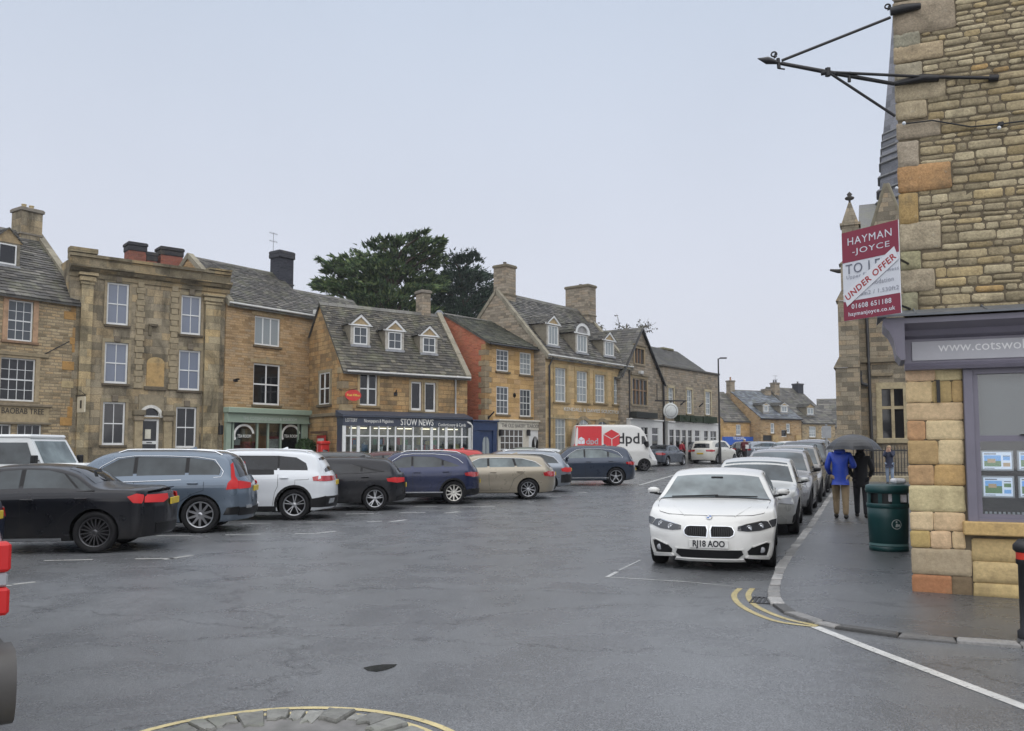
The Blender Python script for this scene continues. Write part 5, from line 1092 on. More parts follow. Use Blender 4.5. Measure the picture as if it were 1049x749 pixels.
# corner buttress in stages with sloped offsets
f = MB(); st = [(857, 471, 368, 1.5), (861, 368, 300, 1.2), (865, 300, 262, .9)]
def wedge(f, x0, x1, y0, z0, x0b, y0b, z1, col):
    f.add([(x0, y0, z0), (x1, y0, z0), (x1, .01, z0), (x0, .01, z0), (x0b, y0b, z1), (x1, y0b, z1), (x1, .01, z1), (x0b, .01, z1)], [(0, 1, 5, 4), (3, 0, 4, 7), (1, 2, 6, 5), (4, 5, 6, 7)], 0, col)
xs_ = []; prev = None
for i, (px, yb, yt, pr) in enumerate(st):
    a = cx(px, Yc-pr*.6); z0_ = 0 if i == 0 else czz(yb); z1_ = czz(yt)-.5; f.box(a, .55, -pr, .3, z0_, z1_)
    nx_ = cx(st[i+1][0], Yc-st[i+1][3]*.6) if i < 2 else a+.35; npr = st[i+1][3] if i < 2 else .3
    wedge(f, a-.08, .56, -pr-.06, z1_, nx_, -npr, z1_+.55, (.6, .6, .6))
f.box(cx(869), .7, -.35, .5, czz(262), czz(246)); f.build('buttress', S_CH, ch)
# pinnacle
xp = cx(876, Yc); f = MB(); zb_ = czz(246); z1_ = czz(231); z2_ = czz(206); s_ = .38
f.box(xp-s_, xp+s_, -.4, .36, zb_-.5, z1_); f.box(xp-s_-.08, xp+s_+.08, -.48, .44, z1_, z1_+.12); f.add([(xp-s_, -.4, z1_+.12), (xp+s_, -.4, z1_+.12), (xp+s_, .36, z1_+.12), (xp-s_, .36, z1_+.12), (xp-.06, -.08, z2_), (xp+.06, -.08, z2_), (xp+.06, .04, z2_), (xp-.06, .04, z2_)], [(0, 1, 5, 4), (1, 2, 6, 5), (2, 3, 7, 6), (3, 0, 4, 7)])
pn = f.build('pinnacle', S_CH, ch)
f = MB(); zf = czz(197); f.lathe([(.05, z2_-.02), (.05, z2_+.12), (.2, z2_+.18), (.22, z2_+.26), (.08, z2_+.34), (.13, z2_+.42), (.06, z2_+.5), (0, z2_+.56)], 8, Matrix.Translation((xp, -.02, 0))); f.build('finial', plain('dark weathered stone', (.05, .045, .04), .9), pn)
for p_ in f.c[:0]: pass
f = MB(); xg = cx(863.5); zg = czz(277); f.tube([(xg+.6, -.3, zg), (xg-.05, -.45, zg-.02), (xg-.4, -.55, zg+.05)], [.14, .1, .05], 7); f.build('gargoyle', plain('dark weathered stone', (.05, .045, .04), .9), ch)
# parapet and roof behind
f = MB(); f.box(.4, xr, -.1, .35, zt_, zt_+.5, 0, (.85, .85, .82)); f.cbox(.35, xr, -.2, .42, zt_+.5, zt_+.68, .03, 0, (.5, .5, .48)); f.build('parapet', S_CH, ch)
f = MB(); zz = czz(218, 890, Yc+5); f.add([(.6, .4, zt_+.2), (xr, .4, zt_+.2), (xr, 5.5, zz+.6), (.6, 5.5, zz+.6)], [(0, 1, 2, 3)], 0, (.13, .13, .125)); f.add([(.6, .4, zt_+.2), (.6, 5.5, zz+.6), (.6, 8.8, zt_+.2)], [(0, 1, 2)], 0, (.2, .18, .14)); f.add([(.6, 8.8, zt_+.2), (xr, 8.8, zt_+.2), (xr, 5.5, zz+.6), (.6, 5.5, zz+.6)], [(3, 2, 1, 0)], 0, (.13, .13, .125)); f.build('roof', M_slate, ch)
# small stone gable in front
a0 = cx(887, Yc-.5); ap = cx(915, Yc-.5); f = MB(); zlo = czz(246); zhi = czz(193); f.prism([(a0, zlo-1.2), (ap+(ap-a0), zlo-1.2), (ap, zhi)], lambda p, q, t: (p, t, q), -.3, .4); g_ = f.build('gable', S_CH, ch, recalc=True)
f = MB(); 
for s1 in (-1, 1): f.tube([(ap+s1*(ap-a0)*1.04, 0.05, zlo-1.2), (ap, 0.05, zhi+.12)], .17, 4)
f.build('coping', S_DRESS, g_, tint=(.2, .18, .13))
# spire
Ys = Yc+6; xs0 = chit(934, 100, Ys-Yc).x; f = MB()
def sr(px, py): return xs0-chit(px, py, Ys-Yc).x
def sz(py): return chit(915, py, Ys-Yc).z
pr_ = [(sr(893.5, 228), sz(235)), (sr(897.5, 200), sz(205)), (sr(899.5, 178), sz(178)), (sr(900.5, 160), sz(160)), (sr(902, 142), sz(142)), (sr(908, 80), sz(80)), (sr(914, 10), sz(10)), (sr(921, -90), sz(-90)), (.02, sz(-260))]
f.lathe([(pr_[0][0]+.1, 0)]+[pr_[0]], 8, Matrix.Translation((xs0, Ys-Yc, 0)) @ Matrix.Rotation(R(22.5), 4, 'Z'), smooth=False)
f.lathe(pr_, 8, Matrix.Translation((xs0, Ys-Yc, 0)) @ Matrix.Rotation(R(22.5), 4, 'Z'), smooth=False)
S_SP = stone('spire stone', ((.17, .175, .175), (.22, .22, .215), (.19, .19, .19)), (.15, .15, .15), .6, .35, .01, stainamt=.3, warp=.01)
sp = f.build('spire', S_SP, ch); f = MB()
for py in (140, 147.5, 155, 163, 170, 184, 198, 210):
    r_s = sr(902-(py-142)*.105, py)+.12; z = sz(py); f.lathe([(r_s-.3, z-.09), (r_s-.10, z-.09), (r_s-.04, z-.04), (r_s-.12, z+.06), (r_s-.3, z+.1)], 8, Matrix.Translation((xs0, Ys-Yc, 0)) @ Matrix.Rotation(R(22.5), 4, 'Z'), 0, (.16, .165, .17), smooth=False)
f.build('louvre_bands', S_DRESS, sp)
f = MB()
for px, py0, kx in ((875.5, 305, 0), (888.5, 303, 1)): a = cx(px+1); f.tube([(a, -.12, czz(262 if kx == 0 else 262)), (cx(px+3.5), -.12, .1)], .075, 8)
f.cbox(cx(879.5), cx(883.5), -.35, 0, czz(386.5), czz(380), .03); f.tube([(cx(881.5), -.2, czz(387)), (cx(883), -.2, czz(393)), (cx(889), -.15, czz(395))], .09, 8); f.build('downpipe', M_pipe_b, ch)
# railings in front of the church
Yr = 37.0; r_ = thing('railings', 'black iron railings on a low stone wall before the church', 'railings', (at_y(893, 460, Yr).x, Yr, gz(0, Yr)), R(-12))
f = MB(); Lr = 4.5; f.cbox(-1.3, Lr, -.15, .15, 0, .35, .03, 0, (.3, .26, .18)); f.build('plinth', S_DRESS, r_)
f = MB(); n = 36
for i in range(n): x = -.2+(Lr)*i/n; f.tube([(x, 0, .35), (x, 0, 1.55), (x, 0, 1.68)], [.017, .017, .002], 5)
f.box(-.3, Lr, -.02, .02, 1.4, 1.45); f.box(-.3, Lr, -.02, .02, .45, .5); f.build('bars', M_iron, r_); f = MB(); f.tube([(-.35, 0, .35), (-.35, 0, 1.8)], .05, 8); f.ball((-.35, 0, 1.86), .08, 6); f.build('post', M_iron, r_)
# ================================================================== TREES
def conifer(name, label, base, H, pads, seed, cols, leaf, trunk_r=.6, dens=1.0):
    r_ = thing(name, label, 'tree', base); rr = random.Random(seed); f = MB(); f.tube([(0, 0, 0), (.2, 0, H*.4), (.0, .1, H*.75), (0, 0, H*.93)], [trunk_r, trunk_r*.8, trunk_r*.4, .08], 10)
    for (x, y, z, rx, ry, rz_, tilt) in pads:
        a = Vector((0, 0, max(1, z-abs(x)*.45-1))); b = Vector((x, y, z-.2)); f.tube([a, a.lerp(b, .5)+Vector((0, 0, .35)), b], [.22, .13, .05], 6)
    f.build('trunk', M_bark, r_); f = MB()
    for (x, y, z, rx, ry, rz_, tilt) in pads:
        n = int(dens*300*rx*ry); c0_ = rr.uniform(.8, 1.2)
        for i in range(n):
            a = rr.uniform(0, 2*math.pi); k = math.sqrt(rr.random()); lx = rx*k*math.cos(a); ly = ry*k*math.sin(a)
            lump = noise.noise(Vector((x+lx, y+ly, z))*1.1)
            lz = rr.gauss(0, 1)*rz_*.33*(1.15-k)+lx*tilt+lump*rz_*.7
            if noise.noise(Vector((x+lx, y+ly, z+lz))*1.9+Vector((seed, 0, 0))) < -.02: continue
            p = Vector((x+lx, y+ly, z+lz)); out = Vector((x+lx*1.5, y+ly*1.5, rx*.5+1.2)).normalized()
            d = (out+Vector((rr.gauss(0, .45), rr.gauss(0, .45), rr.gauss(0, .35)))).normalized(); s_ = d.cross(Vector((rr.gauss(0, 1), rr.gauss(0, 1), rr.gauss(0, 1)))).normalized()
            L_ = leaf*rr.uniform(.6, 1.7); c = rr.choice(cols); c = tuple(q*c0_ for q in c); f.add([p-s_*L_*.22, p+s_*L_*.22, p+d*L_], [(0, 1, 2)], 0, c)
    f.build('crown', M_leaf, r_, uv=False); return r_
def T(px, py, Y): q = at_y(px, py, Y); return q
Yt = 72; b0 = T(400, 460, Yt); bz = gz(b0.x, Yt); base = (b0.x, Yt, bz); px_ = lambda a, b, Y=Yt: ((T(a, b, Y).x-b0.x), (T(a, b, Y).z-bz))
pads = []
rr = random.Random(21)
for (a, b, rx, rz_, tl) in [(395, 256, 1.6, .7, .15), (420, 250, 1.7, .7, .22), (438, 257, 1.6, .5, .3), (378, 262, 1.6, .7, -.1), (362, 270, 1.9, .6, -.2), (352, 278, 1.7, .5, -.3), (405, 265, 2.6, .8, .1), (430, 270, 2.2, .8, .2), (386, 275, 2.4, .8, 0), (343, 287, 2.0, .5, -.15), (332, 288, 1.3, .35, -.2), (365, 286, 2.4, .7, -.1), (400, 284, 2.8, .9, 0), (428, 284, 2.4, .9, .1), (350, 300, 2.2, .6, -.15), (375, 298, 2.5, .7, -.1), (402, 300, 2.8, .9, 0), (430, 300, 2.4, .8, .1), (390, 312, 3, 1.0, 0), (415, 316, 3, 1.0, 0), (370, 312, 2.6, .8, 0), (388, 249, .6, .8, .1), (403, 246, .6, .8, .2), (414, 243.5, .7, .6, .3), (431, 246, .9, .4, .45), (362, 256, .5, .6, 0), (345, 268, .5, .8, 0), (441, 262, 1.2, .4, .35), (447, 259, .7, .25, .4), (357, 262, .5, .7, -.2)]:
    x, z = px_(a, b); pads.append((x, rr.uniform(-2.2, 2.2), z, rx, rx*rr.uniform(.8, 1.1), rz_, tl))
CG = [(.04, .07, .035), (.055, .09, .04), (.07, .115, .045), (.03, .05, .03), (.10, .14, .06), (.13, .17, .07)]
conifer('cedar_tree', 'large spreading cedar with flat layered boughs above the newsagent roof', base, pads[1][2], pads, 3, CG, .34, .55, 1.35)
Yt2 = 78; b1 = T(472, 460, Yt2); bz1 = gz(b1.x, Yt2); pads = []
for (a, b, rx, rz_) in [(466, 264, 1.6, 1.2), (478, 263, 1.5, 1.2), (488, 274, 1.6, 1.2), (458, 273, 1.8, 1.4), (472, 276, 2.4, 1.6), (493, 288, 1.6, 1.3), (452, 288, 2.2, 1.6), (475, 292, 2.8, 1.8), (496, 300, 1.5, 1.4), (448, 304, 2.2, 1.6), (470, 308, 3, 1.8), (490, 312, 2, 1.6), (462, 322, 3, 1.6), (484, 325, 2.8, 1.6), (440, 318, 2, 1.4)]:
    q = T(a+2, b+8, Yt2); pads.append((q.x-b1.x, rr.uniform(-1.8, 1.8), q.z-bz1, rx, rx, rz_, 0))
conifer('yew_tree', 'rounded dense dark yew rising behind the brick gable chimney', (b1.x, Yt2, bz1), pads[1][2]+.3, pads, 9, [(.035, .058, .042), (.045, .072, .05), (.055, .085, .058), (.028, .045, .035)], .26, .5, 1.9)
# bare twiggy tree behind the ridge of F
def twigtree(name, label, base, H, seed, spread, col, n0=7):
    r_ = thing(name, label, 'tree', base); rr = random.Random(seed); f = MB(); lf = MB(); f.tube([(0, 0, 0), (0, 0, H*.45)], [.28, .2], 8)
    def br(p, d, L, r, lev):
        q = p+d*L; mid = p.lerp(q, .5)+Vector((rr.gauss(0, .05), rr.gauss(0, .05), rr.gauss(0, .05)))*L; f.tube([p, mid, q], [r, r*.8, r*.55], 4 if lev else 6, cap=False)
        if lev >= 4:
            for _ in range(7):
                o = p.lerp(q, rr.random())+Vector((rr.gauss(0, .12), rr.gauss(0, .12), rr.gauss(0, .12))); a = Vector((rr.gauss(0, 1), rr.gauss(0, 1), rr.gauss(0, 1))).normalized()*.10; b = Vector((rr.gauss(0, 1), rr.gauss(0, 1), rr.gauss(0, 1))).normalized()*.07; lf.add([o-a, o+b, o+a, o-b], [(0, 1, 2, 3)], 0, rr.choice(col))
            return
        for _ in range(3 if lev else n0):
            nd = (d+Vector((rr.gauss(0, .55), rr.gauss(0, .55), rr.gauss(0, .3)))*spread).normalized(); br(q if lev else Vector((0, 0, H*rr.uniform(.3, .48))), nd, L*rr.uniform(.6, .85), r*.6, lev+1)
    br(Vector((0, 0, H*.3)), Vector((0, 0, 1)), H*.2, .16, 0); f.build('trunk', M_bark, r_, uv=False); lf.build('crown', M_leaf, r_, uv=False)
p = T(628, 460, 72); H_ = T(628, 318, 72).z-gz(p.x, 72); twigtree('bare_tree', 'thin half-bare twiggy tree showing over the roof between chimney and gable', (p.x, 72, gz(p.x, 72)), H_*1.3, 5, 1.15, [(.06, .06, .03), (.09, .08, .04), (.05, .05, .03)])
p = T(664, 460, 80); H_ = T(664, 342, 80).z-gz(p.x, 80); twigtree('bare_tree', 'smaller bare tree barely showing behind the mullioned gable', (p.x, 80, gz(p.x, 80)), H_*.98, 8, .8, [(.06, .06, .03), (.09, .08, .04)], 5)
# ================================================================== PROPERTY SHOP ON THE RIGHT (near building)
q0 = on_ground(936, 607, .03); shx = Vector((.924, -.383, 0)); shr = math.atan2(-.383, .924)
sh = thing('shop_building', 'near stone corner building with purple grey property shop window, right edge', 'shop', (q0.x, q0.y, 0), shr)
SMi = (Matrix.Translation((q0.x, q0.y, 0)) @ Matrix.Rotation(shr, 4, 'Z')).inverted()
def sh_hit(px, py, v=0.0):
    o = SMi @ EP; d = SMi.to_3x3() @ ray(px, py); t = (v-o.y)/d.y; p = o+d*t; return p.x, p.z
HT = 8.6; LW = 5.2; DW = 7.5; sx_ = .12   # side wall leans away so that only the front is seen
u_win0 = sh_hit(989, 470)[0]; zsill = sh_hit(1010, 546)[1]; zfas = sh_hit(990, 374)[1]; zcor = sh_hit(980, 326)[1]; u_hd = 2.9
print('shop', q0, u_win0, zsill, zfas, zcor)
M_mort = plain('lime mortar', (.13, .105, .07), .95, var=.3, scale=9, bump=.8)
mb = MB(); B = [(0, 0), (LW, 0), (LW, DW), (1.3, DW)]
def wallq(a, b, z0, z1): mb.quad((a[0], a[1], z0), (b[0], b[1], z0), (b[0], b[1], z1), (a[0], a[1], z1))
wallq((0, 0), (u_win0, 0), 0, HT); wallq((u_win0, 0), (u_hd, 0), 0, zsill); wallq((u_win0, 0), (u_hd, 0), zfas, HT); wallq((u_hd, 0), (LW, 0), 0, HT)
for i in (1, 2, 3): wallq(B[i], B[(i+1) % 4], 0, HT)
wallq((u_win0, 0), (u_win0, .8), zsill, zfas); wallq((u_hd, .8), (u_hd, 0), zsill, zfas); mb.quad((u_win0, 0, zfas), (u_hd, 0, zfas), (u_hd, .8, zfas), (u_win0, .8, zfas)); mb.quad((u_win0, 0, zsill), (u_win0, .8, zsill), (u_hd, .8, zsill), (u_hd, 0, zsill)); wallq((u_win0, .8), (u_hd, .8), zsill, zfas)
mb.quad((0, 0, HT), (LW, 0, HT), (LW, DW, HT), (1.3, DW, HT)); core = mb.build('wall', M_mort, sh)
M_stone = NT('weathered cotswold stone'); _o = M_stone.ob(); _a = M_stone.noise(_o, 38, 8, .75); _b = M_stone.noise(_o, 7, 5, .65); _c = M_stone.noise(_o, 2.6, 7, .72); _d = M_stone.noise(_o, 15, 6, .7)
_k = M_stone.vec('MULTIPLY', M_stone.vec('MULTIPLY', M_stone.attr(), M_stone.mapr(_a.outputs['Fac'], .25, .75, .55, 1.42)), M_stone.mapr(_b.outputs['Fac'], .3, .7, .82, 1.15))
_k = M_stone.mix(M_stone.mapr(_c.outputs['Fac'], .50, .66, 0, .55), _k, (.13, .11, .075)); _k = M_stone.mix(M_stone.mapr(_d.outputs['Fac'], .62, .7, 0, .4), _k, (.40, .39, .32)); M_stone.base(_k)
M_stone.set(Roughness=.88); M_stone.p.inputs['Specular IOR Level'].default_value = .25; M_stone.nrm(M_stone.bump(_d.outputs['Fac'], .45, .02, M_stone.bump(_a.outputs['Fac'], .8, .012))); M_stone = M_stone.mat
def stoneblock(f, u0, u1, z0, z1, proud, col, rr, rough=.012, n=7, m=5, side=False):
    """one wall stone: subdivided face with worn edges and a lumpy surface"""
    vs = []; sd_ = rr.uniform(0, 99); ew = .008
    js = [rr.uniform(-.006, .006) for _ in range(8)]
    for j in range(m+1):
        for i in range(n+1):
            a, b = i/n, j/m
            if 0 < i < n: a = (.014/(u1-u0))+(1-.028/(u1-u0))*(i-1)/max(1, n-2)
            if 0 < j < m: b = (.012/(z1-z0))+(1-.024/(z1-z0))*(j-1)/max(1, m-2)
            u = u0+(u1-u0)*a; z = z0+(z1-z0)*b; e = min(a*(u1-u0), (1-a)*(u1-u0), b*(z1-z0), (1-b)*(z1-z0)); k = min(1, e/ew)
            nn = noise.noise(Vector((u*7+sd_, z*9, sd_))); n2 = noise.noise(Vector((u*22, z*26+sd_, sd_)))
            w = .010*noise.noise(Vector((u*6, z*6, sd_+4)))
            y = -(proud*(.3+.7*k))-rough*(nn+.7*n2)*(.3+.7*k)
            edge = (i in (0, n)); edz = (j in (0, m)); corner = .016*(edge and edz)
            cz_ = (1 if j == 0 else -1)*corner*.8 if edz else 0; cu = (1 if i == 0 else -1)*corner*.8 if edge else 0
            vs.append((u+w+cu, y, z+w*.8+cz_))
    f.add(vs, [(j*(n+1)+i, j*(n+1)+i+1, (j+1)*(n+1)+i+1, (j+1)*(n+1)+i) for j in range(m) for i in range(n)], 0, col, True)
rr = random.Random(42); zU = sh_hit(990, 322)[1]+.02
TON = [(.35, .29, .18), (.42, .355, .23), (.31, .26, .165), (.38, .30, .165), (.44, .375, .245), (.28, .235, .15), (.39, .32, .195)]
# quoin blocks above the fascia, (x0, x1, y0, y1, colour) read from the photograph
ORG = (.38, .245, .11); GRY = (.31, .285, .20); PAL = (.37, .325, .22)
quo = [(913, 979, 4, 40, GRY), (914, 943, 36, 52, GRY), (914, 967, 49, 67, PAL), (915, 945, 67, 86, GRY), (916, 969, 86, 107, PAL), (916, 950, 106, 125, PAL), (917, 964, 127, 145, GRY), (918, 942, 146, 174, PAL), (919, 975, 171, 199, ORG), (919, 941, 199, 232, ORG), (920, 964, 229, 258, PAL), (921, 944, 258, 278, GRY), (921, 958, 277, 301, PAL), (922, 941, 300, 325, GRY), (913, 960, -34, 3, PAL), (912, 938, -70, -35, GRY), (911, 965, -110, -71, ORG)]
M_pier = tinted('dressed honey stone', .85, 26, .22, .6, ((.22, .16, .09), .45, 2.2), .25)
f = MB(); qr = []
for x0, x1, y0, y1, c in quo:
    u1 = sh_hit(x1, (y0+y1)/2)[0]; z1 = sh_hit(x0, y0)[1]; z0 = sh_hit(x0, y1)[1]; stoneblock(f, -.02, u1-.005, z0+.004, z1-.004, .024, tuple(q*rr.uniform(.92, 1.08) for q in c), rr, .010, 10, 6); qr.append((u1, z0, z1))
f.build('quoins', M_stone, sh)
# returning faces of the quoins round the corner
f = MB(); z = zU; k = 0
while z < HT-.05:
    courses = rr.uniform(.07, .13) if z < zU+.9 else rr.uniform(.055, .115); z1 = min(HT, z+courses)
    zm = (z+z1)/2; us = max([q[0] for q in qr if q[1] < zm < q[2]] or [.0]); u = us
    while u < LW-.02:
        w = rr.uniform(.09, .34)*(1.15 if courses > .09 else .9); u1 = min(LW, u+w)
        if LW-u1 < .1: u1 = LW
        c = rr.choice(TON); 
        if rr.random() < .03: c = (.40, .27, .12)
        sh_ = rr.uniform(.78, 1.15); c = tuple(q*sh_ for q in c)
        if courses > .105 and rr.random() < .15 and u1-u > .2:
            zs_ = z+(z1-z)*rr.uniform(.4, .6); stoneblock(f, u+.008, u1-.008, z+.007, zs_-.006, rr.uniform(.006, .018), c, rr, .007); stoneblock(f, u+.008, u1-.008, zs_+.006, z1-.006, rr.uniform(.006, .018), rr.choice(TON), rr, .007)
        else: stoneblock(f, u+.007, u1-.007, z+.007+rr.uniform(-.004, .006), z1-.007+rr.uniform(-.006, .004), rr.uniform(.004, .020), c, rr, .007, 7, 5)
        u = u1
    z = z1
f.build('rubble_facing', M_stone, sh)
# pier blocks below the fascia
AP = (.60, .475, .28); AO = (.47, .315, .145); AY = (.50, .36, .17)
rows = [(376, 400, [(970, AP), (989, AO)]), (400, 425, [(948, AP), (989, AO)]), (425, 450, [(989, AP)]), (450, 478, [(955, AO), (975, AP), (989, AP)]), (478, 504, [(955, AO), (973, AO), (989, AP)]), (504, 533, [(989, AP)]), (533, 558, [(955, AO), (989, (.44, .35, .22))]), (558, 582, [(989, (.40, .34, .21))]), (582, 597, [(975, (.34, .15, .055)), (996, (.28, .17, .10))]), (597, 609, [(974, (.36, .14, .05)), (996, (.15, .11, .08))])]
rows = [(376, 391, [(958, AP), (989, AP)]), (391, 413, [(955, AP), (975, AO), (989, AO)]), (413, 431, [(989, AP)]), (431, 451, [(948, AO), (989, AP)]), (451, 476, [(961, AO), (987, AP)]), (476, 497, [(957, AO), (989, AO)]), (497, 524, [(989, AP)]), (524, 543, [(956, AP), (989, AP)]), (543, 561, [(953, AO), (975, AP), (989, AP)]), (561, 588, [(996, (.40, .34, .21))]), (588, 609, [(975, (.36, .19, .085)), (996, (.17, .12, .085))])]
f = MB()
for y0, y1, bl in rows:
    u = -.015
    for x1, c in bl:
        u1 = sh_hit(x1, (y0+y1)/2)[0]; u1 = min(u1, u_win0 if y1 < 545 else u1); z1 = sh_hit(936, y0)[1]; z0 = sh_hit(936, y1)[1]; stoneblock(f, u+.0018, u1-.0018, z0+.0018, z1-.0018, .018, tuple(q*rr.uniform(.92, 1.08) for q in c), rr, .005, 12, 8); u = u1
f.build('pier_blocks', M_pier, sh)
f = MB(); uP = sh_hit(996, 580)[0]; z_ = .0; ysb = [(609, 594), (594, 572), (572, 549)]
for k, (yb, yt) in enumerate(ysb):
    z0, z1 = max(.0, sh_hit(1000, yb+3)[1]), sh_hit(1000, yt+2)[1]; u = uP
    while u < LW: w = (1.0, .55, 1.1)[k]; stoneblock(f, u+.003, min(LW, u+w)-.003, z0+.003, z1-.003, .03, tuple(q*rr.uniform(.94, 1.06) for q in (.56, .41, .20)), rr, .004, 8, 5); u += w
f.build('plinth_blocks', M_pier, sh)
f = MB(); us0 = sh_hit(986, 540)[0]; z0, z1 = sh_hit(1010, 548)[1], sh_hit(1010, 534)[1]; f.cbox(us0, u_hd+.2, -.13, .12, z0, z1, .012, 0, (.52, .36, .16)); f.build('window_sill', M_pier, sh)
# side wall facing (mostly unseen): coursed blocks
# timber fascia and cornice
M_purple = plain('purple grey paint', (.165, .155, .195), .42, var=.08, scale=3, bump=.15)
zb0 = sh_hit(980, 376)[1]; zb1 = sh_hit(980, 347)[1]; zc1 = zcor; zc0 = zb1
fv = -.12
f = MB(); prof = [(.02, zb0-.03), (-.15, zb0-.03), (-.17, zb0+.01), (-.13, zb0+.03), (-.11, zb0+.05), (-.11, zb1), (-.20, zb1+.03), (-.24, zb1+.09), (-.36, zb1+.13), (-.42, zb1+.15), (-.42, zb1+.21), (.02, zb1+.23)]
f.prism(prof, lambda p, q, t: (t, p, q), -.02, LW+.02)
fa = f.build('shop_cornice', M_purple, sh, recalc=True)
f = MB(); f.cbox(.06, LW, -.124, -.109, zb0+.075, zb1-.03, .004); f.build('fascia_panel', plain('pale grey fascia panel', (.42, .42, .45), .5, var=.05), sh)
me = text_mesh('www.cotswoldshideaways.co.uk', .155, .002); mnx = min(v.co.x for v in me.vertices); ut, zt_ = sh_hit(961, 357, -.125); me.transform(Matrix.Translation((-mnx, 0, 0))); me.transform(frame((ut, -.1255, zt_+.01), (1, 0, 0), (0, 0, 1), (0, -1, 0))); me.transform(Matrix.Identity(4)); me.materials.clear(); me.materials.append(plain('white fascia letters', (.75, .75, .75), .5)); link('fascia_lettering', me, sh)
# console at the corner end of the cornice, and its return
f = MB(); pc = [(0, zb1+.22), (-.40, zb1+.22), (-.40, zb1+.14), (-.28, zb1+.06), (-.2, zb1-.05), (-.16, zb1-.2), (-.08, zb1-.26), (0, zb1-.26)]
f.prism([(p, q) for p, q in pc], lambda p, q, t: (p*.55-.02, t, q), -.42, .35); f.build('cornice_console', M_purple, sh, recalc=True)
f = MB()
f.add([(-.3, -.48, zb1+.225), (LW, -.48, zb1+.225), (LW, -.48, zb1+.25), (-.3, -.48, zb1+.25), (LW, .0, zb1+.36), (-.1, .0, zb1+.36), (-.3, .4, zb1+.25), (-.3, .4, zb1+.225)], [(0, 1, 2, 3), (3, 2, 4, 5), (0, 3, 6, 7), (3, 5, 6)])
for k in range(7): f.tube([(.1+k*.7, -.47, zb1+.25), (.1+k*.7, -.0, zb1+.37)], .012, 5)
f.build('lead_flashing', M_lead, sh)
f = MB(); u_, z_ = sh_hit(961, 402); f.box(u_-.018, u_+.018, -.06, -.03, z_-.12, z_+.14); f.build('iron_strap', M_iron, sh)
# shop window: timber frame, sash, glass, lit cards
fw = .10; u0, u1 = u_win0, u_hd; z0, z1 = zsill, zb0-.03
f = MB(); f.cbox(u0, u0+fw, -.07, .08, z0, z1, .008); f.cbox(u1-fw, u1, -.07, .08, z0, z1, .008); f.box(u0+fw, u1-fw, -.05, .08, z0, z0+.16); f.box(u0+fw, u1-fw, -.05, .08, z1-.06, z1)
wf = f.build('shop_window', M_purple, sh)
zm = sh_hit(1020, 449)[1]; a = u0+fw; f = MB(); f.box(a, a+.05, -.03, .05, z0+.16, z1-.06); f.box(a+.05, u1-fw, -.02, .06, zm-.035, zm+.03); f.box(a+.05, u1-fw, -.025, .05, z0+.161, z0+.21); um = a+.05+.95; f.box(um-.03, um+.03, -.02, .05, z0+.21, z1-.061); f.build('sash', M_purple, wf)
f = MB(); f.cbox(a+.45, a+.53, -.06, -.021, zm+.03, zm+.045, .004); f.build('sash_latch', M_iron, wf)
f = MB(); f.box(a+.04, u1-fw, .01, .016, zm, z1-.05); f.box(a+.04, u1-fw, .022, .028, z0+.2, zm); f.build('pane', clear_glass('shop glass', (.93, .95, .96), 1.3), wf)
f = MB(); f.box(a+.03, u1-.05, .14, .15, zm-.02, z1-.04); f.build('blind', plain('pale window blind', (.27, .285, .29), .7, var=.12, scale=1.5), wf)
f = MB(); f.box(a-.02, u1, .6, .65, z0, zm); f.box(a-.02, u1, .1, .6, z0-.0, z0+.18); f.build('display_back', plain('dark display', (.02, .022, .026), .4), wf)
CARD = NT('lit property card'); _u = CARD.ob(); 
M_cw = emit('backlit white', (.62, .72, .88), .62, (.5, .55, .6))
M_sky = emit('backlit photo sky', (.16, .38, .72), .5); M_grn = emit('backlit photo land', (.10, .20, .09), .5); M_bld = emit('backlit photo house', (.42, .30, .18), .5); M_txt = plain('card print', (.1, .12, .2), .5); M_fr = plain('white acrylic', (.6, .64, .68), .3)
cwid = sh_hit(1038.5, 470)[0]-sh_hit(1004.5, 470)[0]; ps = [(sh_hit(1004.5, 470, .08)[0]+k*(cwid+.035), r) for k in range(4) for r in (0, 1)]
for ku, r in ps:
    y1_, y0_ = ((461.5, 482.5), (487.5, 510))[r]; za, zb_ = sh_hit(1020, y0_, .08)[1], sh_hit(1020, y1_, .08)[1]; rr2 = random.Random(int(ku*100)+r)
    if ku+cwid > u1-fw-.02: continue
    f = MB(); f.cbox(ku, ku+cwid, .08, .10, za, zb_, .004, 0); f.box(ku+.02, ku+cwid-.02, .077, .079, za+.02, zb_-.02, 1)
    pa, pb = ku+.035, ku+cwid*.62; qa, qb_ = za+.05, zb_-.055; hz = qa+(qb_-qa)*rr2.uniform(.45, .6)
    f.box(pa, pb, .074, .0765, hz, qb_, 2); f.box(pa, pb, .074, .0765, qa, hz, 3); c_ = pa+(pb-pa)*rr2.uniform(.3, .5); f.box(c_-.035, c_+.045, .0725, .0738, hz-.02, hz+.025, 4)
    for k in range(2): f.box(pb+.02, ku+cwid-.035, .074, .0765, qa+k*.05+.02*k, qa+k*.05+.02*k+.042, 2+rr2.choice([0, 1, 2]))
    f.box(pa, pa+.12, .0755, .0765, zb_-.045, zb_-.034, 5); f.box(pb+.02, pb+.09, .0755, .0765, qb_-.012, qb_-.004, 5); f.box(pa, pa+.1, .0755, .0765, za+.027, za+.034, 5)
    f.build('property_card', [M_fr, M_cw, M_sky, M_grn, M_bld, M_txt], wf)
f = MB()
for k in range(40): f.cbox(a+.08+k*.045, a+.105+k*.045, .05, .058, z0+.19, z0+.235, .002)
f.build('vent_strip', M_fr, wf)
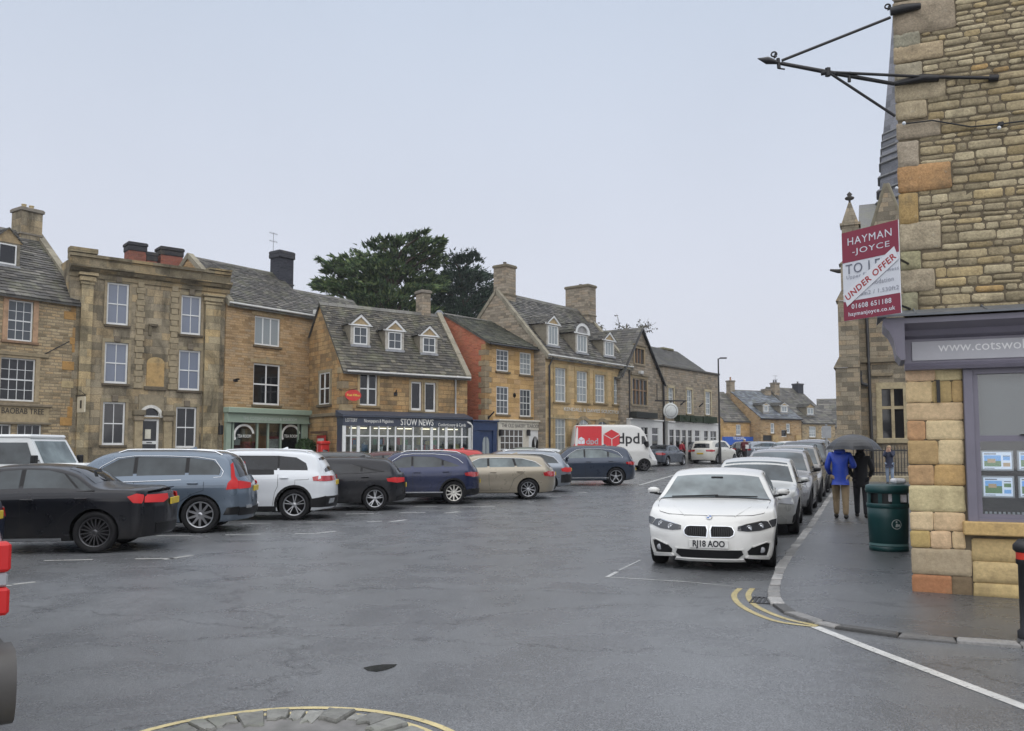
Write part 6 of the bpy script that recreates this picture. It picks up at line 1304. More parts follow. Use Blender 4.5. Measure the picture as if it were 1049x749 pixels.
# string wire with insulators across the wall
f = MB(); p1 = sh_hit(926, 127, -.06); p2 = sh_hit(1025, 127, -.06); f.tube([(p1[0], -.06, p1[1]), (p1[0]+.3, -.055, p1[1]-.0), (p2[0]-.3, -.06, p2[1]+.01), (p2[0], -.06, p2[1]), (LW, -.06, p2[1]-.02)], .009, 6); wi_ = f.build('wall_cable', M_iron, sh)
f = MB(); f.ball((p1[0], -.08, p1[1]), .022, 6); f.build('insulator', M_fr, wi_); f = MB(); q_ = sh_hit(1023.5, 131, -.08); f.ball((q_[0], -.08, q_[1]), .022, 6); f.build('insulator', M_fr, wi_); f = MB(); f.cbox(p2[0]-.03, p2[0]+.03, -.09, -.03, p2[1]-.03, p2[1]+.02, .008); f.build('clamp', M_iron, wi_)
f = MB(); u_, z_ = sh_hit(918.5, 193, -.05); f.ball((u_, -.06, z_), .02, 6); f.build('insulator', M_fr, wi_)
# ---------------------------------------------------------------- wrought iron sign bracket
br = thing('sign_bracket', 'black wrought iron sign bracket with scrolls high on the corner wall', 'bracket', sh.location, shr)
Ct = SMi.inverted()
def bh(px, py, t):   # t: 0 at the wall corner, distance of the tip towards the road and the camera
    o = SMi @ EP; d = SMi.to_3x3() @ ray(px, py); k = (-t-o.y)/d.y; return o+d*k
tip = bh(778, 60, .55); f = MB()
def bar(f, a, b, r=.016, n=6): f.tube([a, b], r, n)
sc = bh(916, 86, .09); f.tube([bh(800, 65, .5), bh(848, 74, .35), sc], [.022, .026, .022], 6); bar(f, bh(849, 74, .35), bh(955, 79, .06), .017); bar(f, bh(955, 79, .06), bh(1020, 80, .05), .02)
bar(f, bh(801, 62, .5), bh(912, 18, .08), .017); bar(f, bh(850, 75, .35), bh(917, 119, .05), .016); f.tube([sc, bh(945, 80, .06), bh(962, 80, .05)], [.03, .05, .04], 6)
f.tube([bh(912, 12, .08), bh(925, 9, .07), bh(943, 6, .05)], [.05, .055, .035], 6); f.tube([bh(1013, 80, .05), bh(1023, 80, .05)], .04, 6)
f.tube([bh(776, 60, .56), bh(786, 62, .54), bh(800, 65, .51)], [.004, .045, .012], 6); f.tube([bh(797, 60, .51), bh(798, 70, .51)], .022, 6); f.tube([bh(797, 70, .51), bh(804, 71, .51)], .01, 5)
f.tube([bh(848, 70, .35), bh(848, 78, .35)], .035, 6); f.tube([bh(841, 75, .36), bh(849, 74, .35)], .03, 6); f.tube([bh(870, 74, .27), bh(870, 84, .27)], .022, 6)
def scroll(f, c, r, tw=1.35):
    pts = []
    for i in range(26): t = i/25*tw*2*math.pi; rr_ = r*(1-.62*i/25); pts.append((c.x+rr_*math.cos(t-1.6), c.y, c.z+rr_*math.sin(t-1.6)))
    f.tube(pts, .010, 5)
scroll(f, bh(792.5, 56, .52), .042); scroll(f, bh(909, 7, .08), .04); f.build('bracket_bars', M_iron, br)
# ---------------------------------------------------------------- estate agent board
YL_, YR_ = 9.30, 8.72; a = at_y(863.5, 283, YL_); b = at_y(921.5, 273, YR_); zt_ = at_y(921.5, 225, YR_).z; zb_ = at_y(921.5, 320.5, YR_).z
dv = Vector((b.x-a.x, b.y-a.y, 0)); Wd = dv.length; Hd = zt_-zb_; rzb = math.atan2(dv.y, dv.x)
eb = thing('estate_agent_board', 'burgundy and white HAYMAN-JOYCE to let board, UNDER OFFER strip across it', 'sign board', (a.x, a.y, zb_), rzb)
f = MB(); f.box(0, Wd, 0, .012, 0, Hd); f.build('board', plain('white board', (.62, .64, .68), .45, var=.03), eb)
M_bur = plain('burgundy vinyl', (.22, .025, .05), .4, var=.04)
f = MB(); f.box(0, Wd, -.003, -.0005, Hd*.655, Hd); f.build('top_panel', M_bur, eb); f = MB(); f.box(0, Wd, -.003, -.0005, 0, Hd*.215); f.build('foot_panel', M_bur, eb)
def btxt(body, cx_, cz_, w, h, mat, rot=0.0, y=-.0045, bold=0, name='lettering', par=None):
    me = text_mesh(body, 1, .0006, bold=bold, space=1.12); xs__ = [v.co.x for v in me.vertices]; ys__ = [v.co.y for v in me.vertices]; w0 = max(xs__)-min(xs__); mx_ = (max(xs__)+min(xs__))/2; h0 = max(ys__)-min(ys__); my_ = (max(ys__)+min(ys__))/2
    me.transform(Matrix.Translation((-mx_, -my_, 0))); me.transform(Matrix.Diagonal((w/w0, h/h0, 1, 1))); me.transform(Matrix.Rotation(rot, 4, 'Z')); me.transform(frame((cx_, y, cz_), (1, 0, 0), (0, 0, 1), (0, -1, 0))); me.materials.clear(); me.materials.append(mat); return link(name, me, par or eb)
M_gtx = plain('grey blue print', (.13, .14, .18), .5); M_lgt = plain('pale print', (.30, .31, .36), .5); M_rtx = plain('red print', (.35, .03, .03), .5)
btxt('HAYMAN', Wd*.5, Hd*.885, Wd*.78, Hd*.082, M_fr, bold=.0); btxt('-JOYCE', Wd*.52, Hd*.755, Wd*.66, Hd*.082, M_fr, bold=.0)
btxt('TO LET', Wd*.44, Hd*.575, Wd*.76, Hd*.11, M_gtx); btxt('Upper Floor Business', Wd*.53, Hd*.48, Wd*.92, Hd*.05, M_lgt); btxt('Accommodation', Wd*.55, Hd*.38, Wd*.7, Hd*.05, M_lgt); btxt('142.26m2 / 1,530ft2', Wd*.53, Hd*.275, Wd*.9, Hd*.052, M_lgt)
btxt('01608 651188', Wd*.5, Hd*.15, Wd*.7, Hd*.055, M_fr, bold=.012); btxt('haymanjoyce.co.uk', Wd*.5, Hd*.06, Wd*.82, Hd*.058, M_fr, bold=.012)
ang = math.atan2(Hd*.42, Wd*.98); L_ = math.hypot(Hd*.42, Wd*.98); hs = Hd*.085; c_ = Vector((Wd*.5, 0, Hd*.44)); dx = Vector((math.cos(ang), 0, math.sin(ang))); nx_ = Vector((-math.sin(ang), 0, math.cos(ang)))
poly = []
for s1, s2 in ((-1, -1), (1, -1), (1, 1), (-1, 1)): poly.append(c_+dx*(s1*L_*.5)+nx_*(s2*hs))
poly = [(min(Wd, max(0, p.x)), p.z) for p in poly]
f = MB(); f.prism(poly, lambda p, q, t: (p, t, q), -.0085, -.0055); st_ = f.build('under_offer_strip', plain('white strip', (.66, .67, .70), .45, var=.03), eb, recalc=True)
btxt('UNDER OFFER', Wd*.5, Hd*.44, L_*.90, Hd*.075, M_rtx, rot=ang, y=-.0098, bold=.02, par=st_)
wl_ = sh.matrix_world; f = MB(); eM = (Matrix.Translation((a.x, a.y, zb_)) @ Matrix.Rotation(rzb, 4, 'Z')).inverted()
for zz in (Hd*.25, Hd*.8):
    e1 = eM @ (SMi.inverted() @ Vector((.06, -.02, 0))); f.tube([(Wd*.5, .03, zz), (e1.x, e1.y, zz)], .014, 6)
f.build('fixing_arms', M_iron, eb)
# ---------------------------------------------------------------- litter bin
p = on_ground(919, 566, .10); bn = thing('litter_bin', 'dark green round litter bin with open slots on the pavement', 'litter bin', (p.x, p.y+.28, KH(p.x, p.y)+gz(p.x, p.y)))
M_bg = plain('dark green plastic', (.006, .05, .052), .4, var=.06); rB = .295; HB_ = 1.02
f = MB(); f.lathe([(0, .0), (rB*.97, .0), (rB*.97, .07), (rB*.93, .075), (rB*.93, .13), (rB*.96, .14), (rB*1.0, .5), (rB*1.02, .70), (0, .70)], 40); f.build('body', M_bg, bn)
f = MB(); f.lathe([(rB*.90, .71), (rB*.90, .91)], 32, None); f.build('inner_liner', plain('dark liner', (.012, .014, .014), .5), bn)
f = MB()
for k in range(8):
    t = k*math.pi/4+.02; wdt = .10 if k % 2 else .22
    for i in range(6):
        a0_, a1_ = t-wdt+2*wdt*i/6, t-wdt+2*wdt*(i+1)/6; r0_, r1_ = rB*.985, rB*1.02
        f.add([(r1_*math.cos(a0_), r1_*math.sin(a0_), .70), (r1_*math.cos(a1_), r1_*math.sin(a1_), .70), (r1_*math.cos(a1_), r1_*math.sin(a1_), .90), (r1_*math.cos(a0_), r1_*math.sin(a0_), .90)], [(0, 1, 2, 3)], 0, (1, 1, 1), True)
f.lathe([(rB*1.02, .66), (rB*1.05, .67), (rB*1.05, .72), (rB*1.02, .73)], 40); f.lathe([(rB*1.0, .885), (rB*1.08, .89), (rB*1.1, .94), (rB*1.06, 1.0), (rB*.9, 1.018), (0, 1.02)], 40); f.build('hood', M_bg, bn)
f = MB(); 
for (x0, z0_) in ((-.1, .76), (.05, .75)): f.cbox(x0, x0+.13, -rB*.93, -rB*.88, z0_, z0_+.12, .01)
f.build('litter', plain('white litter bag', (.5, .48, .5), .5, var=.3, scale=20), bn)
f = MB()
def ringat(f, r, w, z, th=0.0):
    for i in range(24):
        a0_, a1_ = i*math.pi/12, (i+1)*math.pi/12; vs_ = []
        for rr_, aa in ((r, a0_), (r, a1_), (r-w, a1_), (r-w, a0_)):
            x = rr_*math.cos(aa); zz_ = z+rr_*math.sin(aa); vs_.append((x, -math.sqrt(max(0, (rB*1.012)**2-x*x))-.002, zz_))
        f.add(vs_, [(0, 1, 2, 3)])
ringat(f, .075, .01, .42); f.add([(-.02, -rB*1.012-.0, .38), (.015, -rB*1.012, .38), (.02, -rB*1.012, .43), (-.01, -rB*1.012, .43)], [(0, 1, 2, 3)]); f.ball((.0, -rB*1.0, .455), .013, 5); f.add([(.022, -rB*1.01, .385), (.045, -rB*1.005, .385), (.05, -rB*1.005, .42), (.022, -rB*1.01, .42)], [(0, 1, 2, 3)]); f.build('bin_emblem', plain('pale emblem', (.45, .5, .48), .5), bn)
f = MB(); f.lathe([(rB*.965, .085), (rB*.968, .12)], 40); f.build('base_band', plain('pale teal band', (.12, .22, .22), .4), bn)
# bag on the bin top
f = MB(); f.cbox(.07, .26, -.12, .08, 1.021, 1.11, .03); tag(f.build('paper_bag', plain('white paper cup and bag', (.6, .6, .62), .5, var=.15, scale=30)), 'small crumpled white bag lying on top of the green litter bin', 'bag').location = bn.location
# bollard at the right edge
p = at_y(1051.5, 600, 7.6); bo = thing('bollard', 'black bollard with a red band, cut by the right edge', 'bollard', (p.x, p.y, KH(p.x, p.y)))
ztb = at_y(1049, 556, 7.6).z; f = MB(); f.lathe([(.085, 0), (.085, .06), (.062, .08), (.060, ztb-.22), (.075, ztb-.21), (.075, ztb-.17)], 20); f.build('post', M_iron, bo)
f = MB(); f.lathe([(.073, ztb-.17), (.073, ztb-.11)], 20); f.build('red_band', plain('red reflective band', (.6, .04, .02), .35), bo); f = MB(); f.lathe([(.075, ztb-.11), (.095, ztb-.09), (.095, ztb-.05), (.05, ztb-.0), (0, ztb+.005)], 20); f.build('cap', M_iron, bo)
# ================================================================== VEHICLES
def pch(keys):
    """monotone cubic through (x, v) keys"""
    xs = [k[0] for k in keys]; ys = [k[1] for k in keys]; n = len(xs); d = [(ys[i+1]-ys[i])/(xs[i+1]-xs[i]) for i in range(n-1)]
    m = [d[0]]+[0 if d[i-1]*d[i] <= 0 else 2*d[i-1]*d[i]/(d[i-1]+d[i]) for i in range(1, n-1)]+[d[-1]]
    def f(x):
        if x <= xs[0]: return ys[0]
        if x >= xs[-1]: return ys[-1]
        i = 0
        while x > xs[i+1]: i += 1
        h = xs[i+1]-xs[i]; t = (x-xs[i])/h; t2 = t*t; t3 = t2*t
        return (2*t3-3*t2+1)*ys[i]+(t3-2*t2+t)*h*m[i]+(-2*t3+3*t2)*ys[i+1]+(t3-t2)*h*m[i+1]
    return f
def paint(name, c, metal=.0, rough=.28, dirt=.12):
    if name in _mc: return _mc[name]
    m = NT(name); o = m.ob(); n = m.noise(o, 2.2, 6, .65)
    z = m.n('ShaderNodeSeparateXYZ'); m.l(o, z.inputs[0])
    low = m.mapr(z.outputs[2], .15, .75, 1, 0); f = m.math('MULTIPLY', m.mapr(n.outputs['Fac'], .35, .7, .15, 1), m.math('MULTIPLY', low, .3))
    m.base(m.mix(f, c, (.10, .09, .075))); m.set(Metallic=metal, Roughness=m.mapr(n.outputs['Fac'], .3, .7, rough-.04, rough+.08)); m.p.inputs['Coat Weight'].default_value = .9 if max(c) > .05 else .55; m.p.inputs['Specular IOR Level'].default_value = .15; m.p.inputs['Coat Roughness'].default_value = .05
    dr_ = m.n('ShaderNodeTexVoronoi'); dr_.inputs['Scale'].default_value = 70; m.l(o, dr_.inputs['Vector'])   # rain beads
    b = m.n('ShaderNodeBump'); b.inputs['Strength'].default_value = .09; b.inputs['Distance'].default_value = .004; m.l(dr_.outputs['Distance'], b.inputs['Height']); m.l(b.outputs[0], m.p.inputs['Coat Normal'])
    _mc[name] = m.mat; return m.mat
M_tyre = plain('tyre rubber', (.010, .010, .011), .75, var=.2, bump=.3, spec=.25); M_clad = plain('black car plastic', (.009, .009, .010), .45, bump=.1, spec=.3)
M_arch = plain('wheel arch liner', (.004, .004, .004), .95, spec=.1); M_chr = plain('chrome trim', (.62, .64, .66), .18, 1.0, var=.03); M_alu = plain('alloy rim', (.42, .43, .45), .3, .85, var=.05)
M_dalu = plain('dark alloy rim', (.09, .09, .095), .35, .8, var=.05); M_disc = plain('brake disc', (.03, .03, .032), .5, .5); M_seam = plain('door gap', (.006, .006, .007), .8)
M_rlamp = NT('red lamp lens'); M_rlamp.base((.34, .006, .01)); M_rlamp.set(Roughness=.12); M_rlamp.p.inputs['Coat Weight'].default_value = 1; M_rlamp = M_rlamp.mat
M_rlit = emit('lit brake lamp', (1, .03, .012), .07, (.40, .007, .01)); M_clamp = glassy('clear lamp lens', (.30, .31, .33), .08, 1.6); M_hl = glassy('headlamp glass', (.035, .037, .042), .05, 1.7)
M_led = plain('headlamp reflector', (.55, .57, .6), .12, .9); M_yel = plain('yellow plate', (.55, .40, .03), .45); M_wpl = plain('white plate', (.62, .62, .60), .45); M_pl = plain('plate letters', (.015, .015, .02), .5)
GL = {}
def carglass(k):
    c = {'d': (.012, .014, .017), 'm': (.045, .055, .06), 'l': (.13, .16, .165), 'b': (.07, .09, .105), 's': (.17, .205, .215)}[k]
    if k in GL: return GL[k]
    m = NT('car glass '+k); n = m.noise(m.ob(), 1.7, 3, .5); m.base(m.vec('MULTIPLY', c, m.mapr(n.outputs['Fac'], .35, .65, .55, 1.35))); m.set(Roughness=.04, IOR=1.5); GL[k] = m.mat; return m.mat
def wheel(root, x, y, R_, w, style, side, mrim, steer=0.0):
    M = Matrix.Translation((x, y, R_)) @ Matrix.Rotation(steer, 4, 'Z') @ frame((0, 0, 0), (1, 0, 0), (0, 0, 1 if side > 0 else 1), (0, -1 if side > 0 else -1, 0))
    M = Matrix.Translation((x, y, R_)) @ Matrix.Rotation(steer, 4, 'Z') @ (Matrix.Rotation(math.pi if side > 0 else 0, 4, 'Z')) @ Matrix.Rotation(math.pi/2, 4, 'X')
    # local z of M = outward axis
    ri = R_*.705; hub = MB(); hub.lathe([(0, -w*.1), (ri*.62, -w*.1), (ri*.62, -w*.2), (ri*.98, -w*.24), (ri*.98, -w*.3), (0, -w*.3)], 24, M); o = hub.build('wheel', M_disc, root, uv=False)
    t = MB(); t.lathe([(ri, w*.30), (ri+.012, w*.42), (R_*.86, w*.5), (R_*.96, w*.46), (R_, w*.33), (R_*1.0, -w*.33), (R_*.96, -w*.46), (ri, -w*.5)], 36, M); t.build('tyre', M_tyre, o, uv=False)
    n, kind = style; r = MB(); r.lathe([(ri*.90, w*.16), (ri*.93, w*.30), (ri*.985, w*.36), (ri*1.01, w*.36), (ri*1.015, w*.2), (ri*.96, -w*.25)], 36, M)
    r.lathe([(0, w*.26), (ri*.14, w*.25), (ri*.2, w*.2), (ri*.24, w*.1)], 20, M)
    def spoke(a, w0, w1, tw=0.0, z0=.22, z1=.30):
        c, s_ = math.cos(a), math.sin(a); c2, s2 = math.cos(a+tw), math.sin(a+tw); p = []
        for rr_, cc, ss, hw, zz in ((ri*.12, c, s_, w0, z0), (ri*.94, c2, s2, w1, z1)):
            for sg in (-1, 1):
                for dz in (0, -.12): p.append(M @ Vector((rr_*cc-sg*hw*ss, rr_*ss+sg*hw*cc, w*(zz+dz))))
        r.add(p, [(0, 2, 6, 4), (0, 4, 5, 1), (2, 3, 7, 6), (4, 6, 7, 5)])
    for i in range(n):
        a = 2*math.pi*i/n+.3
        if kind == 's': spoke(a, ri*.10, ri*.075)
        elif kind == 'd': spoke(a-.10, ri*.035, ri*.04, -.08); spoke(a+.10, ri*.035, ri*.04, .08)
        elif kind == 'y': spoke(a, ri*.07, ri*.05, -.16); spoke(a, ri*.07, ri*.05, .16)
        elif kind == 't': spoke(a, ri*.05, ri*.055, .14)
    r.build('rim', mrim, o, uv=False); return o
class Car:
    def __init__(s, label, cat, p, heading, L, Wd, H, wb, fo, Rw, top, sh_, paintm, glass='d', name='parked_car', group=None, bow=(.42, .22), tumble=.34, bot=.20, style=(5, 'y'), rim=None, tw=.215, clad=False, lean=None, plan=(.90, .93), crown=.055, steer=0.0, track=None, arch=1.12, midz=None):
        s.root = thing(name, label, cat, p, heading, group); s.L, s.W, s.H = L, Wd, H; s.xf = L/2-fo; s.xr = s.xf-wb; s.R = Rw
        s.top = pch([(x*L-L/2, z) for x, z in top]); s.sh = pch([(x*L-L/2, z) for x, z in sh_]); s.bow = bow; s.tum = tumble; s.crown = crown
        s.bot = pch([(-L/2, bot+.05), (-L/2+.35, bot+.02), (-L/2+.6, bot), (L/2-.6, bot), (L/2-.3, bot+.01), (L/2, bot+.03)]); s.plan = plan
        s.lean = pch(lean or [(.2, .05), (.4, 0), (.55, .0), (.75, .10), (1.0, .22)]); s.paint = paintm; s.glass = glass
        s.body(top, arch)
        tr = track or (Wd-.09-tw)/2
        for (x, st) in ((s.xf, steer), (s.xr, 0)):
            for sd in (1, -1): wheel(s.root, x, sd*tr, Rw, tw, style, sd, rim or M_alu, st)
        if clad: s.cladding()
    def hw(s, x):
        t = x/(s.L/2); k = s.plan[0] if t > 0 else s.plan[1]; f = max(0, (abs(x)-(s.L/2-.45))/.45); return s.W/2*(1-(1-k)*abs(t)**3.2)*(1-(.10 if t < 0 else .035)*f*f)
    def Y(s, x, z):
        w = s.hw(x); zs = s.sh(x); zb = s.bot(x)
        if z <= zs:
            t = max(0, min(1, (z-zb)/(zs-zb))); y = w*(1-.075*(1-t)**2.4-.012*math.exp(-((t-.52)/.12)**2)-.035*max(0, (t-.86)/.14)**2)
            if s.top(x)-zs > .2: return y
            return y
        cab = min(1, (s.top(x)-zs)/.25); return w*.965-(s.tum+.18*(1-cab))*(z-zs)-.02*cab
    def zedge(s, x): zs = s.sh(x); h = s.top(x)-zs; return zs+max(h-s.crown, h*.45)
    def end(s, x, b, z):
        L2 = s.L/2; y = s.Y(x, z)
        if x > 0: f = max(0, (x-(L2-1.15))/1.15); x2 = x-f*f*(s.bow[0]*abs(b)**2.6+s.lean(z)*min(1, f*1.3))
        else: f = max(0, (-x-(L2-.8))/.8); x2 = x+f*f*(s.bow[1]*abs(b)**2.8+.35*max(0, .5-z)**1.3+.12*max(0, z-.72))
        return Vector((x2, b*y, z))
    def side(s, sg): return lambda x, z: s.end(x, sg, z)
    def front(s, b, z): return s.end(s.L/2, b, z)
    def rear(s, b, z): return s.end(-s.L/2, b, z)
    def topm(s, x, b):
        ze = s.zedge(x); z = ze+(s.top(x)-ze)*(1-abs(b)**2.6); y = s.Y(x, ze); q = s.end(x, b, ze); return Vector((q.x, b*y, z))
    def body(s, top, arch):
        L2 = s.L/2; N = 64; seg = []; M_ = 600; acc = [0]; xs_ = [-L2+s.L*i/M_ for i in range(M_+1)]
        for i in range(M_): acc.append(acc[-1]+math.hypot(s.L/M_, .8*(s.top(xs_[i+1])-s.top(xs_[i]))))
        xx = []; j = 0
        for i in range(N+1):
            t = acc[-1]*i/N
            while j < M_ and acc[j] < t-1e-9: j += 1
            xx.append(xs_[j])
        xx = xx[:1]+[xx[0]+.03]+xx[1:-1]+[xx[-1]-.03]+xx[-1:]
        bs = [-1, -.93, -.82, -.65, -.45, -.22, 0, .22, .45, .65, .82, .93, 1]; nb = len(bs)
        ra, rb = 8, 5; n = len(xx); mb = MB(); idx = {}
        def zrow(x, k):
            zb = s.bot(x); zs = s.sh(x); ze = s.zedge(x)
            if k <= ra: return zb+(zs-zb)*(k/ra)
            return zs+(ze-zs)*((k-ra)/rb)
        K = ra+rb; vs_ = []
        def vid(i, b, k):
            key = (i, b, k)
            if key not in idx:
                x = xx[i]
                if k == K: q = s.topm(x, bs[b])
                else: q = s.end(x, bs[b], zrow(x, k))
                idx[key] = len(vs_); vs_.append(q)
            return idx[key]
        fs = []
        for i in range(n-1):
            for k in range(K): fs.append((vid(i, 0, k), vid(i, 0, k+1), vid(i+1, 0, k+1), vid(i+1, 0, k))); fs.append((vid(i, nb-1, k), vid(i+1, nb-1, k), vid(i+1, nb-1, k+1), vid(i, nb-1, k+1)))
            for b in range(nb-1): fs.append((vid(i, b, K), vid(i, b+1, K), vid(i+1, b+1, K), vid(i+1, b, K))); fs.append((vid(i, b, 0), vid(i+1, b, 0), vid(i+1, b+1, 0), vid(i, b+1, 0)))
        for e in (0, n-1):
            for k in range(K):
                for b in range(nb-1): q = (vid(e, b, k), vid(e, b, k+1), vid(e, b+1, k+1), vid(e, b+1, k)); fs.append(q if e else q[::-1])
        mb.add(vs_, fs, 0, (1, 1, 1), True); me = bpy.data.meshes.new('body'); me.from_pydata([tuple(v) for v in mb.v], [], mb.f)
        bm = bmesh.new(); bm.from_mesh(me); bmesh.ops.recalc_face_normals(bm, faces=bm.faces); bm.to_mesh(me); bm.free()
        o = link('body', me, s.root); me.materials.append(s.paint); me.materials.append(M_arch)
        cut = MB()
        for x in (s.xf, s.xr):
            for sg in (1, -1):
                y0_ = sg*(s.hw(x)-.30); y1_ = sg*(s.hw(x)+.2); M = frame((x, 0, s.R*1.02), (1, 0, 0), (0, 0, 1), (0, 1, 0)); r_ = s.R*arch; n_ = 40
                pts = [(r_*math.cos(2*math.pi*i/n_), r_*math.sin(2*math.pi*i/n_)) for i in range(n_)]; cut.prism(pts, lambda p, q, t: (x+p, t, s.R*1.02+q), y0_, y1_)
        cm = bpy.data.meshes.new('c'); cm.from_pydata(cut.v, [], cut.f); bm = bmesh.new(); bm.from_mesh(cm); bmesh.ops.recalc_face_normals(bm, faces=bm.faces); bm.to_mesh(cm); bm.free()
        co = bpy.data.objects.new('c', cm); SC.collection.objects.link(co); co.parent = s.root
        sm = o.modifiers.new('s', 'SUBSURF'); sm.levels = 1; sm.render_levels = 1
        bo_ = o.modifiers.new('b', 'BOOLEAN'); bo_.operation = 'DIFFERENCE'; bo_.object = co; bo_.solver = 'EXACT'
        dg = bpy.context.evaluated_depsgraph_get(); me2 = bpy.data.meshes.new_from_object(o.evaluated_get(dg)); o.modifiers.clear(); o.data = me2; bpy.data.objects.remove(co)
        me2.name = 'body'
        o2 = link('n', me, s.root); m2 = o2.modifiers.new('s', 'SUBSURF'); m2.levels = 1; dg = bpy.context.evaluated_depsgraph_get(); ref = bpy.data.meshes.new_from_object(o2.evaluated_get(dg)); bpy.data.objects.remove(o2)
        if len(me2.materials) < 2: me2.materials.clear(); me2.materials.append(s.paint); me2.materials.append(M_arch)
        for p in me2.polygons:
            c = p.center; inn = False
            for x in (s.xf, s.xr):
                if (c.x-x)**2+(c.z-s.R*1.02)**2 < (s.R*arch+.004)**2 and s.hw(x)-.32 < abs(c.y) and (abs(p.normal.y) < .6 or abs(c.y) < s.hw(x)-.25): inn = True
            p.material_index = 1 if inn or c.z < s.bot(c.x)+.015 else 0; p.use_smooth = not inn
        # shade the cut shell with the normals of the uncut surface
        from mathutils.bvhtree import BVHTree
        rv = [v.co for v in ref.vertices]; rn = [v.normal.copy() for v in ref.vertices]; rf = [tuple(p.vertices) for p in ref.polygons]; tree = BVHTree.FromPolygons(rv, rf); vn = []
        for v in me2.vertices:
            co, nn, i, d = tree.find_nearest(v.co); ws_ = [(1/((rv[k]-v.co).length+1e-5), rn[k]) for k in rf[i]]; q = Vector((0, 0, 0))
            for w_, n_ in ws_: q += n_*w_*w_
            vn.append(q.normalized() if d < .004 else None)
        ln = []
        for p in me2.polygons:
            for vi in p.vertices: q = vn[vi]; ln.append(tuple(q) if q is not None and p.use_smooth and q.dot(p.normal) > .5 else tuple(p.normal))
        me2.normals_split_custom_set(ln); bpy.data.meshes.remove(ref); s.bodyo = o
    def patch(s, polys, name, mat, parent=None, off=.004, grid=.09, maps=None, skirt=True, link_=True, mb=None):
        """polys = list of (outline, map function); cut into a grid, laid on the body surface a few mm proud"""
        if name in ('side_skirt', 'sill_trim', 'exhaust_trim', 'corner_intake') and len(polys) > 1:
            for q_ in polys: r_ = s.patch([q_], name, mat, parent, off, grid)
            return r_
        out = mb or MB()
        for poly, fn in polys:
            bm = bmesh.new(); vv = [bm.verts.new((p[0], p[1], 0)) for p in poly]; bm.faces.new(vv)
            for ax in (0, 1):
                lo = min(p[ax] for p in poly); hi = max(p[ax] for p in poly); n = max(1, int((hi-lo)/grid)); no = (1, 0, 0) if ax == 0 else (0, 1, 0)
                for i in range(1, n): c = lo+(hi-lo)*i/n; bmesh.ops.bisect_plane(bm, geom=bm.verts[:]+bm.edges[:]+bm.faces[:], plane_co=tuple(c*q for q in no), plane_no=no)
            bmesh.ops.triangulate(bm, faces=[f for f in bm.faces if len(f.verts) > 4])
            bm.verts.index_update(); cen = s.centre
            P = []; NN = []
            for v in bm.verts:
                a, b = v.co.x, v.co.y; e = .004; p = fn(a, b); q = (fn(a+e, b)-fn(a-e, b)).cross(fn(a, b+e)-fn(a, b-e))
                q = q.normalized() if q.length > 1e-12 else Vector((0, 0, 1)); ref = p-cen(p)
                if q.dot(ref) < 0: q = -q
                P.append(p+q*off); NN.append(q)
            fs = [tuple(v.index for v in f.verts) for f in bm.faces]
            if fs:
                a, b, c = (P[i] for i in fs[0][:3]); fn_ = (b-a).cross(c-a)
                if fn_.dot(NN[fs[0][0]]) < 0: fs = [f[::-1] for f in fs]
            out.add(P, fs, 0, (1, 1, 1), True)
            if skirt:
                for e_ in bm.edges:
                    if e_.is_boundary: i, j = e_.verts[0].index, e_.verts[1].index; out.add([P[i], P[j], P[j]-NN[j]*(off+.012), P[i]-NN[i]*(off+.012)], [(0, 1, 2, 3)])
            bm.free()
        if mb is not None: return
        return out.build(name, mat, parent or s.root, uv=False)
    def centre(s, p): return Vector((max(-s.L/2+.7, min(s.L/2-1.2, p.x)), 0, min(p.z, s.H*.45)))
    def both(s, poly): return [(poly, s.side(1)), (poly, s.side(-1))]
    def cladding(s):
        polys = []
        for x, sd_ in ((s.xf, 1), (s.xr, 1), (s.xf, -1), (s.xr, -1)):
            r0, r1 = s.R*1.125, s.R*1.125+.055; n = 14
            for i in range(n):
                t0, t1 = -.15+(math.pi+.3)*i/n, -.15+(math.pi+.3)*(i+1)/n; q = [(x+r*math.cos(t), s.R*1.02+r*math.sin(t)) for r, t in ((r0, t0), (r1, t0), (r1, t1), (r0, t1))]; polys += [(q, s.side(sd_))]
            s.patch(polys, 'arch_trim', M_clad, off=.012, grid=.2); polys = []
        a, b = s.xr+s.R*1.15, s.xf-s.R*1.15
        for sd_ in (1, -1): s.patch([([(a, .22), (b, .22), (b, .33), (a, .33)], s.side(sd_))], 'sill_cladding', M_clad, off=.012, grid=.2)
    def finish(s, win, ws, rw, lamps_r=None, rear_lamp=None, frame_=None, handles=(), seams=(), rails=None, mirror=None, plate='y', head=None, trim=None, shark=True, wiper=True, rearbot=.42, mcol=None):
        # side windows, each pane its own part, on a gloss black surround
        pts = sorted(set(q for w_ in win for q in w_)); cr_ = lambda o, a, b: (a[0]-o[0])*(b[1]-o[1])-(a[1]-o[1])*(b[0]-o[0])
        def half(ps):
            h_ = []
            for q in ps:
                while len(h_) > 1 and cr_(h_[-2], h_[-1], q) <= 0: h_.pop()
                h_.append(q)
            return h_[:-1]
        hull = half(pts)+half(pts[::-1]); mx_ = sum(q[0] for q in hull)/len(hull); mz_ = sum(q[1] for q in hull)/len(hull); hull = [(mx_+(a-mx_)*1.012, mz_+(b-mz_)*1.04) for a, b in hull]
        for sg in (1, -1): s.patch([(hull, s.side(sg))], 'window_surround', M_clad, off=.0015, grid=.12)
        for poly in win:
            for sg in (1, -1): s.patch([(poly, s.side(sg))], 'side_window', carglass(s.glass[0]), grid=.15)
        if ws: s.patch([(ws, s.topm)], 'windscreen', carglass(s.glass[1] if len(s.glass) > 1 else s.glass[0]), grid=.12)
        if rw: s.patch([(rw, s.topm)], 'rear_window', carglass('d'), grid=.12)
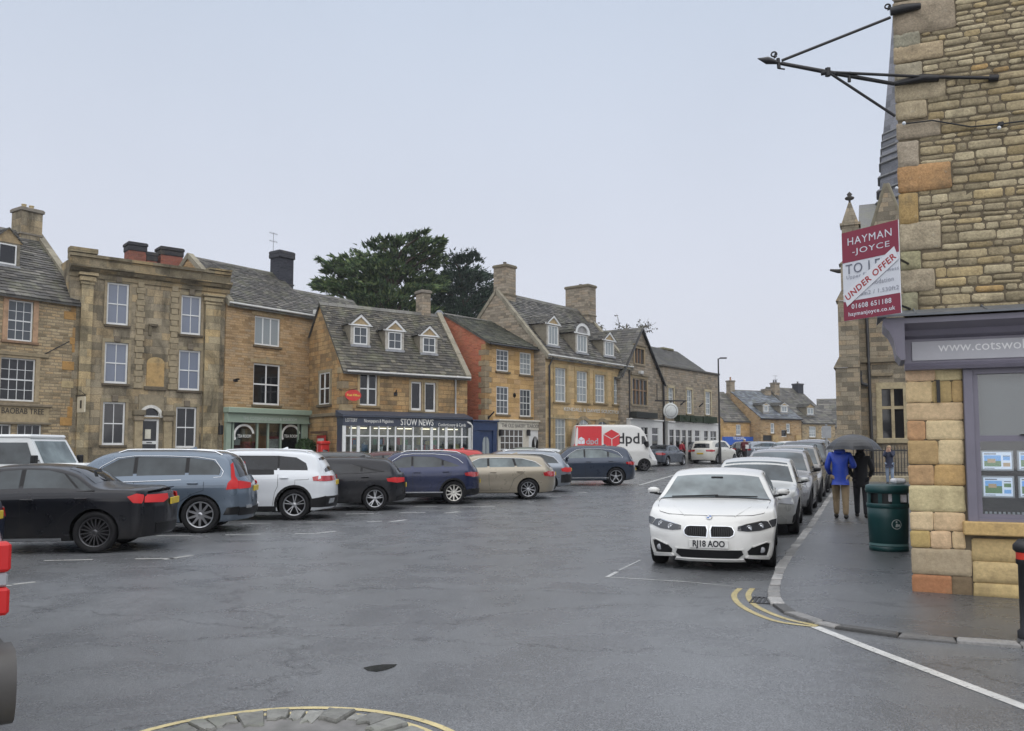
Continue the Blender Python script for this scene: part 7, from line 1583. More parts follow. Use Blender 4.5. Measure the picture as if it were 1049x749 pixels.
        if frame_:
            for sg in (1, -1):
                mb = MB(); pts = [s.end(x, sg, z)+Vector((0, sg*.006, 0)) for x, z in frame_]; mb.tube(pts, .009, 5); mb.build('window_trim', trim or M_chr, s.root, uv=False)
        if seams:
            mb = MB()
            for ln in seams:
                for sg in (1, -1):
                    pts = []
                    for (x0, z0), (x1, z1) in zip(ln, ln[1:]):
                        n = max(1, int(math.hypot(x1-x0, z1-z0)/.12))
                        for i in range(n): pts.append((x0+(x1-x0)*i/n, z0+(z1-z0)*i/n))
                    pts.append(ln[-1]); v = []
                    P = [s.end(x, sg, z) for x, z in pts]
                    for i, p in enumerate(P):
                        d = (P[min(i+1, len(P)-1)]-P[max(i-1, 0)]).normalized(); t = d.cross(Vector((0, sg, 0)));
                        if t.length < 1e-6: t = Vector((1, 0, 0))
                        t.normalize(); o = Vector((0, sg*.0022, 0)); v += [p+t*.004+o, p-t*.004+o]
                    mb.add(v, [(2*i, 2*i+1, 2*i+3, 2*i+2) for i in range(len(P)-1)])
            mb.build('door_gaps', M_seam, s.root, uv=False)
        for (x, z) in handles:
            for sg in (1, -1):
                p = s.end(x, sg, z); mb = MB(); mb.cbox(p.x-.10, p.x+.10, min(p.y-sg*.005, p.y+sg*.035), max(p.y-sg*.005, p.y+sg*.035), z-.014, z+.014, .007); mb.build('door_handle', s.paint, s.root, uv=False)
        if rails:
            for sg in (1, -1):
                mb = MB(); x0, x1 = rails[0], rails[1]; pts = []
                for i in range(13): x = x0+(x1-x0)*i/12; e = min(i, 12-i); q = s.topm(x, sg*.93); pts.append(q+Vector((0, 0, .0 if e == 0 else .045)))
                mb.tube(pts, .017, 6); mb.build('roof_rail', rails[2], s.root, uv=False)
        if mirror:
            x, z = mirror[:2]; 
            for sg in (1, -1):
                y = s.Y(x, z)*sg; mb = MB(); mb.ball((x-.03, y+sg*.135, z+.07), (.06, .10, .05), 7); mb.box(x-.08, x+.0, min(y+sg*.05, y+sg*.215), max(y+sg*.05, y+sg*.215), z+.03, z+.10); am_ = MB(); am_.tube([(x, y-sg*.04, z+.0), (x-.02, y+sg*.12, z+.025)], .02, 6); am_.ball((x-.03, y+sg*.13, z+.035), (.05, .085, .022), 6)
                m_ = mb.build('door_mirror', mcol or s.paint, s.root, uv=False); am_.build('mirror_arm', M_clad, m_, uv=False); g_ = MB(); g_.box(x-.092, x-.085, min(y+sg*.07, y+sg*.22), max(y+sg*.07, y+sg*.22), z+.025, z+.11); g_.build('mirror_glass', M_hl, m_, uv=False)
        if rear_lamp:
            for sg in (1, -1):
                polys = [(rear_lamp[0], s.side(sg))] if rear_lamp[0] else []
                if len(rear_lamp) > 1 and rear_lamp[1]: polys.append(([(sg*b, z) for b, z in rear_lamp[1]], s.rear))
                s.patch(polys, 'tail_light', rear_lamp[2] if len(rear_lamp) > 2 else M_rlamp, off=.009, grid=.07)
        if head:
            for sg in (1, -1):
                polys = [(head[0], s.side(sg))] if head[0] else []
                if len(head) > 1 and head[1]: polys.append(([(sg*b, z) for b, z in head[1]], s.front))
                s.patch(polys, 'headlight', M_hl if len(head) < 3 else head[2], off=.006, grid=.07)
        if plate:
            zr_ = plate[1] if isinstance(plate, tuple) else .75
            q = s.rear(0, zr_); mb = MB(); mb.cbox(q.x-.018, q.x+.01, -.26, .26, zr_-.055, zr_+.055, .004); mb.build('number_plate', M_yel, s.root, uv=False)
        if shark: q = s.topm(-s.L*.22, 0); mb = MB(); mb.add([q+Vector(v) for v in ((-.09, -.02, 0), (.09, -.012, 0), (.09, .012, 0), (-.09, .02, 0), (-.08, -.004, .06), (-.05, -.003, .058), (-.05, .003, .058), (-.08, .004, .06))], [(0, 1, 5, 4), (1, 2, 6, 5), (2, 3, 7, 6), (3, 0, 4, 7), (4, 5, 6, 7)]); mb.build('roof_antenna', s.paint, s.root, uv=False)
def seam_set(s, xB, xA, xC, zs=.95, zb=.3, zt=1.3):
    return None
BAY = 'cars parked nose-in across the square'; KERBG = 'cars parked in line by the kerb'; FARG = 'vehicles at the far end of the square'
def place(px, py, heading, xw, yw_):
    """ground contact pixel of one wheel -> world position of the car centre (wheel at local xw, yw_)"""
    g_ = on_ground(px, py); h = R(heading); return Vector((g_.x-(xw*math.cos(h)-yw_*math.sin(h)), g_.y-(xw*math.sin(h)+yw_*math.cos(h)), 0))
def setz(p, z=0): p.z = gz(p.x, p.y)+z; return p
# generic silhouettes as fractions of length, heights in metres (rear -> front)
def sil_sedan(H): return [(0, .78), (.02, .98), (.05, 1.05), (.16, 1.06), (.215, 1.09), (.30, H*.93), (.37, H*.985), (.46, H), (.56, H*.985), (.615, H*.93), (.735, 1.0), (.80, .95), (.92, .85), (.97, .76), (1, .62)]
def sil_estate(H): return [(0, .70), (.012, .95), (.03, 1.04), (.06, 1.16), (.10, H*.93), (.14, H*.965), (.30, H*.995), (.46, H), (.57, H*.98), (.63, H*.92), (.745, 1.0), (.80, .95), (.92, .85), (.97, .76), (1, .62)]
def sil_suv(H, b=1.12): return [(0, .72), (.008, 1.0), (.022, b), (.06, H*.84), (.095, H*.935), (.15, H*.975), (.32, H), (.47, H), (.58, H*.98), (.635, H*.925), (.74, b+.02), (.80, b-.04), (.92, b-.13), (.97, b-.22), (1, .72)]
def win_set(c, xs_, zb, zt, rear_cut, kink):
    pass
# ---------------------------------------------------------------- left row, nearest first
# black saloon
H = 1.43; L = 4.63; p = place(97, 566.7, 188, -L/2+1.03, .78)
c = Car('black saloon with dark twin-spoke wheels and a small boot spoiler, nearest of the left row', 'car', setz(p), R(188), L, 1.81, H, 2.81, .79, .335, sil_sedan(H), [(0, .84), (.1, .97), (.3, .98), (.7, .92), (.9, .80), (1, .64)], paint('black car paint', (.010, .011, .015), .3), 'mm', group=BAY, style=(9, 'd'), rim=M_dalu, tumble=.40, bow=(.4, .30))
x = lambda f: f*L-L/2
c.finish([[(x(.475), .985), (x(.655), .955), (x(.60), 1.18), (x(.535), 1.315), (x(.475), 1.335)], [(x(.28), 1.00), (x(.46), .987), (x(.46), 1.336), (x(.385), 1.325), (x(.335), 1.27)], [(x(.235), 1.01), (x(.27), 1.00), (x(.325), 1.262), (x(.29), 1.20)]], [(x(.622), -.86), (x(.622), .86), (x(.725), .9), (x(.725), -.9)], [(x(.235), -.8), (x(.235), .8), (x(.33), .78), (x(.33), -.78)],
    frame_=[(x(.655), .945), (x(.47), .975), (x(.27), .985), (x(.225), 1.0)], trim=M_clad, handles=((x(.44), .86), (x(.265), .875)), seams=([(x(.465), .97), (x(.462), .5), (x(.45), .3)], [(x(.665), .93), (x(.655), .5), (x(.63), .3), (x(.3), .3)], [(x(.245), .99), (x(.26), .85), (x(.325), .62), (x(.345), .45), (x(.33), .3)]), mirror=(x(.63), .95), rear_lamp=([(x(.008), .83), (x(.002), .92), (x(.06), .945), (x(.105), .90), (x(.075), .80), (x(.02), .79)], [(.99, .80), (.99, .92), (.45, .93), (.42, .85), (.6, .79)], M_rlit), plate=('y', .80), rearbot=.4)
mb = MB(); pts = [c.topm(x(.028), b)+Vector((0, 0, .004)) for b in (-.85, -.5, 0, .5, .85)]; v = []
for q in pts: v += [q, q+Vector((-.07, 0, .018)), q+Vector((-.068, 0, .004)), q+Vector((0.0, 0, -.01))]
mb.add(v, [(4*i+a, 4*i+(a+1) % 4, 4*i+4+(a+1) % 4, 4*i+4+a) for i in range(4) for a in range(4)]); mb.build('boot_spoiler', c.paint, c.root)
c.patch([([(-.75, .30), (.75, .30), (.78, .46), (-.78, .46)], c.rear)], 'rear_diffuser', M_clad, off=.01)
c.patch([([(x(.33), .215), (x(.63), .215), (x(.63), .25), (x(.33), .25)], c.side(1)), ([(x(.33), .215), (x(.63), .215), (x(.63), .25), (x(.33), .25)], c.side(-1))], 'side_skirt', M_alu, off=.012)
# big grey blue estate SUV with tall L shaped lamps
H = 1.66; L = 4.69; p = place(205, 546.2, 188, -L/2+.95, .83)
c = Car('grey blue SUV with tall L-shaped tail lamps and silver window trim, behind the black saloon', 'car', setz(p), R(188), L, 1.90, H, 2.865, .87, .365, sil_suv(H, 1.10), [(0, .95), (.1, 1.06), (.3, 1.05), (.7, .99), (.9, .90), (1, .74)], paint('grey blue metallic', (.115, .15, .195), .45), 'md', group=BAY, style=(10, 's'), rim=M_alu, tumble=.33, clad=False, bow=(.4, .22), arch=1.1)
x = lambda f: f*L-L/2
c.finish([[(x(.48), 1.05), (x(.66), 1.02), (x(.60), 1.30), (x(.54), 1.46), (x(.48), 1.50)], [(x(.27), 1.08), (x(.465), 1.05), (x(.465), 1.505), (x(.27), 1.49)], [(x(.125), 1.13), (x(.255), 1.085), (x(.255), 1.485), (x(.16), 1.43), (x(.125), 1.30)]], [(x(.622), -.88), (x(.622), .88), (x(.73), .92), (x(.73), -.92)], [(x(.026), -.82), (x(.026), .82), (x(.078), .8), (x(.078), -.8)],
    frame_=[(x(.665), 1.0), (x(.45), 1.03), (x(.25), 1.06), (x(.115), 1.11), (x(.105), 1.22), (x(.15), 1.45), (x(.22), 1.505), (x(.35), 1.53), (x(.48), 1.53), (x(.55), 1.49), (x(.61), 1.32), (x(.665), 1.02)], handles=((x(.44), .96), (x(.235), .99)), seams=([(x(.472), 1.03), (x(.47), .5), (x(.46), .32)], [(x(.67), 1.0), (x(.66), .5), (x(.64), .32), (x(.3), .32)], [(x(.19), 1.10), (x(.19), .85), (x(.235), .78), (x(.29), .62), (x(.31), .45), (x(.3), .32)]), rails=(x(.12), x(.55), M_chr), mirror=(x(.645), 1.03), rear_lamp=([(x(.0), .88), (x(.085), .86), (x(.075), .99), (x(.055), 1.06), (x(.062), 1.36), (x(.045), 1.40), (x(.028), 1.12), (x(.0), 1.02)], [(.99, .87), (.99, 1.03), (.5, .98), (.55, .88)], M_rlit), plate=('y', .86))
c.patch([([(x(.0), .36), (x(.1), .36), (x(.08), .5), (x(.0), .52)], c.side(1)), ([(x(.0), .36), (x(.1), .36), (x(.08), .5), (x(.0), .52)], c.side(-1)), ([(-.99, .34), (.99, .34), (.99, .50), (-.99, .50)], c.rear)], 'rear_bumper', M_clad, off=.012)
c.patch([([(-.8, .48), (-.55, .48), (-.55, .54), (-.8, .54)], c.rear), ([(.55, .48), (.8, .48), (.8, .54), (.55, .54)], c.rear)], 'exhaust_trim', M_chr, off=.02)
# white SUV with black arches
H = 1.66; L = 4.63; p = place(301.2, 533, 187, -L/2+.94, .81)
c = Car('white SUV with black wheel arches, silver roof rails and star wheels', 'car', setz(p), R(187), L, 1.83, H, 2.83, .86, .36, sil_suv(H, 1.12), [(0, .95), (.1, 1.07), (.3, 1.07), (.7, 1.04), (.9, .95), (1, .78)], paint('white car paint', (.66, .69, .72), .0), 'dd', group=BAY, style=(5, 'd'), rim=M_alu, tumble=.27, clad=True, bow=(.4, .22), plan=(.92, .96))
x = lambda f: f*L-L/2
c.finish([[(x(.49), 1.07), (x(.67), 1.06), (x(.62), 1.30), (x(.56), 1.47), (x(.49), 1.50)], [(x(.29), 1.08), (x(.48), 1.07), (x(.48), 1.505), (x(.29), 1.50)], [(x(.13), 1.10), (x(.28), 1.08), (x(.28), 1.495), (x(.20), 1.46), (x(.15), 1.33)]], [(x(.625), -.88), (x(.625), .88), (x(.73), .92), (x(.73), -.92)], [(x(.026), -.84), (x(.026), .84), (x(.075), .84), (x(.075), -.84)],
    handles=((x(.45), .97), (x(.255), .99)), seams=([(x(.485), 1.06), (x(.48), .5), (x(.47), .34)], [(x(.285), 1.07), (x(.285), .8), (x(.30), .65), (x(.31), .34)], [(x(.125), 1.08), (x(.13), .95), (x(.2), .94), (x(.2), .80)]), rails=(x(.12), x(.58), paint('white car paint', (1, 1, 1))), mirror=(x(.655), 1.05), rear_lamp=([(x(.0), .90), (x(.10), .92), (x(.105), 1.01), (x(.07), 1.03), (x(.0), 1.03)], [(.99, .90), (.99, 1.03), (.5, 1.03), (.52, .92)]), plate=('y', .86))
c.patch([([(x(.0), .3), (x(.11), .3), (x(.11), .50), (x(.0), .56)], c.side(sg)) for sg in (1, -1)]+[([(-.99, .3), (.99, .3), (.99, .55), (-.99, .55)], c.rear)], 'rear_bumper', M_clad, off=.012)
c.patch([([(-.88, .38), (-.6, .4), (-.62, .5), (-.86, .5)], c.rear), ([(.6, .4), (.88, .38), (.86, .5), (.62, .5)], c.rear)], 'exhaust_trim', M_chr, off=.022)
# black hatchback
def hatch(label, px, py, hd, L, W_, H, wb, Rw, pm, style, rim, gl='dd', lamp=M_rlamp, group=BAY, tr=None, b=1.0, rails=None, clad=False, yoff=.78, rov=.82, frame_=True, trim=M_clad, cat='car', mirror=True, sg_=1):
    p = place(px, py, hd, -L/2+rov, yoff*sg_)
    c = Car(label, cat, setz(p), R(hd), L, W_, H, wb, L-wb-rov, Rw, sil_suv(H, b), [(0, b-.14), (.1, b-.04), (.3, b-.06), (.7, b-.10), (.9, b-.2), (1, .68)], pm, gl, group=group, style=style, rim=rim, tumble=.36, clad=clad, bow=(.38, .24), tw=.21)
    x = lambda f: f*L-L/2; g0 = b-.03; gt = H-.17
    fr = [(x(.67), g0-.02), (x(.48), g0), (x(.27), g0+.03), (x(.13), g0+.08)] 
    c.finish([[(x(.49), g0), (x(.66), g0-.02), (x(.61), g0+.22), (x(.55), gt-.03), (x(.49), gt)], [(x(.28), g0+.03), (x(.475), g0+.01), (x(.475), gt), (x(.33), gt-.02), (x(.28), gt-.10)], [(x(.15), g0+.09), (x(.265), g0+.04), (x(.265), gt-.12), (x(.20), gt-.20)]], [(x(.622), -.86), (x(.622), .86), (x(.725), .9), (x(.725), -.9)], [(x(.025), -.8), (x(.025), .8), (x(.078), .78), (x(.078), -.78)],
        frame_=fr if frame_ is True else frame_, trim=trim, handles=((x(.45), g0-.09), (x(.25), g0-.07)), seams=([(x(.482), g0), (x(.478), .5), (x(.47), .32)], [(x(.67), g0-.03), (x(.66), .5), (x(.64), .32), (x(.32), .32)], [(x(.2), g0+.04), (x(.21), g0-.1), (x(.3), .62), (x(.32), .32)]), mirror=(x(.65), g0) if mirror else None, rails=(x(.14), x(.56), rails) if rails else None,
        rear_lamp=([(x(.0), b-.26), (x(.10), b-.22), (x(.11), b-.14), (x(.03), b-.11), (x(.0), b-.12)], [(.99, b-.26), (.99, b-.12), (.5, b-.13), (.55, b-.24)], lamp), plate=('y', .66), head=([(x(.93), .62), (x(.99), .6), (x(.99), .72), (x(.90), .78)], [(.99, .6), (.99, .72), (.5, .7), (.55, .62)]))
    return c, x
c, x = hatch('black hatchback with big two-tone wheels parked between white and blue cars', 384, 523.4, 187, 4.34, 1.82, 1.43, 2.63, .325, paint('gloss black paint', (.012, .013, .017), .2), (5, 'y'), M_alu, lamp=M_rlit)
c.patch([([(-.95, .28), (.95, .28), (.95, .40), (-.95, .40)], c.rear)], 'rear_diffuser', M_clad, off=.012)
# blue crossover
L = 4.23
c, x = hatch('dark blue crossover with silver roof line and pale ten-spoke wheels', 464.8, 516.8, 187, L, 1.82, 1.57, 2.60, .335, paint('deep blue metallic', (.010, .018, .062), .35), (10, 's'), plain('pale alloy', (.55, .54, .50), .35, .7), 'ml', b=1.06, clad=True, frame_=[(q*L-L/2, z) for q, z in ((.12, 1.20), (.165, 1.33), (.23, 1.44), (.34, 1.475), (.48, 1.475), (.56, 1.44), (.62, 1.27), (.67, 1.08))], trim=M_chr, rails=plain('silver rail', (.5, .51, .52), .3, .8))
c.patch([([(x(.0), .28), (x(.10), .28), (x(.10), .42), (x(.0), .46)], c.side(sg)) for sg in (1, -1)]+[([(-.99, .28), (.99, .28), (.99, .45), (-.99, .45)], c.rear)], 'rear_bumper', M_clad, off=.012)
c.patch([([(x(.27), .345), (x(.64), .345), (x(.64), .375), (x(.27), .375)], c.side(sg)) for sg in (1, -1)], 'sill_trim', M_chr, off=.016)
# estates
def estate(label, px, py, hd, L, H, pm, style, gl, lamp=M_rlamp, trim=M_chr, rails=None, group=BAY, W_=1.83, yoff=.78, Rw=.325, sg_=1, b=1.0):
    wb = 2.83; rov = L-wb-.88; p = place(px, py, hd, -L/2+rov, yoff*sg_)
    c = Car(label, 'car', setz(p), R(hd), L, W_, H, wb, .88, Rw, sil_estate(H), [(0, b-.14), (.1, b-.04), (.3, b-.05), (.7, b-.09), (.9, b-.19), (1, .66)], pm, gl, group=group, style=style, tumble=.38, bow=(.4, .26))
    x = lambda f: f*L-L/2; g0 = b-.03; gt = H-.15
    c.finish([[(x(.49), g0), (x(.655), g0-.02), (x(.60), g0+.2), (x(.55), gt-.02), (x(.49), gt)], [(x(.30), g0+.02), (x(.475), g0), (x(.475), gt), (x(.32), gt)], [(x(.12), g0+.07), (x(.285), g0+.025), (x(.305), gt), (x(.22), gt-.03), (x(.165), gt-.13)]], [(x(.625), -.86), (x(.625), .86), (x(.73), .9), (x(.73), -.9)], [(x(.03), -.8), (x(.03), .8), (x(.085), .78), (x(.085), -.78)],
        frame_=[(x(.66), g0-.01), (x(.60), g0+.21), (x(.54), gt+.005), (x(.4), gt+.025), (x(.25), gt), (x(.16), gt-.11), (x(.11), g0+.08)], trim=trim, handles=((x(.45), g0-.1), (x(.27), g0-.08)), seams=([(x(.482), g0), (x(.478), .5), (x(.47), .3)], [(x(.665), g0-.03), (x(.655), .5), (x(.64), .3), (x(.34), .3)], [(x(.22), g0+.03), (x(.24), g0-.1), (x(.31), .65), (x(.34), .3)]), mirror=(x(.645), g0), rails=(x(.14), x(.55), rails) if rails else None,
        rear_lamp=([(x(.0), b-.28), (x(.09), b-.25), (x(.10), b-.15), (x(.03), b-.1), (x(.0), b-.12)], [(.99, b-.28), (.99, b-.12), (.5, b-.12), (.55, b-.26)], lamp), plate=('y', .8))
    return c, x
estate('beige gold estate car with light windows and ten-spoke wheels', 541, 511.8, 187, 4.70, 1.45, paint('beige gold metallic', (.30, .265, .205), .35), (10, 't'), 'll')
c, x = estate('silver grey estate car with chrome window line, behind the beige estate', 561, 504.5, 187, 4.70, 1.52, paint('silver grey metallic', (.20, .225, .26), .5), (5, 'y'), 'mm', lamp=M_rlit, rails=M_chr)
c.patch([([(x(.0), .34), (x(.10), .34), (x(.10), .62), (x(.0), .66)], c.side(sg)) for sg in (1, -1)]+[([(-.99, .34), (.99, .34), (.99, .64), (-.99, .64)], c.rear)], 'rear_bumper', M_clad, off=.01)
L = 4.66
c, x = hatch('slate blue SUV in front of the red and white delivery van', 631, 497.6, 184, L, 1.89, 1.65, 2.82, .365, paint('slate blue metallic', (.028, .040, .065), .4), (5, 's'), M_alu, 'll', b=1.10, rov=.95, yoff=.82, frame_=[(q*L-L/2, z) for q, z in ((.15, 1.12), (.14, 1.18), (.18, 1.36), (.24, 1.47), (.34, 1.50), (.48, 1.50), (.55, 1.47), (.61, 1.31), (.67, 1.08))], trim=M_chr)
c.patch([([(x(.27), .30), (x(.64), .30), (x(.64), .34), (x(.27), .34)], c.side(sg)) for sg in (1, -1)], 'sill_trim', M_chr, off=.016)
# second rank: roofs seen over the first row
def Pw(px, Y): q = at_y(px, 470, Y); return Vector((q.x, Y, gz(q.x, Y)))
def simple(label, px, Y, hd, L, W_, H, pm, kind='hatch', gl='mm', b=1.0, group='cars in the second rank before the shops', name='parked_car'):
    g_ = Pw(px, Y); pr = {'suv': sil_suv, 'hatch': sil_suv, 'estate': lambda H, b: sil_estate(H), 'sedan': lambda H, b: sil_sedan(H)}[kind](H, b)
    c = Car(label, 'car', g_, R(hd), L, W_, H, L*.6, L*.19, .33, pr, [(0, b-.14), (.1, b-.04), (.3, b-.05), (.7, b-.09), (.9, b-.19), (1, .66)], pm, gl, group=group, tumble=.36, name=name)
    x = lambda f: f*L-L/2; g0 = b-.03; gt = H-.16; r0, r1 = {'sedan': (.235, .33), 'estate': (.03, .085)}.get(kind, (.022, .062)); q0 = .25 if kind == 'sedan' else .13
    c.finish([[(x(.49), g0), (x(.655), g0-.02), (x(.60), g0+.2), (x(.55), gt-.02), (x(.49), gt)], [(x(.30), g0+.02), (x(.475), g0), (x(.475), gt), (x(.33), gt)], [(x(q0), g0+.07), (x(.285), g0+.025), (x(.31), gt-.02), (x(q0+.07), gt-.14)]], [(x(.625), -.86), (x(.625), .86), (x(.73), .9), (x(.73), -.9)], [(x(r0), -.8), (x(r0), .8), (x(r1), .78), (x(r1), -.78)], frame_=[(x(.66), g0-.01), (x(.4), g0), (x(.2), g0+.05)], trim=M_clad, handles=((x(.45), g0-.1), (x(.27), g0-.08)), mirror=(x(.645), g0),
        rear_lamp=([(x(.0), b-.28), (x(.09), b-.25), (x(.10), b-.15), (x(.0), b-.12)], [(.99, b-.28), (.99, b-.12), (.5, b-.12), (.55, b-.26)]), plate=('y', .72), head=([(x(.93), .62), (x(.99), .6), (x(.99), .72), (x(.90), .78)], [(.99, .6), (.99, .72), (.5, .7), (.55, .62)])); return c
simple('dark grey car roof just showing beside the white SUV, before the postbox', 362, 29.5, 6, 4.3, 1.78, 1.50, paint('dark grey metallic', (.05, .055, .06), .4))
simple('dark maroon car roof showing over the black hatchback', 392, 32, 184, 4.2, 1.76, 1.48, paint('dark maroon paint', (.06, .012, .015), .2))
simple('bright red car whose roof shows over the blue crossover', 449, 34, 183, 4.2, 1.78, 1.53, paint('bright red paint', (.42, .02, .02), .0))
simple('pale silver saloon parked behind the silver grey estate near the yellow house', 562, 44, 10, 4.5, 1.78, 1.45, paint('pale silver metallic', (.36, .38, .39), .5), 'sedan', 'bl')
simple('green grey saloon roof between the silver estate and the delivery van', 540, 46, 8, 4.5, 1.78, 1.47, paint('grey green metallic', (.13, .15, .13), .5), 'sedan', 'bl')
# far end
def far(label, px, py, hd, L, W_, H, pm, kind, gl='mm', b=1.0, wx=None, sg_=-1, ymul=.78):
    g_ = place(px, py, hd, -L/2+L*.21 if wx is None else wx, ymul*sg_); return simple(label, 0, 1, hd, L, W_, H, pm, kind, gl, b, FARG) , g_
def far2(label, px, py, hd, L, W_, H, pm, kind, gl='mm', b=1.0):
    c = simple(label, 500, 50, hd, L, W_, H, pm, kind, gl, b, FARG); q = place(px, py, hd, -L/2+L*.21, -.78); c.root.location = setz(q); return c
far2('slate grey saloon driving away right of the delivery van', 683.5, 477.8, 56, 4.5, 1.8, 1.44, paint('slate grey metallic', (.07, .085, .11), .4), 'sedan', 'ml')
far2('off-white SUV seen from behind near the round pub sign', 733.8, 475.3, 52, 4.8, 1.94, 1.71, paint('off-white paint', (.60, .59, .54), .0), 'suv', 'md', 1.12)
simple('black car half hidden by the off-white SUV', 708, 66, 60, 4.3, 1.8, 1.6, paint('gloss black paint', (0, 0, 0)), 'suv', 'dd', 1.05, FARG)
simple('dark car facing the man in the maroon coat', 774, 76, 350, 4.4, 1.8, 1.5, paint('dark grey metallic', (0, 0, 0)), 'hatch', 'bm', 1.0, FARG)
simple('light blue grey car beyond the parked kerb row', 789, 74, 350, 4.2, 1.75, 1.5, paint('silver grey metallic', (0, 0, 0)), 'hatch', 'bl', 1.0, FARG)
simple('white estate car beyond the kerb row, below the ochre far house', 806, 66, 200, 4.6, 1.8, 1.62, paint('off-white paint', (0, 0, 0)), 'estate', 'ml', 1.0, FARG)
# ---------------------------------------------------------------- kerb row, white saloon first
WHP = paint('pearl white paint', (.68, .68, .66), .0, .3)
L = 4.64; H = 1.37; hd = 252.5; p = place(788.5, 580.5, hd, L/2-.79, .78)
top = [(0, .78), (.02, .96), (.05, 1.0), (.14, 1.02), (.19, 1.05), (.30, H*.93), (.37, H*.985), (.45, H), (.53, H*.985), (.59, H*.935), (.73, .935), (.78, .915), (.86, .865), (.94, .79), (.985, .72), (1, .60)]
c = Car('white two-door car with twin black kidney grilles and plate RJ18 AOO', 'car', setz(p), R(hd), L, 1.83, H, 2.81, .79, .335, top, [(0, .84), (.1, .95), (.3, .97), (.60, .93), (.70, .895), (.8, .855), (.92, .77), (1, .60)], WHP, 'ds', group=KERBG, style=(5, 'd'), rim=M_dalu, tumble=.50, bow=(.34, .26), bot=.14, lean=[(.12, .10), (.2, .02), (.32, 0), (.5, .02), (.58, .05), (.8, .16)], plan=(.965, .93), crown=.05)
x = lambda f: f*L-L/2
c.finish([[(x(.40), .985), (x(.665), .935), (x(.59), 1.19), (x(.52), 1.285), (x(.40), 1.29)], [(x(.23), 1.0), (x(.39), .985), (x(.39), 1.285), (x(.30), 1.21)]], [(x(.598), -.87), (x(.598), .87), (x(.72), .92), (x(.72), -.92)], [(x(.2), -.8), (x(.2), .8), (x(.31), .78), (x(.31), -.78)],
    frame_=[(x(.67), .95), (x(.45), .975), (x(.22), .99)], trim=M_clad, handles=((x(.41), .86),), seams=([(x(.675), .93), (x(.66), .5), (x(.64), .28), (x(.36), .28), (x(.375), .6), (x(.385), .97)],), mirror=(x(.645), .95), rear_lamp=([(x(.0), .83), (x(.06), .84), (x(.06), .92), (x(.0), .92)], [(.99, .83), (.99, .92), (.5, .92), (.55, .83)]), plate=('y', .7), shark=False)
# front: kidneys, lamps, intakes, bumper creases, plate
def fp(polys, name, mat, off=.006, parent=None, grid=.05): return c.patch([(q, c.front) for q in polys], name, mat, parent, off, grid)
def mir(q): return [(-a, b) for a, b in q]
kid = [(.04, .47), (.33, .475), (.38, .50), (.39, .545), (.365, .595), (.31, .607), (.05, .607), (.03, .56)]
def grow(q, k): cx_ = sum(a for a, _ in q)/len(q); cz_ = sum(b for _, b in q)/len(q); return [(cx_+(a-cx_)*(1+k), cz_+(b-cz_)*(1+k*1.5)) for a, b in q]
for sgn in (1, -1):
    q = [(sgn*a, b) for a, b in kid]; gr_ = fp([grow(q, .10)], 'grille', M_chr, .005); fp([q], 'grille_mesh', M_clad, .012, gr_); mb = MB()
    for i in range(9): a = sgn*(.06+.27*i/8); q0 = c.front(a, .482); q1 = c.front(a, .60); n_ = Vector((.018, 0, 0)); mb.tube([q0+n_, q1+n_], .004, 4)
    mb.build('grille_slats', M_arch, gr_, uv=False)
def headlamp(sgn):
    hl = [(.45, .56), (.60, .545), (.80, .555), (.99, .59), (.99, .668), (.88, .675), (.62, .64), (.47, .61)]; L2 = L/2
    sidep = [(L2-.003, .59), (L2-.003, .668), (L2-.15, .69), (L2-.30, .70), (L2-.22, .65), (L2-.12, .605)]
    o = c.patch([([(sgn*a, b) for a, b in hl], c.front), (sidep, c.side(sgn))], 'headlight', M_hl, off=.006, grid=.05)
    for a, z in ((.64, .588), (.84, .612)):
        q = c.front(sgn*a, z); mb = MB(); mb.lathe([(.036, 0), (.040, .012), (.034, .014), (.03, .006), (.014, .01), (0, .012)], 18, Matrix.Translation(q+Vector((-.002, 0, 0))) @ Matrix.Rotation(math.pi/2, 4, 'Y')); mb.build('lamp_ring', M_led, o, uv=False)
    c.patch([([(sgn*a, b) for a, b in ((.5, .612), (.62, .64), (.88, .673), (.88, .662), (.62, .63))], c.front)], 'brow_strip', M_led, o, .012, .05)
for sgn in (1, -1): headlamp(sgn)
fp([[(-.48, .185), (.48, .185), (.56, .24), (.52, .295), (-.52, .295), (-.56, .24)]], 'lower_intake', M_clad, .006)
for sgn in (1, -1):
    q = [(sgn*a, b) for a, b in ((.64, .235), (.93, .22), (.95, .375), (.90, .39), (.68, .33), (.62, .28))]; fi = fp([q], 'corner_intake', M_clad, .006)
    q_ = c.front(sgn*.84, .295); mb = MB(); mb.lathe([(.0, .016), (.035, .014), (.042, .004), (.045, -.02)], 16, Matrix.Translation(q_) @ Matrix.Rotation(math.pi/2, 4, 'Y')); mb.build('fog_lamp', M_clamp, fi, uv=False)
    fp([[(sgn*a, b) for a, b in ((.60, .20), (.98, .175), (.98, .20), (.93, .212), (.63, .23))]], 'bumper_blade', WHP, .03)
    fp([[(sgn*a, b) for a, b in ((.955, .21), (.985, .21), (.985, .405), (.91, .407), (.68, .345), (.69, .335), (.90, .395), (.955, .38))]], 'bumper_blade', WHP, .02)
fp([[(-.54, .298), (.54, .298), (.56, .312), (-.56, .312)]], 'bumper_crease', WHP, .016); fp([[(-.60, .150), (.60, .150), (.57, .18), (-.57, .18)]], 'bumper_lip', WHP, .025)
q = c.front(0, .375); mb = MB(); mb.cbox(q.x-.01, q.x+.028, -.262, .262, .320, .430, .004); pl = mb.build('number_plate', M_wpl, c.root, uv=False)
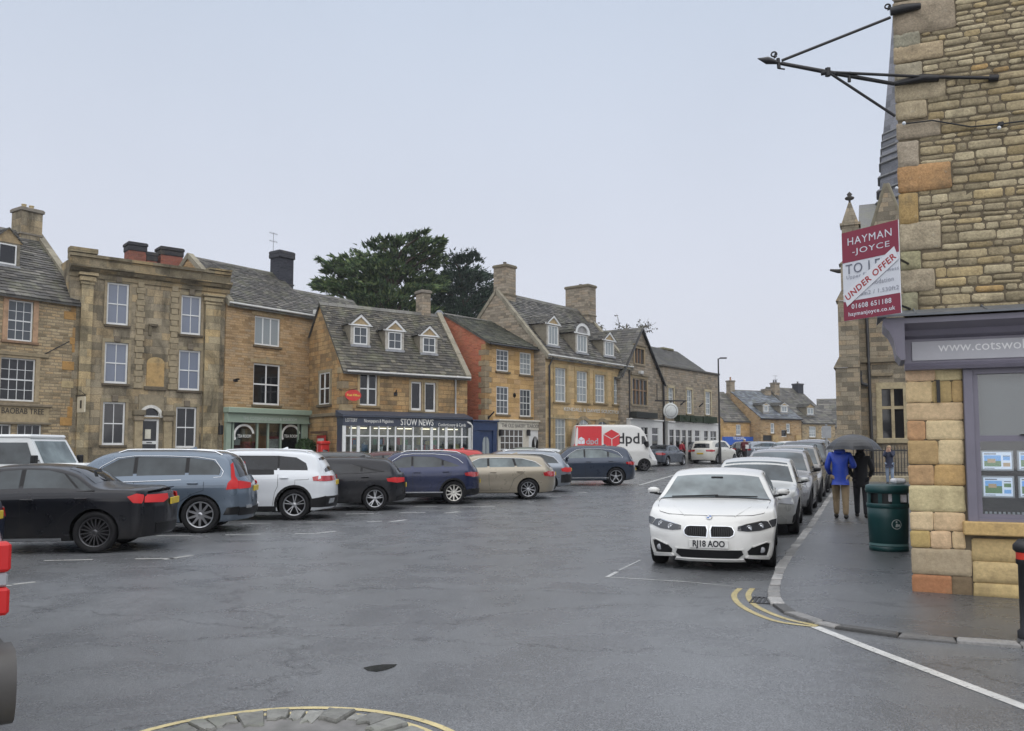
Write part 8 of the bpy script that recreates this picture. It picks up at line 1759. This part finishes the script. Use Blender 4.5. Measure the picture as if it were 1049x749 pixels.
me = text_mesh('RJ18 AOO', .115, .001, xs=.86, bold=.004); wv = [v.co.x for v in me.vertices]; me.transform(Matrix.Diagonal((.43/(max(wv)-min(wv)), 1, 1, 1))); me.transform(frame((q.x+.0295, 0, .376), (0, 1, 0), (0, 0, 1), (1, 0, 0))); me.materials.clear(); me.materials.append(M_pl); link('plate_lettering', me, pl)
q = c.topm(L/2-.075, 0); mb = MB(); Mb = Matrix.Translation(q+Vector((0, 0, .003))) @ Matrix.Rotation(R(38), 4, 'Y'); mb.lathe([(.041, 0), (.041, .006), (.033, .007)], 20, Mb); bd = mb.build('badge', M_chr, c.root, uv=False)
mb = MB()
for k in range(4):
    for i in range(5): a0_, a1_ = math.pi/2*k+math.pi/10*i, math.pi/2*k+math.pi/10*(i+1); mb.add([Mb @ Vector((0, 0, .008)), Mb @ Vector((.031*math.cos(a0_), .031*math.sin(a0_), .008)), Mb @ Vector((.031*math.cos(a1_), .031*math.sin(a1_), .008))], [(0, 1, 2)], k % 2)
mb.build('badge_quarters', [M_wpl, plain('badge blue', (.02, .12, .4), .3)], bd, uv=False)
# bonnet creases, wipers, mirror, cowl
for sgn in (1, -1):
    mb = MB(); pts = [c.topm(x(f), sgn*b) for f, b in ((.73, .80), (.80, .74), (.88, .62), (.95, .48), (.975, .42))]; mb.tube([q+Vector((0, 0, -.004)) for q in pts], .008, 5); mb.build('bonnet_crease', WHP, c.root, uv=False)
    mb = MB(); pts = [c.topm(x(f), sgn*b)+Vector((0, 0, .0015)) for f, b in ((.738, .93), (.78, .93), (.87, .90), (.94, .86), (.963, .7), (.972, .4), (.975, 0))]; mb.tube(pts, .0035, 4); mb.build('bonnet_gap', M_seam, c.root, uv=False)
c.patch([([(x(.72), -.93), (x(.72), .93), (x(.734), .94), (x(.734), -.94)], c.topm)], 'wiper_cowl', M_clad, off=.006)
for b0, b1 in ((-.75, .05), (.0, .72)):
    mb = MB(); a_ = c.topm(x(.722), b0)+Vector((0, 0, .02)); b_ = c.topm(x(.713), b1)+Vector((0, 0, .02)); mb.tube([a_, b_], .008, 5); mb.build('wiper', M_clad, c.root, uv=False)
mb = MB(); q = c.topm(x(.615), 0); mb.cbox(q.x-.01, q.x+.03, -.09, .09, q.z-.05, q.z+.012, .008); mb.build('sensor_housing', M_clad, c.root, uv=False)
# the rest of the kerb row
def facing(label, px, py, hd, L, W_, H, pm, b, gl='mb', clad=False, rails=None, kind=sil_suv, Rw=.34, cat='car', grille=True):
    p = place(px, py, hd, L/2-.88, .80); c = Car(label, cat, setz(p), R(hd), L, W_, H, L-1.75, .88, Rw, kind(H, b), [(0, b-.14), (.1, b-.04), (.3, b-.05), (.7, b-.09), (.9, b-.19), (1, .70)], pm, gl, group=KERBG, tumble=.32, clad=clad, style=(5, 's'))
    x = lambda f: f*L-L/2; g0 = b-.03; gt = H-.17
    c.finish([[(x(.49), g0), (x(.655), g0-.02), (x(.60), g0+.2), (x(.55), gt-.02), (x(.49), gt)], [(x(.30), g0+.02), (x(.475), g0), (x(.475), gt), (x(.33), gt)], [(x(.13), g0+.07), (x(.285), g0+.025), (x(.31), gt-.02), (x(.2), gt-.14)]], [(x(.622), -.88), (x(.622), .88), (x(.73), .92), (x(.73), -.92)], [(x(.022), -.8), (x(.022), .8), (x(.06), .78), (x(.06), -.78)], frame_=[(x(.66), g0-.01), (x(.4), g0), (x(.2), g0+.05)], trim=M_chr, handles=((x(.45), g0-.1), (x(.27), g0-.08)), mirror=(x(.645), g0), mcol=M_clad if clad else None,
        seams=([(x(.482), g0), (x(.478), .5), (x(.47), .32)], [(x(.67), g0-.03), (x(.66), .5), (x(.64), .32), (x(.32), .32)]), rails=(x(.14), x(.56), rails) if rails else None, head=([(x(.90), b-.34), (x(.995), b-.40), (x(.995), b-.27), (x(.88), b-.22)], [(.99, b-.40), (.99, b-.27), (.6, b-.30), (.55, b-.36)], M_clamp), plate=None, shark=False)
    if grille: c.patch([([(-.5, b-.48), (.5, b-.48), (.55, b-.3), (-.55, b-.3)], c.front)], 'grille', M_clad, off=.006); c.patch([([(-.6, .28), (.6, .28), (.6, .42), (-.6, .42)], c.front)], 'lower_intake', M_clad, off=.006); q = c.front(0, .5); mb = MB(); mb.cbox(q.x-.01, q.x+.025, -.26, .26, .45, .56, .004); mb.build('number_plate', M_wpl, c.root, uv=False)
    c.patch([([(x(.92), .26), (x(.99), .24), (x(.99), .38), (x(.95), .42)], c.side(sg)) for sg in (1, -1)], 'corner_intake', M_clad, off=.006)
    return c
facing('silver white hatchback tucked behind the white two-door car', 816, 546.5, 250, 4.35, 1.79, 1.50, paint('silver white metallic', (.50, .51, .50), .2), 1.0)
facing('silver grey SUV, third car from the front of the kerb row', 829, 527.5, 248, 4.45, 1.84, 1.66, paint('mid grey metallic', (.20, .20, .205), .4), 1.08, clad=True, rails=M_chr)
facing('dark brown-grey SUV with black roof bars in the kerb row', 839, 514.5, 248, 4.6, 1.88, 1.74, paint('brown grey metallic', (.16, .15, .135), .4), 1.12, clad=True, rails=M_clad)
facing('tall black SUV toward the back of the kerb row', 846.5, 504.5, 248, 4.8, 1.92, 1.86, paint('gloss black paint', (0, 0, 0)), 1.2, gl='db')
facing('black car at the very back of the kerb row', 853, 496.5, 248, 4.6, 1.88, 1.9, paint('dark grey metallic', (0, 0, 0)), 1.2, gl='db')
# ---------------------------------------------------------------- delivery van
WV = paint('white van paint', (.62, .62, .60), .0, .35); L = 5.2; H = 2.72; hd = 1; p = place(660, 482.8, hd, L/2-.9, -.86)
def vansil(H): return [(0, 1.0), (.006, 2.2), (.018, H*.955), (.05, H*.985), (.3, H), (.68, H), (.78, H*.955), (.845, H*.83), (.915, 1.62), (.935, 1.40), (.965, 1.22), (.99, 1.02), (1, .75)]
c = Car('white high-roof delivery van, red rear half and red cube beside dpd lettering', 'van', setz(p), R(hd), L, 2.0, H, 3.1, .9, .345, vansil(H), [(0, 1.35), (.8, 1.33), (.9, 1.1), (1, .7)], WV, 'dm', name='delivery_van', group=FARG, tumble=.07, bow=(.35, .12), style=(6, 's'), rim=M_dalu, crown=.09, plan=(.88, .99), bot=.3)
x = lambda f: f*L-L/2; gR = c.side(-1); gL = c.side(1)
for g_ in (gR, gL): c.patch([([(x(.80), 1.40), (x(.90), 1.40), (x(.87), 1.72), (x(.835), 2.02), (x(.80), 2.02)], g_)], 'side_window', carglass('d'), grid=.2)
c.patch([([(x(.825), -.86), (x(.825), .86), (x(.925), .9), (x(.925), -.9)], c.topm)], 'windscreen', carglass('m'), grid=.15)
M_dred = plain('signal red vinyl', (.52, .012, .02), .35, var=.05); M_dgr = plain('charcoal vinyl', (.05, .05, .055), .4)
for g_ in (gR, gL):
    o = c.patch([([(x(.012), .95), (x(.335), .95), (x(.35), 1.2), (x(.355), 2.6), (x(.02), 2.6)], g_)], 'red_panel', M_dred, off=.005, grid=.3)
def cubelogo(g_, cx_, cz_, r, mat, gap, sgn):
    # hexagonal parcel: three rhombic faces parted by white gaps
    pt = lambda a, k=1: (cx_+sgn*k*r*math.sin(R(a)), cz_+k*r*math.cos(R(a))); polys = []
    for a in (0, 120, 240):
        q = [(cx_, cz_), pt(a-60), pt(a), pt(a+60)]; mx_ = sum(v[0] for v in q)/4; mz_ = sum(v[1] for v in q)/4; q = [(mx_+(v[0]-mx_)*(1-gap), mz_+(v[1]-mz_)*(1-gap)) for v in q]; polys.append((q, g_))
    return c.patch(polys, 'parcel_emblem', mat, off=.011, grid=.5)
def vtext(g_, body, cx_, cz_, h, mat, sgn):
    me = text_mesh(body, h, .002, bold=.012)
    for v in me.vertices: q = g_(cx_+sgn*v.co.x, cz_+v.co.y); v.co = Vector((q.x, q.y+(-.014 if g_ is gR else .014), q.z))
    me.materials.clear(); me.materials.append(mat); return link('dpd_lettering', me, c.root)
for g_, sg in ((gR, 1), (gL, -1)):
    cubelogo(g_, x(.465), 1.85, .58, M_dred, .09, sg); vtext(g_, 'dpd', x(.655), 1.86, .88, M_dgr, sg); cubelogo(g_, x(.12), 1.72, .27, M_fr, .1, sg); vtext(g_, 'dpd', x(.245), 1.70, .48, M_fr, sg)
c.patch([([(x(.005), .62), (x(.08), .62), (x(.08), .72), (x(.005), .72)], gR)], 'side_marker', M_clad, off=.01)
for sg in (1, -1): c.patch([([(x(.0), 1.0), (x(.02), 1.0), (x(.02), 1.7), (x(.0), 1.7)], c.side(sg)), ([(sg*.99, 1.0), (sg*.99, 1.7), (sg*.86, 1.7), (sg*.86, 1.0)], c.rear)], 'tail_light', M_rlamp, off=.01)
mb = MB()
for sg in (1, -1): q = c.end(x(.88), sg, 1.5); mb = MB(); mb.cbox(q.x-.1, q.x+.06, min(q.y+sg*.05, q.y+sg*.27), max(q.y+sg*.05, q.y+sg*.27), 1.36, 1.72, .03); mb.box(q.x-.03, q.x+.03, min(q.y-sg*.1, q.y+sg*.06), max(q.y-sg*.1, q.y+sg*.06), 1.42, 1.46); mb.build('door_mirror', M_clad, c.root)
mb = MB(); q = c.topm(x(.09), -.0); mb.cbox(q.x-.06, q.x+.06, -.08, .08, q.z, q.z+.09, .02); mb.build('roof_vent', M_clad, c.root)
for sg in (1, -1): c.patch([([(x(.92), .75), (x(.995), .70), (x(.995), .88), (x(.93), .98)], c.side(sg))], 'headlight', M_clamp, off=.008)
# ---------------------------------------------------------------- white boxy off-roader behind the black saloon
q = at_y(60, 470, 22.3); lr = thing('off_road_vehicle', 'white boxy hard-top off-roader parked behind the black saloon', 'off-roader', (q.x-1.2, 22.6, gz(q.x, 22.3)), R(-3), BAY)
WL = paint('white utility paint', (.58, .60, .60), .0, .4); f = MB()
f.cbox(-2.35, 2.25, -.88, .88, .55, 1.22, .04); f.cbox(1.15, 2.2, -.72, .72, 1.2, 1.30, .04)
pr = [(-2.33, 1.21), (1.18, 1.21), (.80, 1.90), (.72, 1.93), (-2.30, 1.93)]; v = []
for yy, k in ((-.86, 0), (.86, 0)): v += [(a, yy*(1 if z < 1.3 else .91), z) for a, z in pr]
n = 5; f.add(v, [tuple(range(n))[::-1], tuple(range(n, 2*n))]+[(i, (i+1) % n, n+(i+1) % n, n+i) for i in range(n)])
f.cbox(-2.33, .80, -.80, .80, 1.92, 2.03, .045); body_ = f.build('body', WL, lr, recalc=True)
f = MB(); sl = lambda a, z, sg=-1: (a, sg*(.86+(.0)-(z-1.21)*.078/.72*1.0+.012), z)
for sg in (1, -1):
    f = MB(); f.add([sl(.0, 1.28, sg), sl(.95, 1.28, sg), sl(.72, 1.82, sg), sl(.0, 1.82, sg)], [(0, 1, 2, 3)]); f.build('side_window', carglass('m'), lr)
    f = MB(); y_ = sg*.802; f.cbox(-2.0, -.55, min(y_, y_+sg*.012), max(y_, y_+sg*.012), 1.935, 1.99, .004); f.build('alpine_window', carglass('d'), lr)
    f = MB(); f.box(-.08, -.07, sg*.875-.012, sg*.875+.012, .58, 1.9); f.box(1.02, 1.03, sg*.88-.01, sg*.88+.01, .58, 1.2); f.build('door_gaps', M_seam, lr)
    f = MB(); f.cbox(1.0, 1.12, min(sg*.95, sg*1.12), max(sg*.95, sg*1.12), 1.28, 1.5, .02); f.box(1.05, 1.08, min(sg*.8, sg*.97), max(sg*.8, sg*.97), 1.35, 1.38); f.build('door_mirror', M_clad, lr)
    for xw in (1.45, -1.4):
        f = MB(); f.lathe([(.47, -.1), (.47, .05), (.40, .05)], 24, Matrix.Translation((xw, sg*.85, .42)) @ Matrix.Rotation(-sg*math.pi/2, 4, 'X')); f.build('wheel_arch', M_clad, lr); wheel(lr, xw, sg*.76, .40, .24, (6, 's'), sg, M_wpl)
f = MB(); f.add([(1.155, -.74, 1.27), (1.155, .74, 1.27), (.83, .68, 1.86), (.83, -.68, 1.86)], [(0, 1, 2, 3)]); f.build('windscreen', carglass('l'), lr)
f = MB(); f.box(2.25, 2.36, -.85, .85, .45, .6); f.build('bumper', M_clad, lr); f = MB(); f.box(2.251, 2.27, -.4, .4, .75, 1.1); f.build('grille', M_clad, lr)
# ---------------------------------------------------------------- cars cut by the left edge
L = 4.4; H = 1.45; q = at_y(15, 500, 12.0); hd = R(187)
c = Car('dark navy car at the left edge, only its rear corner and yellow plate in view', 'car', setz(Vector((q.x-L/2+.15, 11.05, 0))), hd, L, 1.8, H, 2.65, .85, .33, sil_suv(H, 1.0), [(0, .86), (.1, .96), (.3, .94), (.7, .90), (.9, .8), (1, .66)], paint('dark navy paint', (.012, .018, .04), .3), 'dd', group=BAY, tumble=.36)
x = lambda f: f*L-L/2; c.finish([[(x(.30), .98), (x(.655), .95), (x(.60), 1.18), (x(.54), 1.28), (x(.33), 1.28)]], [(x(.625), -.86), (x(.625), .86), (x(.73), .9), (x(.73), -.9)], [(x(.025), -.8), (x(.025), .8), (x(.078), .78), (x(.078), -.78)], mirror=(x(.645), .97), rear_lamp=([(x(.0), .76), (x(.09), .79), (x(.09), .88), (x(.0), .88)], [(.99, .76), (.99, .88), (.6, .88), (.6, .76)]), plate=('y', .80))
L = 4.9; H = 2.2; hd = R(128); cr_ = at_y(9, 460, 4.45); hx = Vector((math.cos(hd), math.sin(hd), 0)); rt = Vector((math.sin(hd), -math.cos(hd), 0))
ctr = Vector((cr_.x, 4.45, 0))-rt*.93+hx*(L/2+.02)
c = Car('silver camper van cut by the left edge, stacked red lamps above a grey bumper', 'van', Vector((ctr.x, ctr.y, 0)), hd, L, 2.04, H, 3.0, .95, .34, [(0, 1.0), (.006, 1.8), (.03, H*.94), (.07, H*.98), (.5, H), (.66, H*.96), (.74, H*.84), (.83, 1.4), (.90, 1.2), (.97, 1.0), (1, .7)], [(0, 1.2), (.8, 1.15), (.9, 1.0), (1, .68)], paint('camper silver', (.30, .30, .29), .3), 'dm', name='camper_van', tumble=.2, bow=(.35, .06), plan=(.9, .98))
x = lambda f: f*L-L/2
for sg in (1, -1):
    c.patch([([(x(.2), 1.22), (x(.78), 1.2), (x(.72), 1.65), (x(.2), 1.75)], c.side(sg))], 'side_window', carglass('d'), grid=.2); q = Vector((-L/2+.03, sg*.93, .9))
    for z0, z1 in ((1.04, 1.19), (.82, .96)): mb = MB(); mb.cbox(q.x-.04, q.x+.07, min(q.y-sg*.12, q.y+sg*.035), max(q.y-sg*.12, q.y+sg*.035), z0, z1, .015); mb.build('tail_light', M_rlit, c.root)
    mb = MB(); mb.cbox(q.x-.03, q.x+.06, min(q.y-sg*.12, q.y+sg*.025), max(q.y-sg*.12, q.y+sg*.025), .965, 1.035, .01); mb.build('reverse_lamp', M_clamp, c.root)
mb = MB(); prof = [(-.12, .29), (-.17, .32), (-.20, .39), (-.21, .48), (-.20, .56), (-.17, .62), (-.12, .655), (.02, .67), (.02, .28)]
mb.prism(prof, lambda p_, z, t: (-L/2+p_+.05, t, z), -.99, .99, smooth=True); 
for sg in (1, -1): mb.cbox(-L/2-.08, -L/2+.45, min(sg*.90, sg*1.0), max(sg*.90, sg*1.0), .30, .66, .065)
mb.build('rear_bumper', plain('grey plastic bumper', (.055, .052, .05), .5, bump=.2), c.root, recalc=True, sharp=40)
c.patch([([(x(.0055), -.72), (x(.0055), .72), (x(.024), .68), (x(.024), -.68)], c.topm)], 'rear_window', carglass('d'), off=.012, grid=.1)
q = c.rear(0, .9); mb = MB(); mb.cbox(q.x-.03, q.x+.01, -.26, .26, .80, .91, .004); mb.build('number_plate', M_yel, c.root)
# ================================================================== PEOPLE
def skin(name, V, E_, Rr, mat, parent, root=0, subs=2, flat=1.0):
    me = bpy.data.meshes.new(name); me.from_pydata([tuple(v) for v in V], E_, []); o = link(name, me, parent); m = o.modifiers.new('k', 'SKIN')
    for i, r in enumerate(Rr): sv_ = me.skin_vertices[0].data[i]; sv_.radius = (r, r*flat) if not isinstance(r, tuple) else r; sv_.use_root = (i == root)
    m.use_smooth_shade = True; s_ = o.modifiers.new('u', 'SUBSURF'); s_.levels = subs; s_.render_levels = subs
    dg = bpy.context.evaluated_depsgraph_get(); me2 = bpy.data.meshes.new_from_object(o.evaluated_get(dg)); o.modifiers.clear(); o.data = me2; me2.name = name; me2.materials.clear(); me2.materials.append(mat); smooth_ev(me2); return o
SKN = plain('skin', (.45, .27, .19), .5, var=.05); HAIRD = plain('dark hair', (.025, .018, .014), .7, var=.3, scale=30); HAIRW = plain('white hair', (.55, .54, .52), .7); HAIRB = plain('fair hair', (.32, .22, .13), .7)
def person(label, loc, rz, hgt, coat, trou, shoe, hair, hands, stride=.12, coatlen=.80, hood=False, build=1.0, arms=None, bendf=0.0, group=None, hairlong=False):
    """local x = right, y = the way the person faces; hands = (left, right) wrist points; one continuous body mesh, clothes and hair as parts"""
    k = hgt/1.75; r_ = thing('person', label, 'person', loc, rz, group); S = lambda x, y, z: Vector((x*k, y*k, z*k)); b = build
    bf = lambda z: bendf*max(0, z-.95)
    J = {'pel': S(0, 0, .95), 'sp': S(0, bf(1.15), 1.15), 'ch': S(0, bf(1.35), 1.35), 'ck': S(0, bf(1.47), 1.46), 'nk': S(0, bf(1.52)+.01, 1.53), 'hd': S(0, bf(1.6)+.02, 1.61), 'tp': S(0, bf(1.66)+.01, 1.69)}
    V = list(J.values()); N = {n: i for i, n in enumerate(J)}; E_ = [(0, 1), (1, 2), (2, 3), (3, 4), (4, 5), (5, 6)]; Rr = [.135*k*b, .12*k*b, .14*k*b, .085*k, .055*k, .085*k, .07*k]
    def add(p, par, r): V.append(p); Rr.append(r*k); E_.append((par, len(V)-1)); return len(V)-1
    legs = []; arm_i = []
    for sg, fy in ((-1, stride), (1, -stride)):
        h_ = add(S(sg*.095, 0, .88), 0, .088*b); kn = add(S(sg*.10, fy*.75+.03, .49), h_, .06); an = add(S(sg*.10, fy-(.03), .10), kn, .04); to = add(S(sg*.115, fy+.10, .045), an, .035); legs.append((h_, kn, an, to))
    for sg, hnd in ((-1, hands[0]), (1, hands[1])):
        sh_i = add(S(sg*.185*b, bf(1.42), 1.42), 2, .058); w_ = S(*hnd); s0 = V[sh_i]; d = w_-s0; Lm = .56*k; dl = min(d.length, Lm*.995); w_ = s0+d.normalized()*dl
        mid = (s0+w_)/2; hgt_ = math.sqrt(max(0, (Lm/2)**2-(dl/2)**2)); out = Vector((sg*.5, -.6, -.8)); out = (out-d.normalized()*out.dot(d.normalized())).normalized(); el = add(mid+out*hgt_, sh_i, .043); wr = add(w_, el, .028); arm_i.append((sh_i, el, wr))
        dd = (V[wr]-V[el]).normalized(); pm = add(V[wr]+dd*.05*k, wr, .030); sd = dd.cross(Vector((0, 1, .2))).normalized()
        for q in range(4): off = (q-1.5)*.017*k; a_ = add(V[pm]+dd*.05*k+sd*off, pm, .0088); add(V[a_]+(dd+Vector((0, .5, .1))*.8).normalized()*(.032-.004*abs(q-1.3))*k, a_, .0075)
        t_ = add(V[wr]+dd*.04*k+sd*.04*k+Vector((0, .015, 0))*k, wr, .009); add(V[t_]+(dd+Vector((0, .6, 0))).normalized()*.03*k, t_, .008)
    skin('body', V, E_, Rr, SKN, r_)
    def sub(name, idx, edges, rad, mat, subs=2): return skin(name, [V[i] if isinstance(i, int) else i for i in idx], edges, rad, mat, r_, 0, subs)
    (hl, kl, al, tl), (hr, kr, ar, tr_) = legs; (sl_, el_, wl_), (sr_, er_, wr_) = arm_i
    lo = S(0, 0, coatlen); e1 = V[el_].lerp(V[wl_], .9); e2 = V[er_].lerp(V[wr_], .9)
    sub('coat', [0, 1, 2, 3, sl_, el_, e1, sr_, er_, e2, lo], [(0, 1), (1, 2), (2, 3), (2, 4), (4, 5), (5, 6), (2, 7), (7, 8), (8, 9), (0, 10)], [q*k for q in (.175*b, .16*b, .17*b, .09, .085, .066, .05, .085, .066, .05, .165*b)], coat)
    sub('trousers', [0, hl, kl, V[al]-Vector((0, 0, .03)), hr, kr, V[ar]-Vector((0, 0, .03))], [(0, 1), (1, 2), (2, 3), (0, 4), (4, 5), (5, 6)], [q*k for q in (.14*b, .105*b, .078*b, .062, .105*b, .078*b, .062)], trou)
    for a_, t_ in ((al, tl), (ar, tr_)): sub('shoe', [V[a_]-Vector((0, .035*k, .055*k)), V[t_].lerp(V[a_], .4)-Vector((0, 0, .0)), V[t_]+Vector((0, .03*k, -.002))], [(0, 1), (1, 2)], [.055*k, .058*k, .048*k], shoe, 1)
    hd = V[N['hd']]; f = MB(); f.ball(hd+Vector((0, -.025*k, .032*k)), (.089*k, .098*k, .092*k), 8)
    if hairlong: f.ball(hd+Vector((0, -.045*k, -.05*k)), (.085*k, .07*k, .10*k), 8)
    f.build('hair', hair, r_, uv=False)
    if hood: f = MB(); f.ball(V[N['nk']]+Vector((0, -.08*k, -.02*k)), (.125*k, .085*k, .075*k), 8); f.build('hood', coat, r_, uv=False)
    f = MB()
    f.ball(hd+Vector((0, .088*k, -.015*k)), (.013*k, .022*k, .025*k), 4)
    f.build('nose', SKN, r_, uv=False)
    for sg in (-1, 1): f = MB(); f.ball(hd+Vector((sg*.031*k, .078*k, .012*k)), .009*k, 4); f.build('eye', HAIRD, r_, uv=False); f = MB(); f.ball(hd+Vector((sg*.088*k, -.002, -.005*k)), (.012*k, .02*k, .03*k), 5); f.build('ear', SKN, r_, uv=False)
    f = MB(); f.ball(hd+Vector((0, .078*k, -.048*k)), (.022*k, .009*k, .006*k), 4); f.build('mouth', plain('lips', (.35, .12, .1), .5), r_, uv=False)
    return r_, k
KD = R(-22)          # the way the couple walks: along the kerb, away from the camera
BLU = plain('royal blue nylon', (.008, .045, .36), .5, var=.15, scale=8, bump=.3); BLK = plain('black cloth', (.012, .012, .015), .8, var=.2, bump=.3); KHA = plain('khaki cloth', (.27, .20, .12), .85, var=.12, bump=.3); NVY = plain('navy cloth', (.018, .024, .05), .8, var=.2); SHO = plain('dark shoes', (.02, .018, .016), .5); JEA = plain('washed denim', (.20, .25, .33), .85, var=.2)
p1 = on_ground(862, 531.5, .10); b1_ = (p1.x, p1.y, gz(p1.x, p1.y)+KH(p1.x, p1.y)); person('person in a royal blue hooded jacket and khaki trousers under the umbrella', b1_, KD, 1.76, BLU, KHA, SHO, HAIRD, ((-.20, .13, .96), (.20, .22, 1.18)), .14, .80, True, 1.08)
p2 = on_ground(883, 530.5, .10); b2_ = (p2.x, p2.y, gz(p2.x, p2.y)+KH(p2.x, p2.y)); person('person in a long black coat and dark trousers walking beside the blue jacket', b2_, KD, 1.66, BLK, plain('black trousers', (.014, .014, .018), .85), SHO, HAIRD, ((-.18, .14, .97), (.19, .13, .97)), .16, .72, True, 1.0, hairlong=True)
# umbrella held between them
cu = at_y(875.5, 444, p1.y); um_ = thing('umbrella', 'open black umbrella held over the walking couple', 'umbrella', (cu.x, p1.y+.1, cu.z-.02), KD)
M_umb = plain('dark umbrella nylon', (.035, .037, .042), .45, var=.1); f = MB(); v = []; nr = 7; RU = .60
for i in range(nr+1):
    t = i/nr; 
    for a in range(32): th = 2*math.pi*a/32; sc_ = 1-.10*t*t*(abs(math.sin(th*4)))**1.0; r = RU*math.sin(t*1.25)/math.sin(1.25)*sc_; v.append((r*math.cos(th), r*math.sin(th), -.34*(1-math.cos(t*1.35))/(1-math.cos(1.35))-.018*t*(1-abs(math.sin(th*4)))))
f.add(v, [(i*32+a, (i+1)*32+a, (i+1)*32+(a+1) % 32, i*32+(a+1) % 32) for i in range(nr) for a in range(32)], 0, (1, 1, 1), False); f.build('canopy', M_umb, um_, uv=False)
for k in range(8): th = math.pi/4*k; f = MB(); f.tube([(RU*math.sin(t*1.25)/math.sin(1.25)*math.cos(th), RU*math.sin(t*1.25)/math.sin(1.25)*math.sin(th), -.35*(1-math.cos(t*1.35))/(1-math.cos(1.35))-.012) for t in (0, .25, .5, .75, 1.02)], .004, 4); f.build('rib', M_iron, um_, uv=False)
f = MB(); f.tube([(0, 0, .06), (.0, .0, -.6), (-.02, .05, -.98)], .008, 6); f.tube([(-.02, .05, -.9), (-.02, .05, -1.02), (-.0, .07, -1.06), (.03, .09, -1.02)], .014, 6); f.build('shaft', M_iron, um_, uv=False)
Yp = 34.5; q = at_y(912, 498, Yp); person('small person in a navy top and pale jeans, hands raised, by the railings', (q.x, Yp, gz(q.x, Yp)+KH(q.x, Yp)), R(150), 1.58, NVY, JEA, SHO, HAIRB, ((-.05, .26, 1.50), (.07, .26, 1.50)), .02, .86)
q = at_y(763, 467, 70); person('white-haired man in a maroon coat standing far off near the blue fascia', (q.x, q.y, gz(q.x, q.y)), R(150), 1.78, plain('maroon coat', (.10, .012, .02), .8), BLK, SHO, HAIRW, ((-.2, .25, 1.15), (.24, .1, .92)), .08, .72, build=1.15)
bx_ = MB(); bx_.cbox(-.13, .13, -.05, .05, -.17, .17, .02); o = tag(bx_.build('carrier_bag', plain('white carrier bag', (.6, .6, .6), .5)), 'white bag held by the man in the maroon coat', 'bag'); o.location = (q.x+.1, q.y-.32, gz(q.x, q.y)+1.1)
q = Pw(697, 62.5); person('person in a red coat leaning between the parked cars at the white shopfront', (q.x, 62.5, q.z), R(-60), 1.68, plain('red coat', (.30, .015, .03), .8), BLK, SHO, HAIRD, ((-.18, .35, 1.0), (.18, .35, 1.0)), .05, .78, bendf=.35)
# ================================================================== THIN RAIN HAZE
hz_ = MB(); hz_.box(-405, 405, -65, 605, -1.2, 70); hb = hz_.build('haze', [], None, uv=False); hb['kind'] = 'stuff'
hm = bpy.data.materials.new('rain haze'); hm.use_nodes = True; ht = hm.node_tree; ht.nodes.clear(); ho = ht.nodes.new('ShaderNodeOutputMaterial'); hv = ht.nodes.new('ShaderNodeVolumePrincipled'); hv.inputs['Density'].default_value = .0004; hv.inputs['Color'].default_value = (.93, .95, 1, 1); hv.inputs['Anisotropy'].default_value = .2
ht.links.new(hv.outputs[0], ho.inputs['Volume']); hb.data.materials.append(hm)
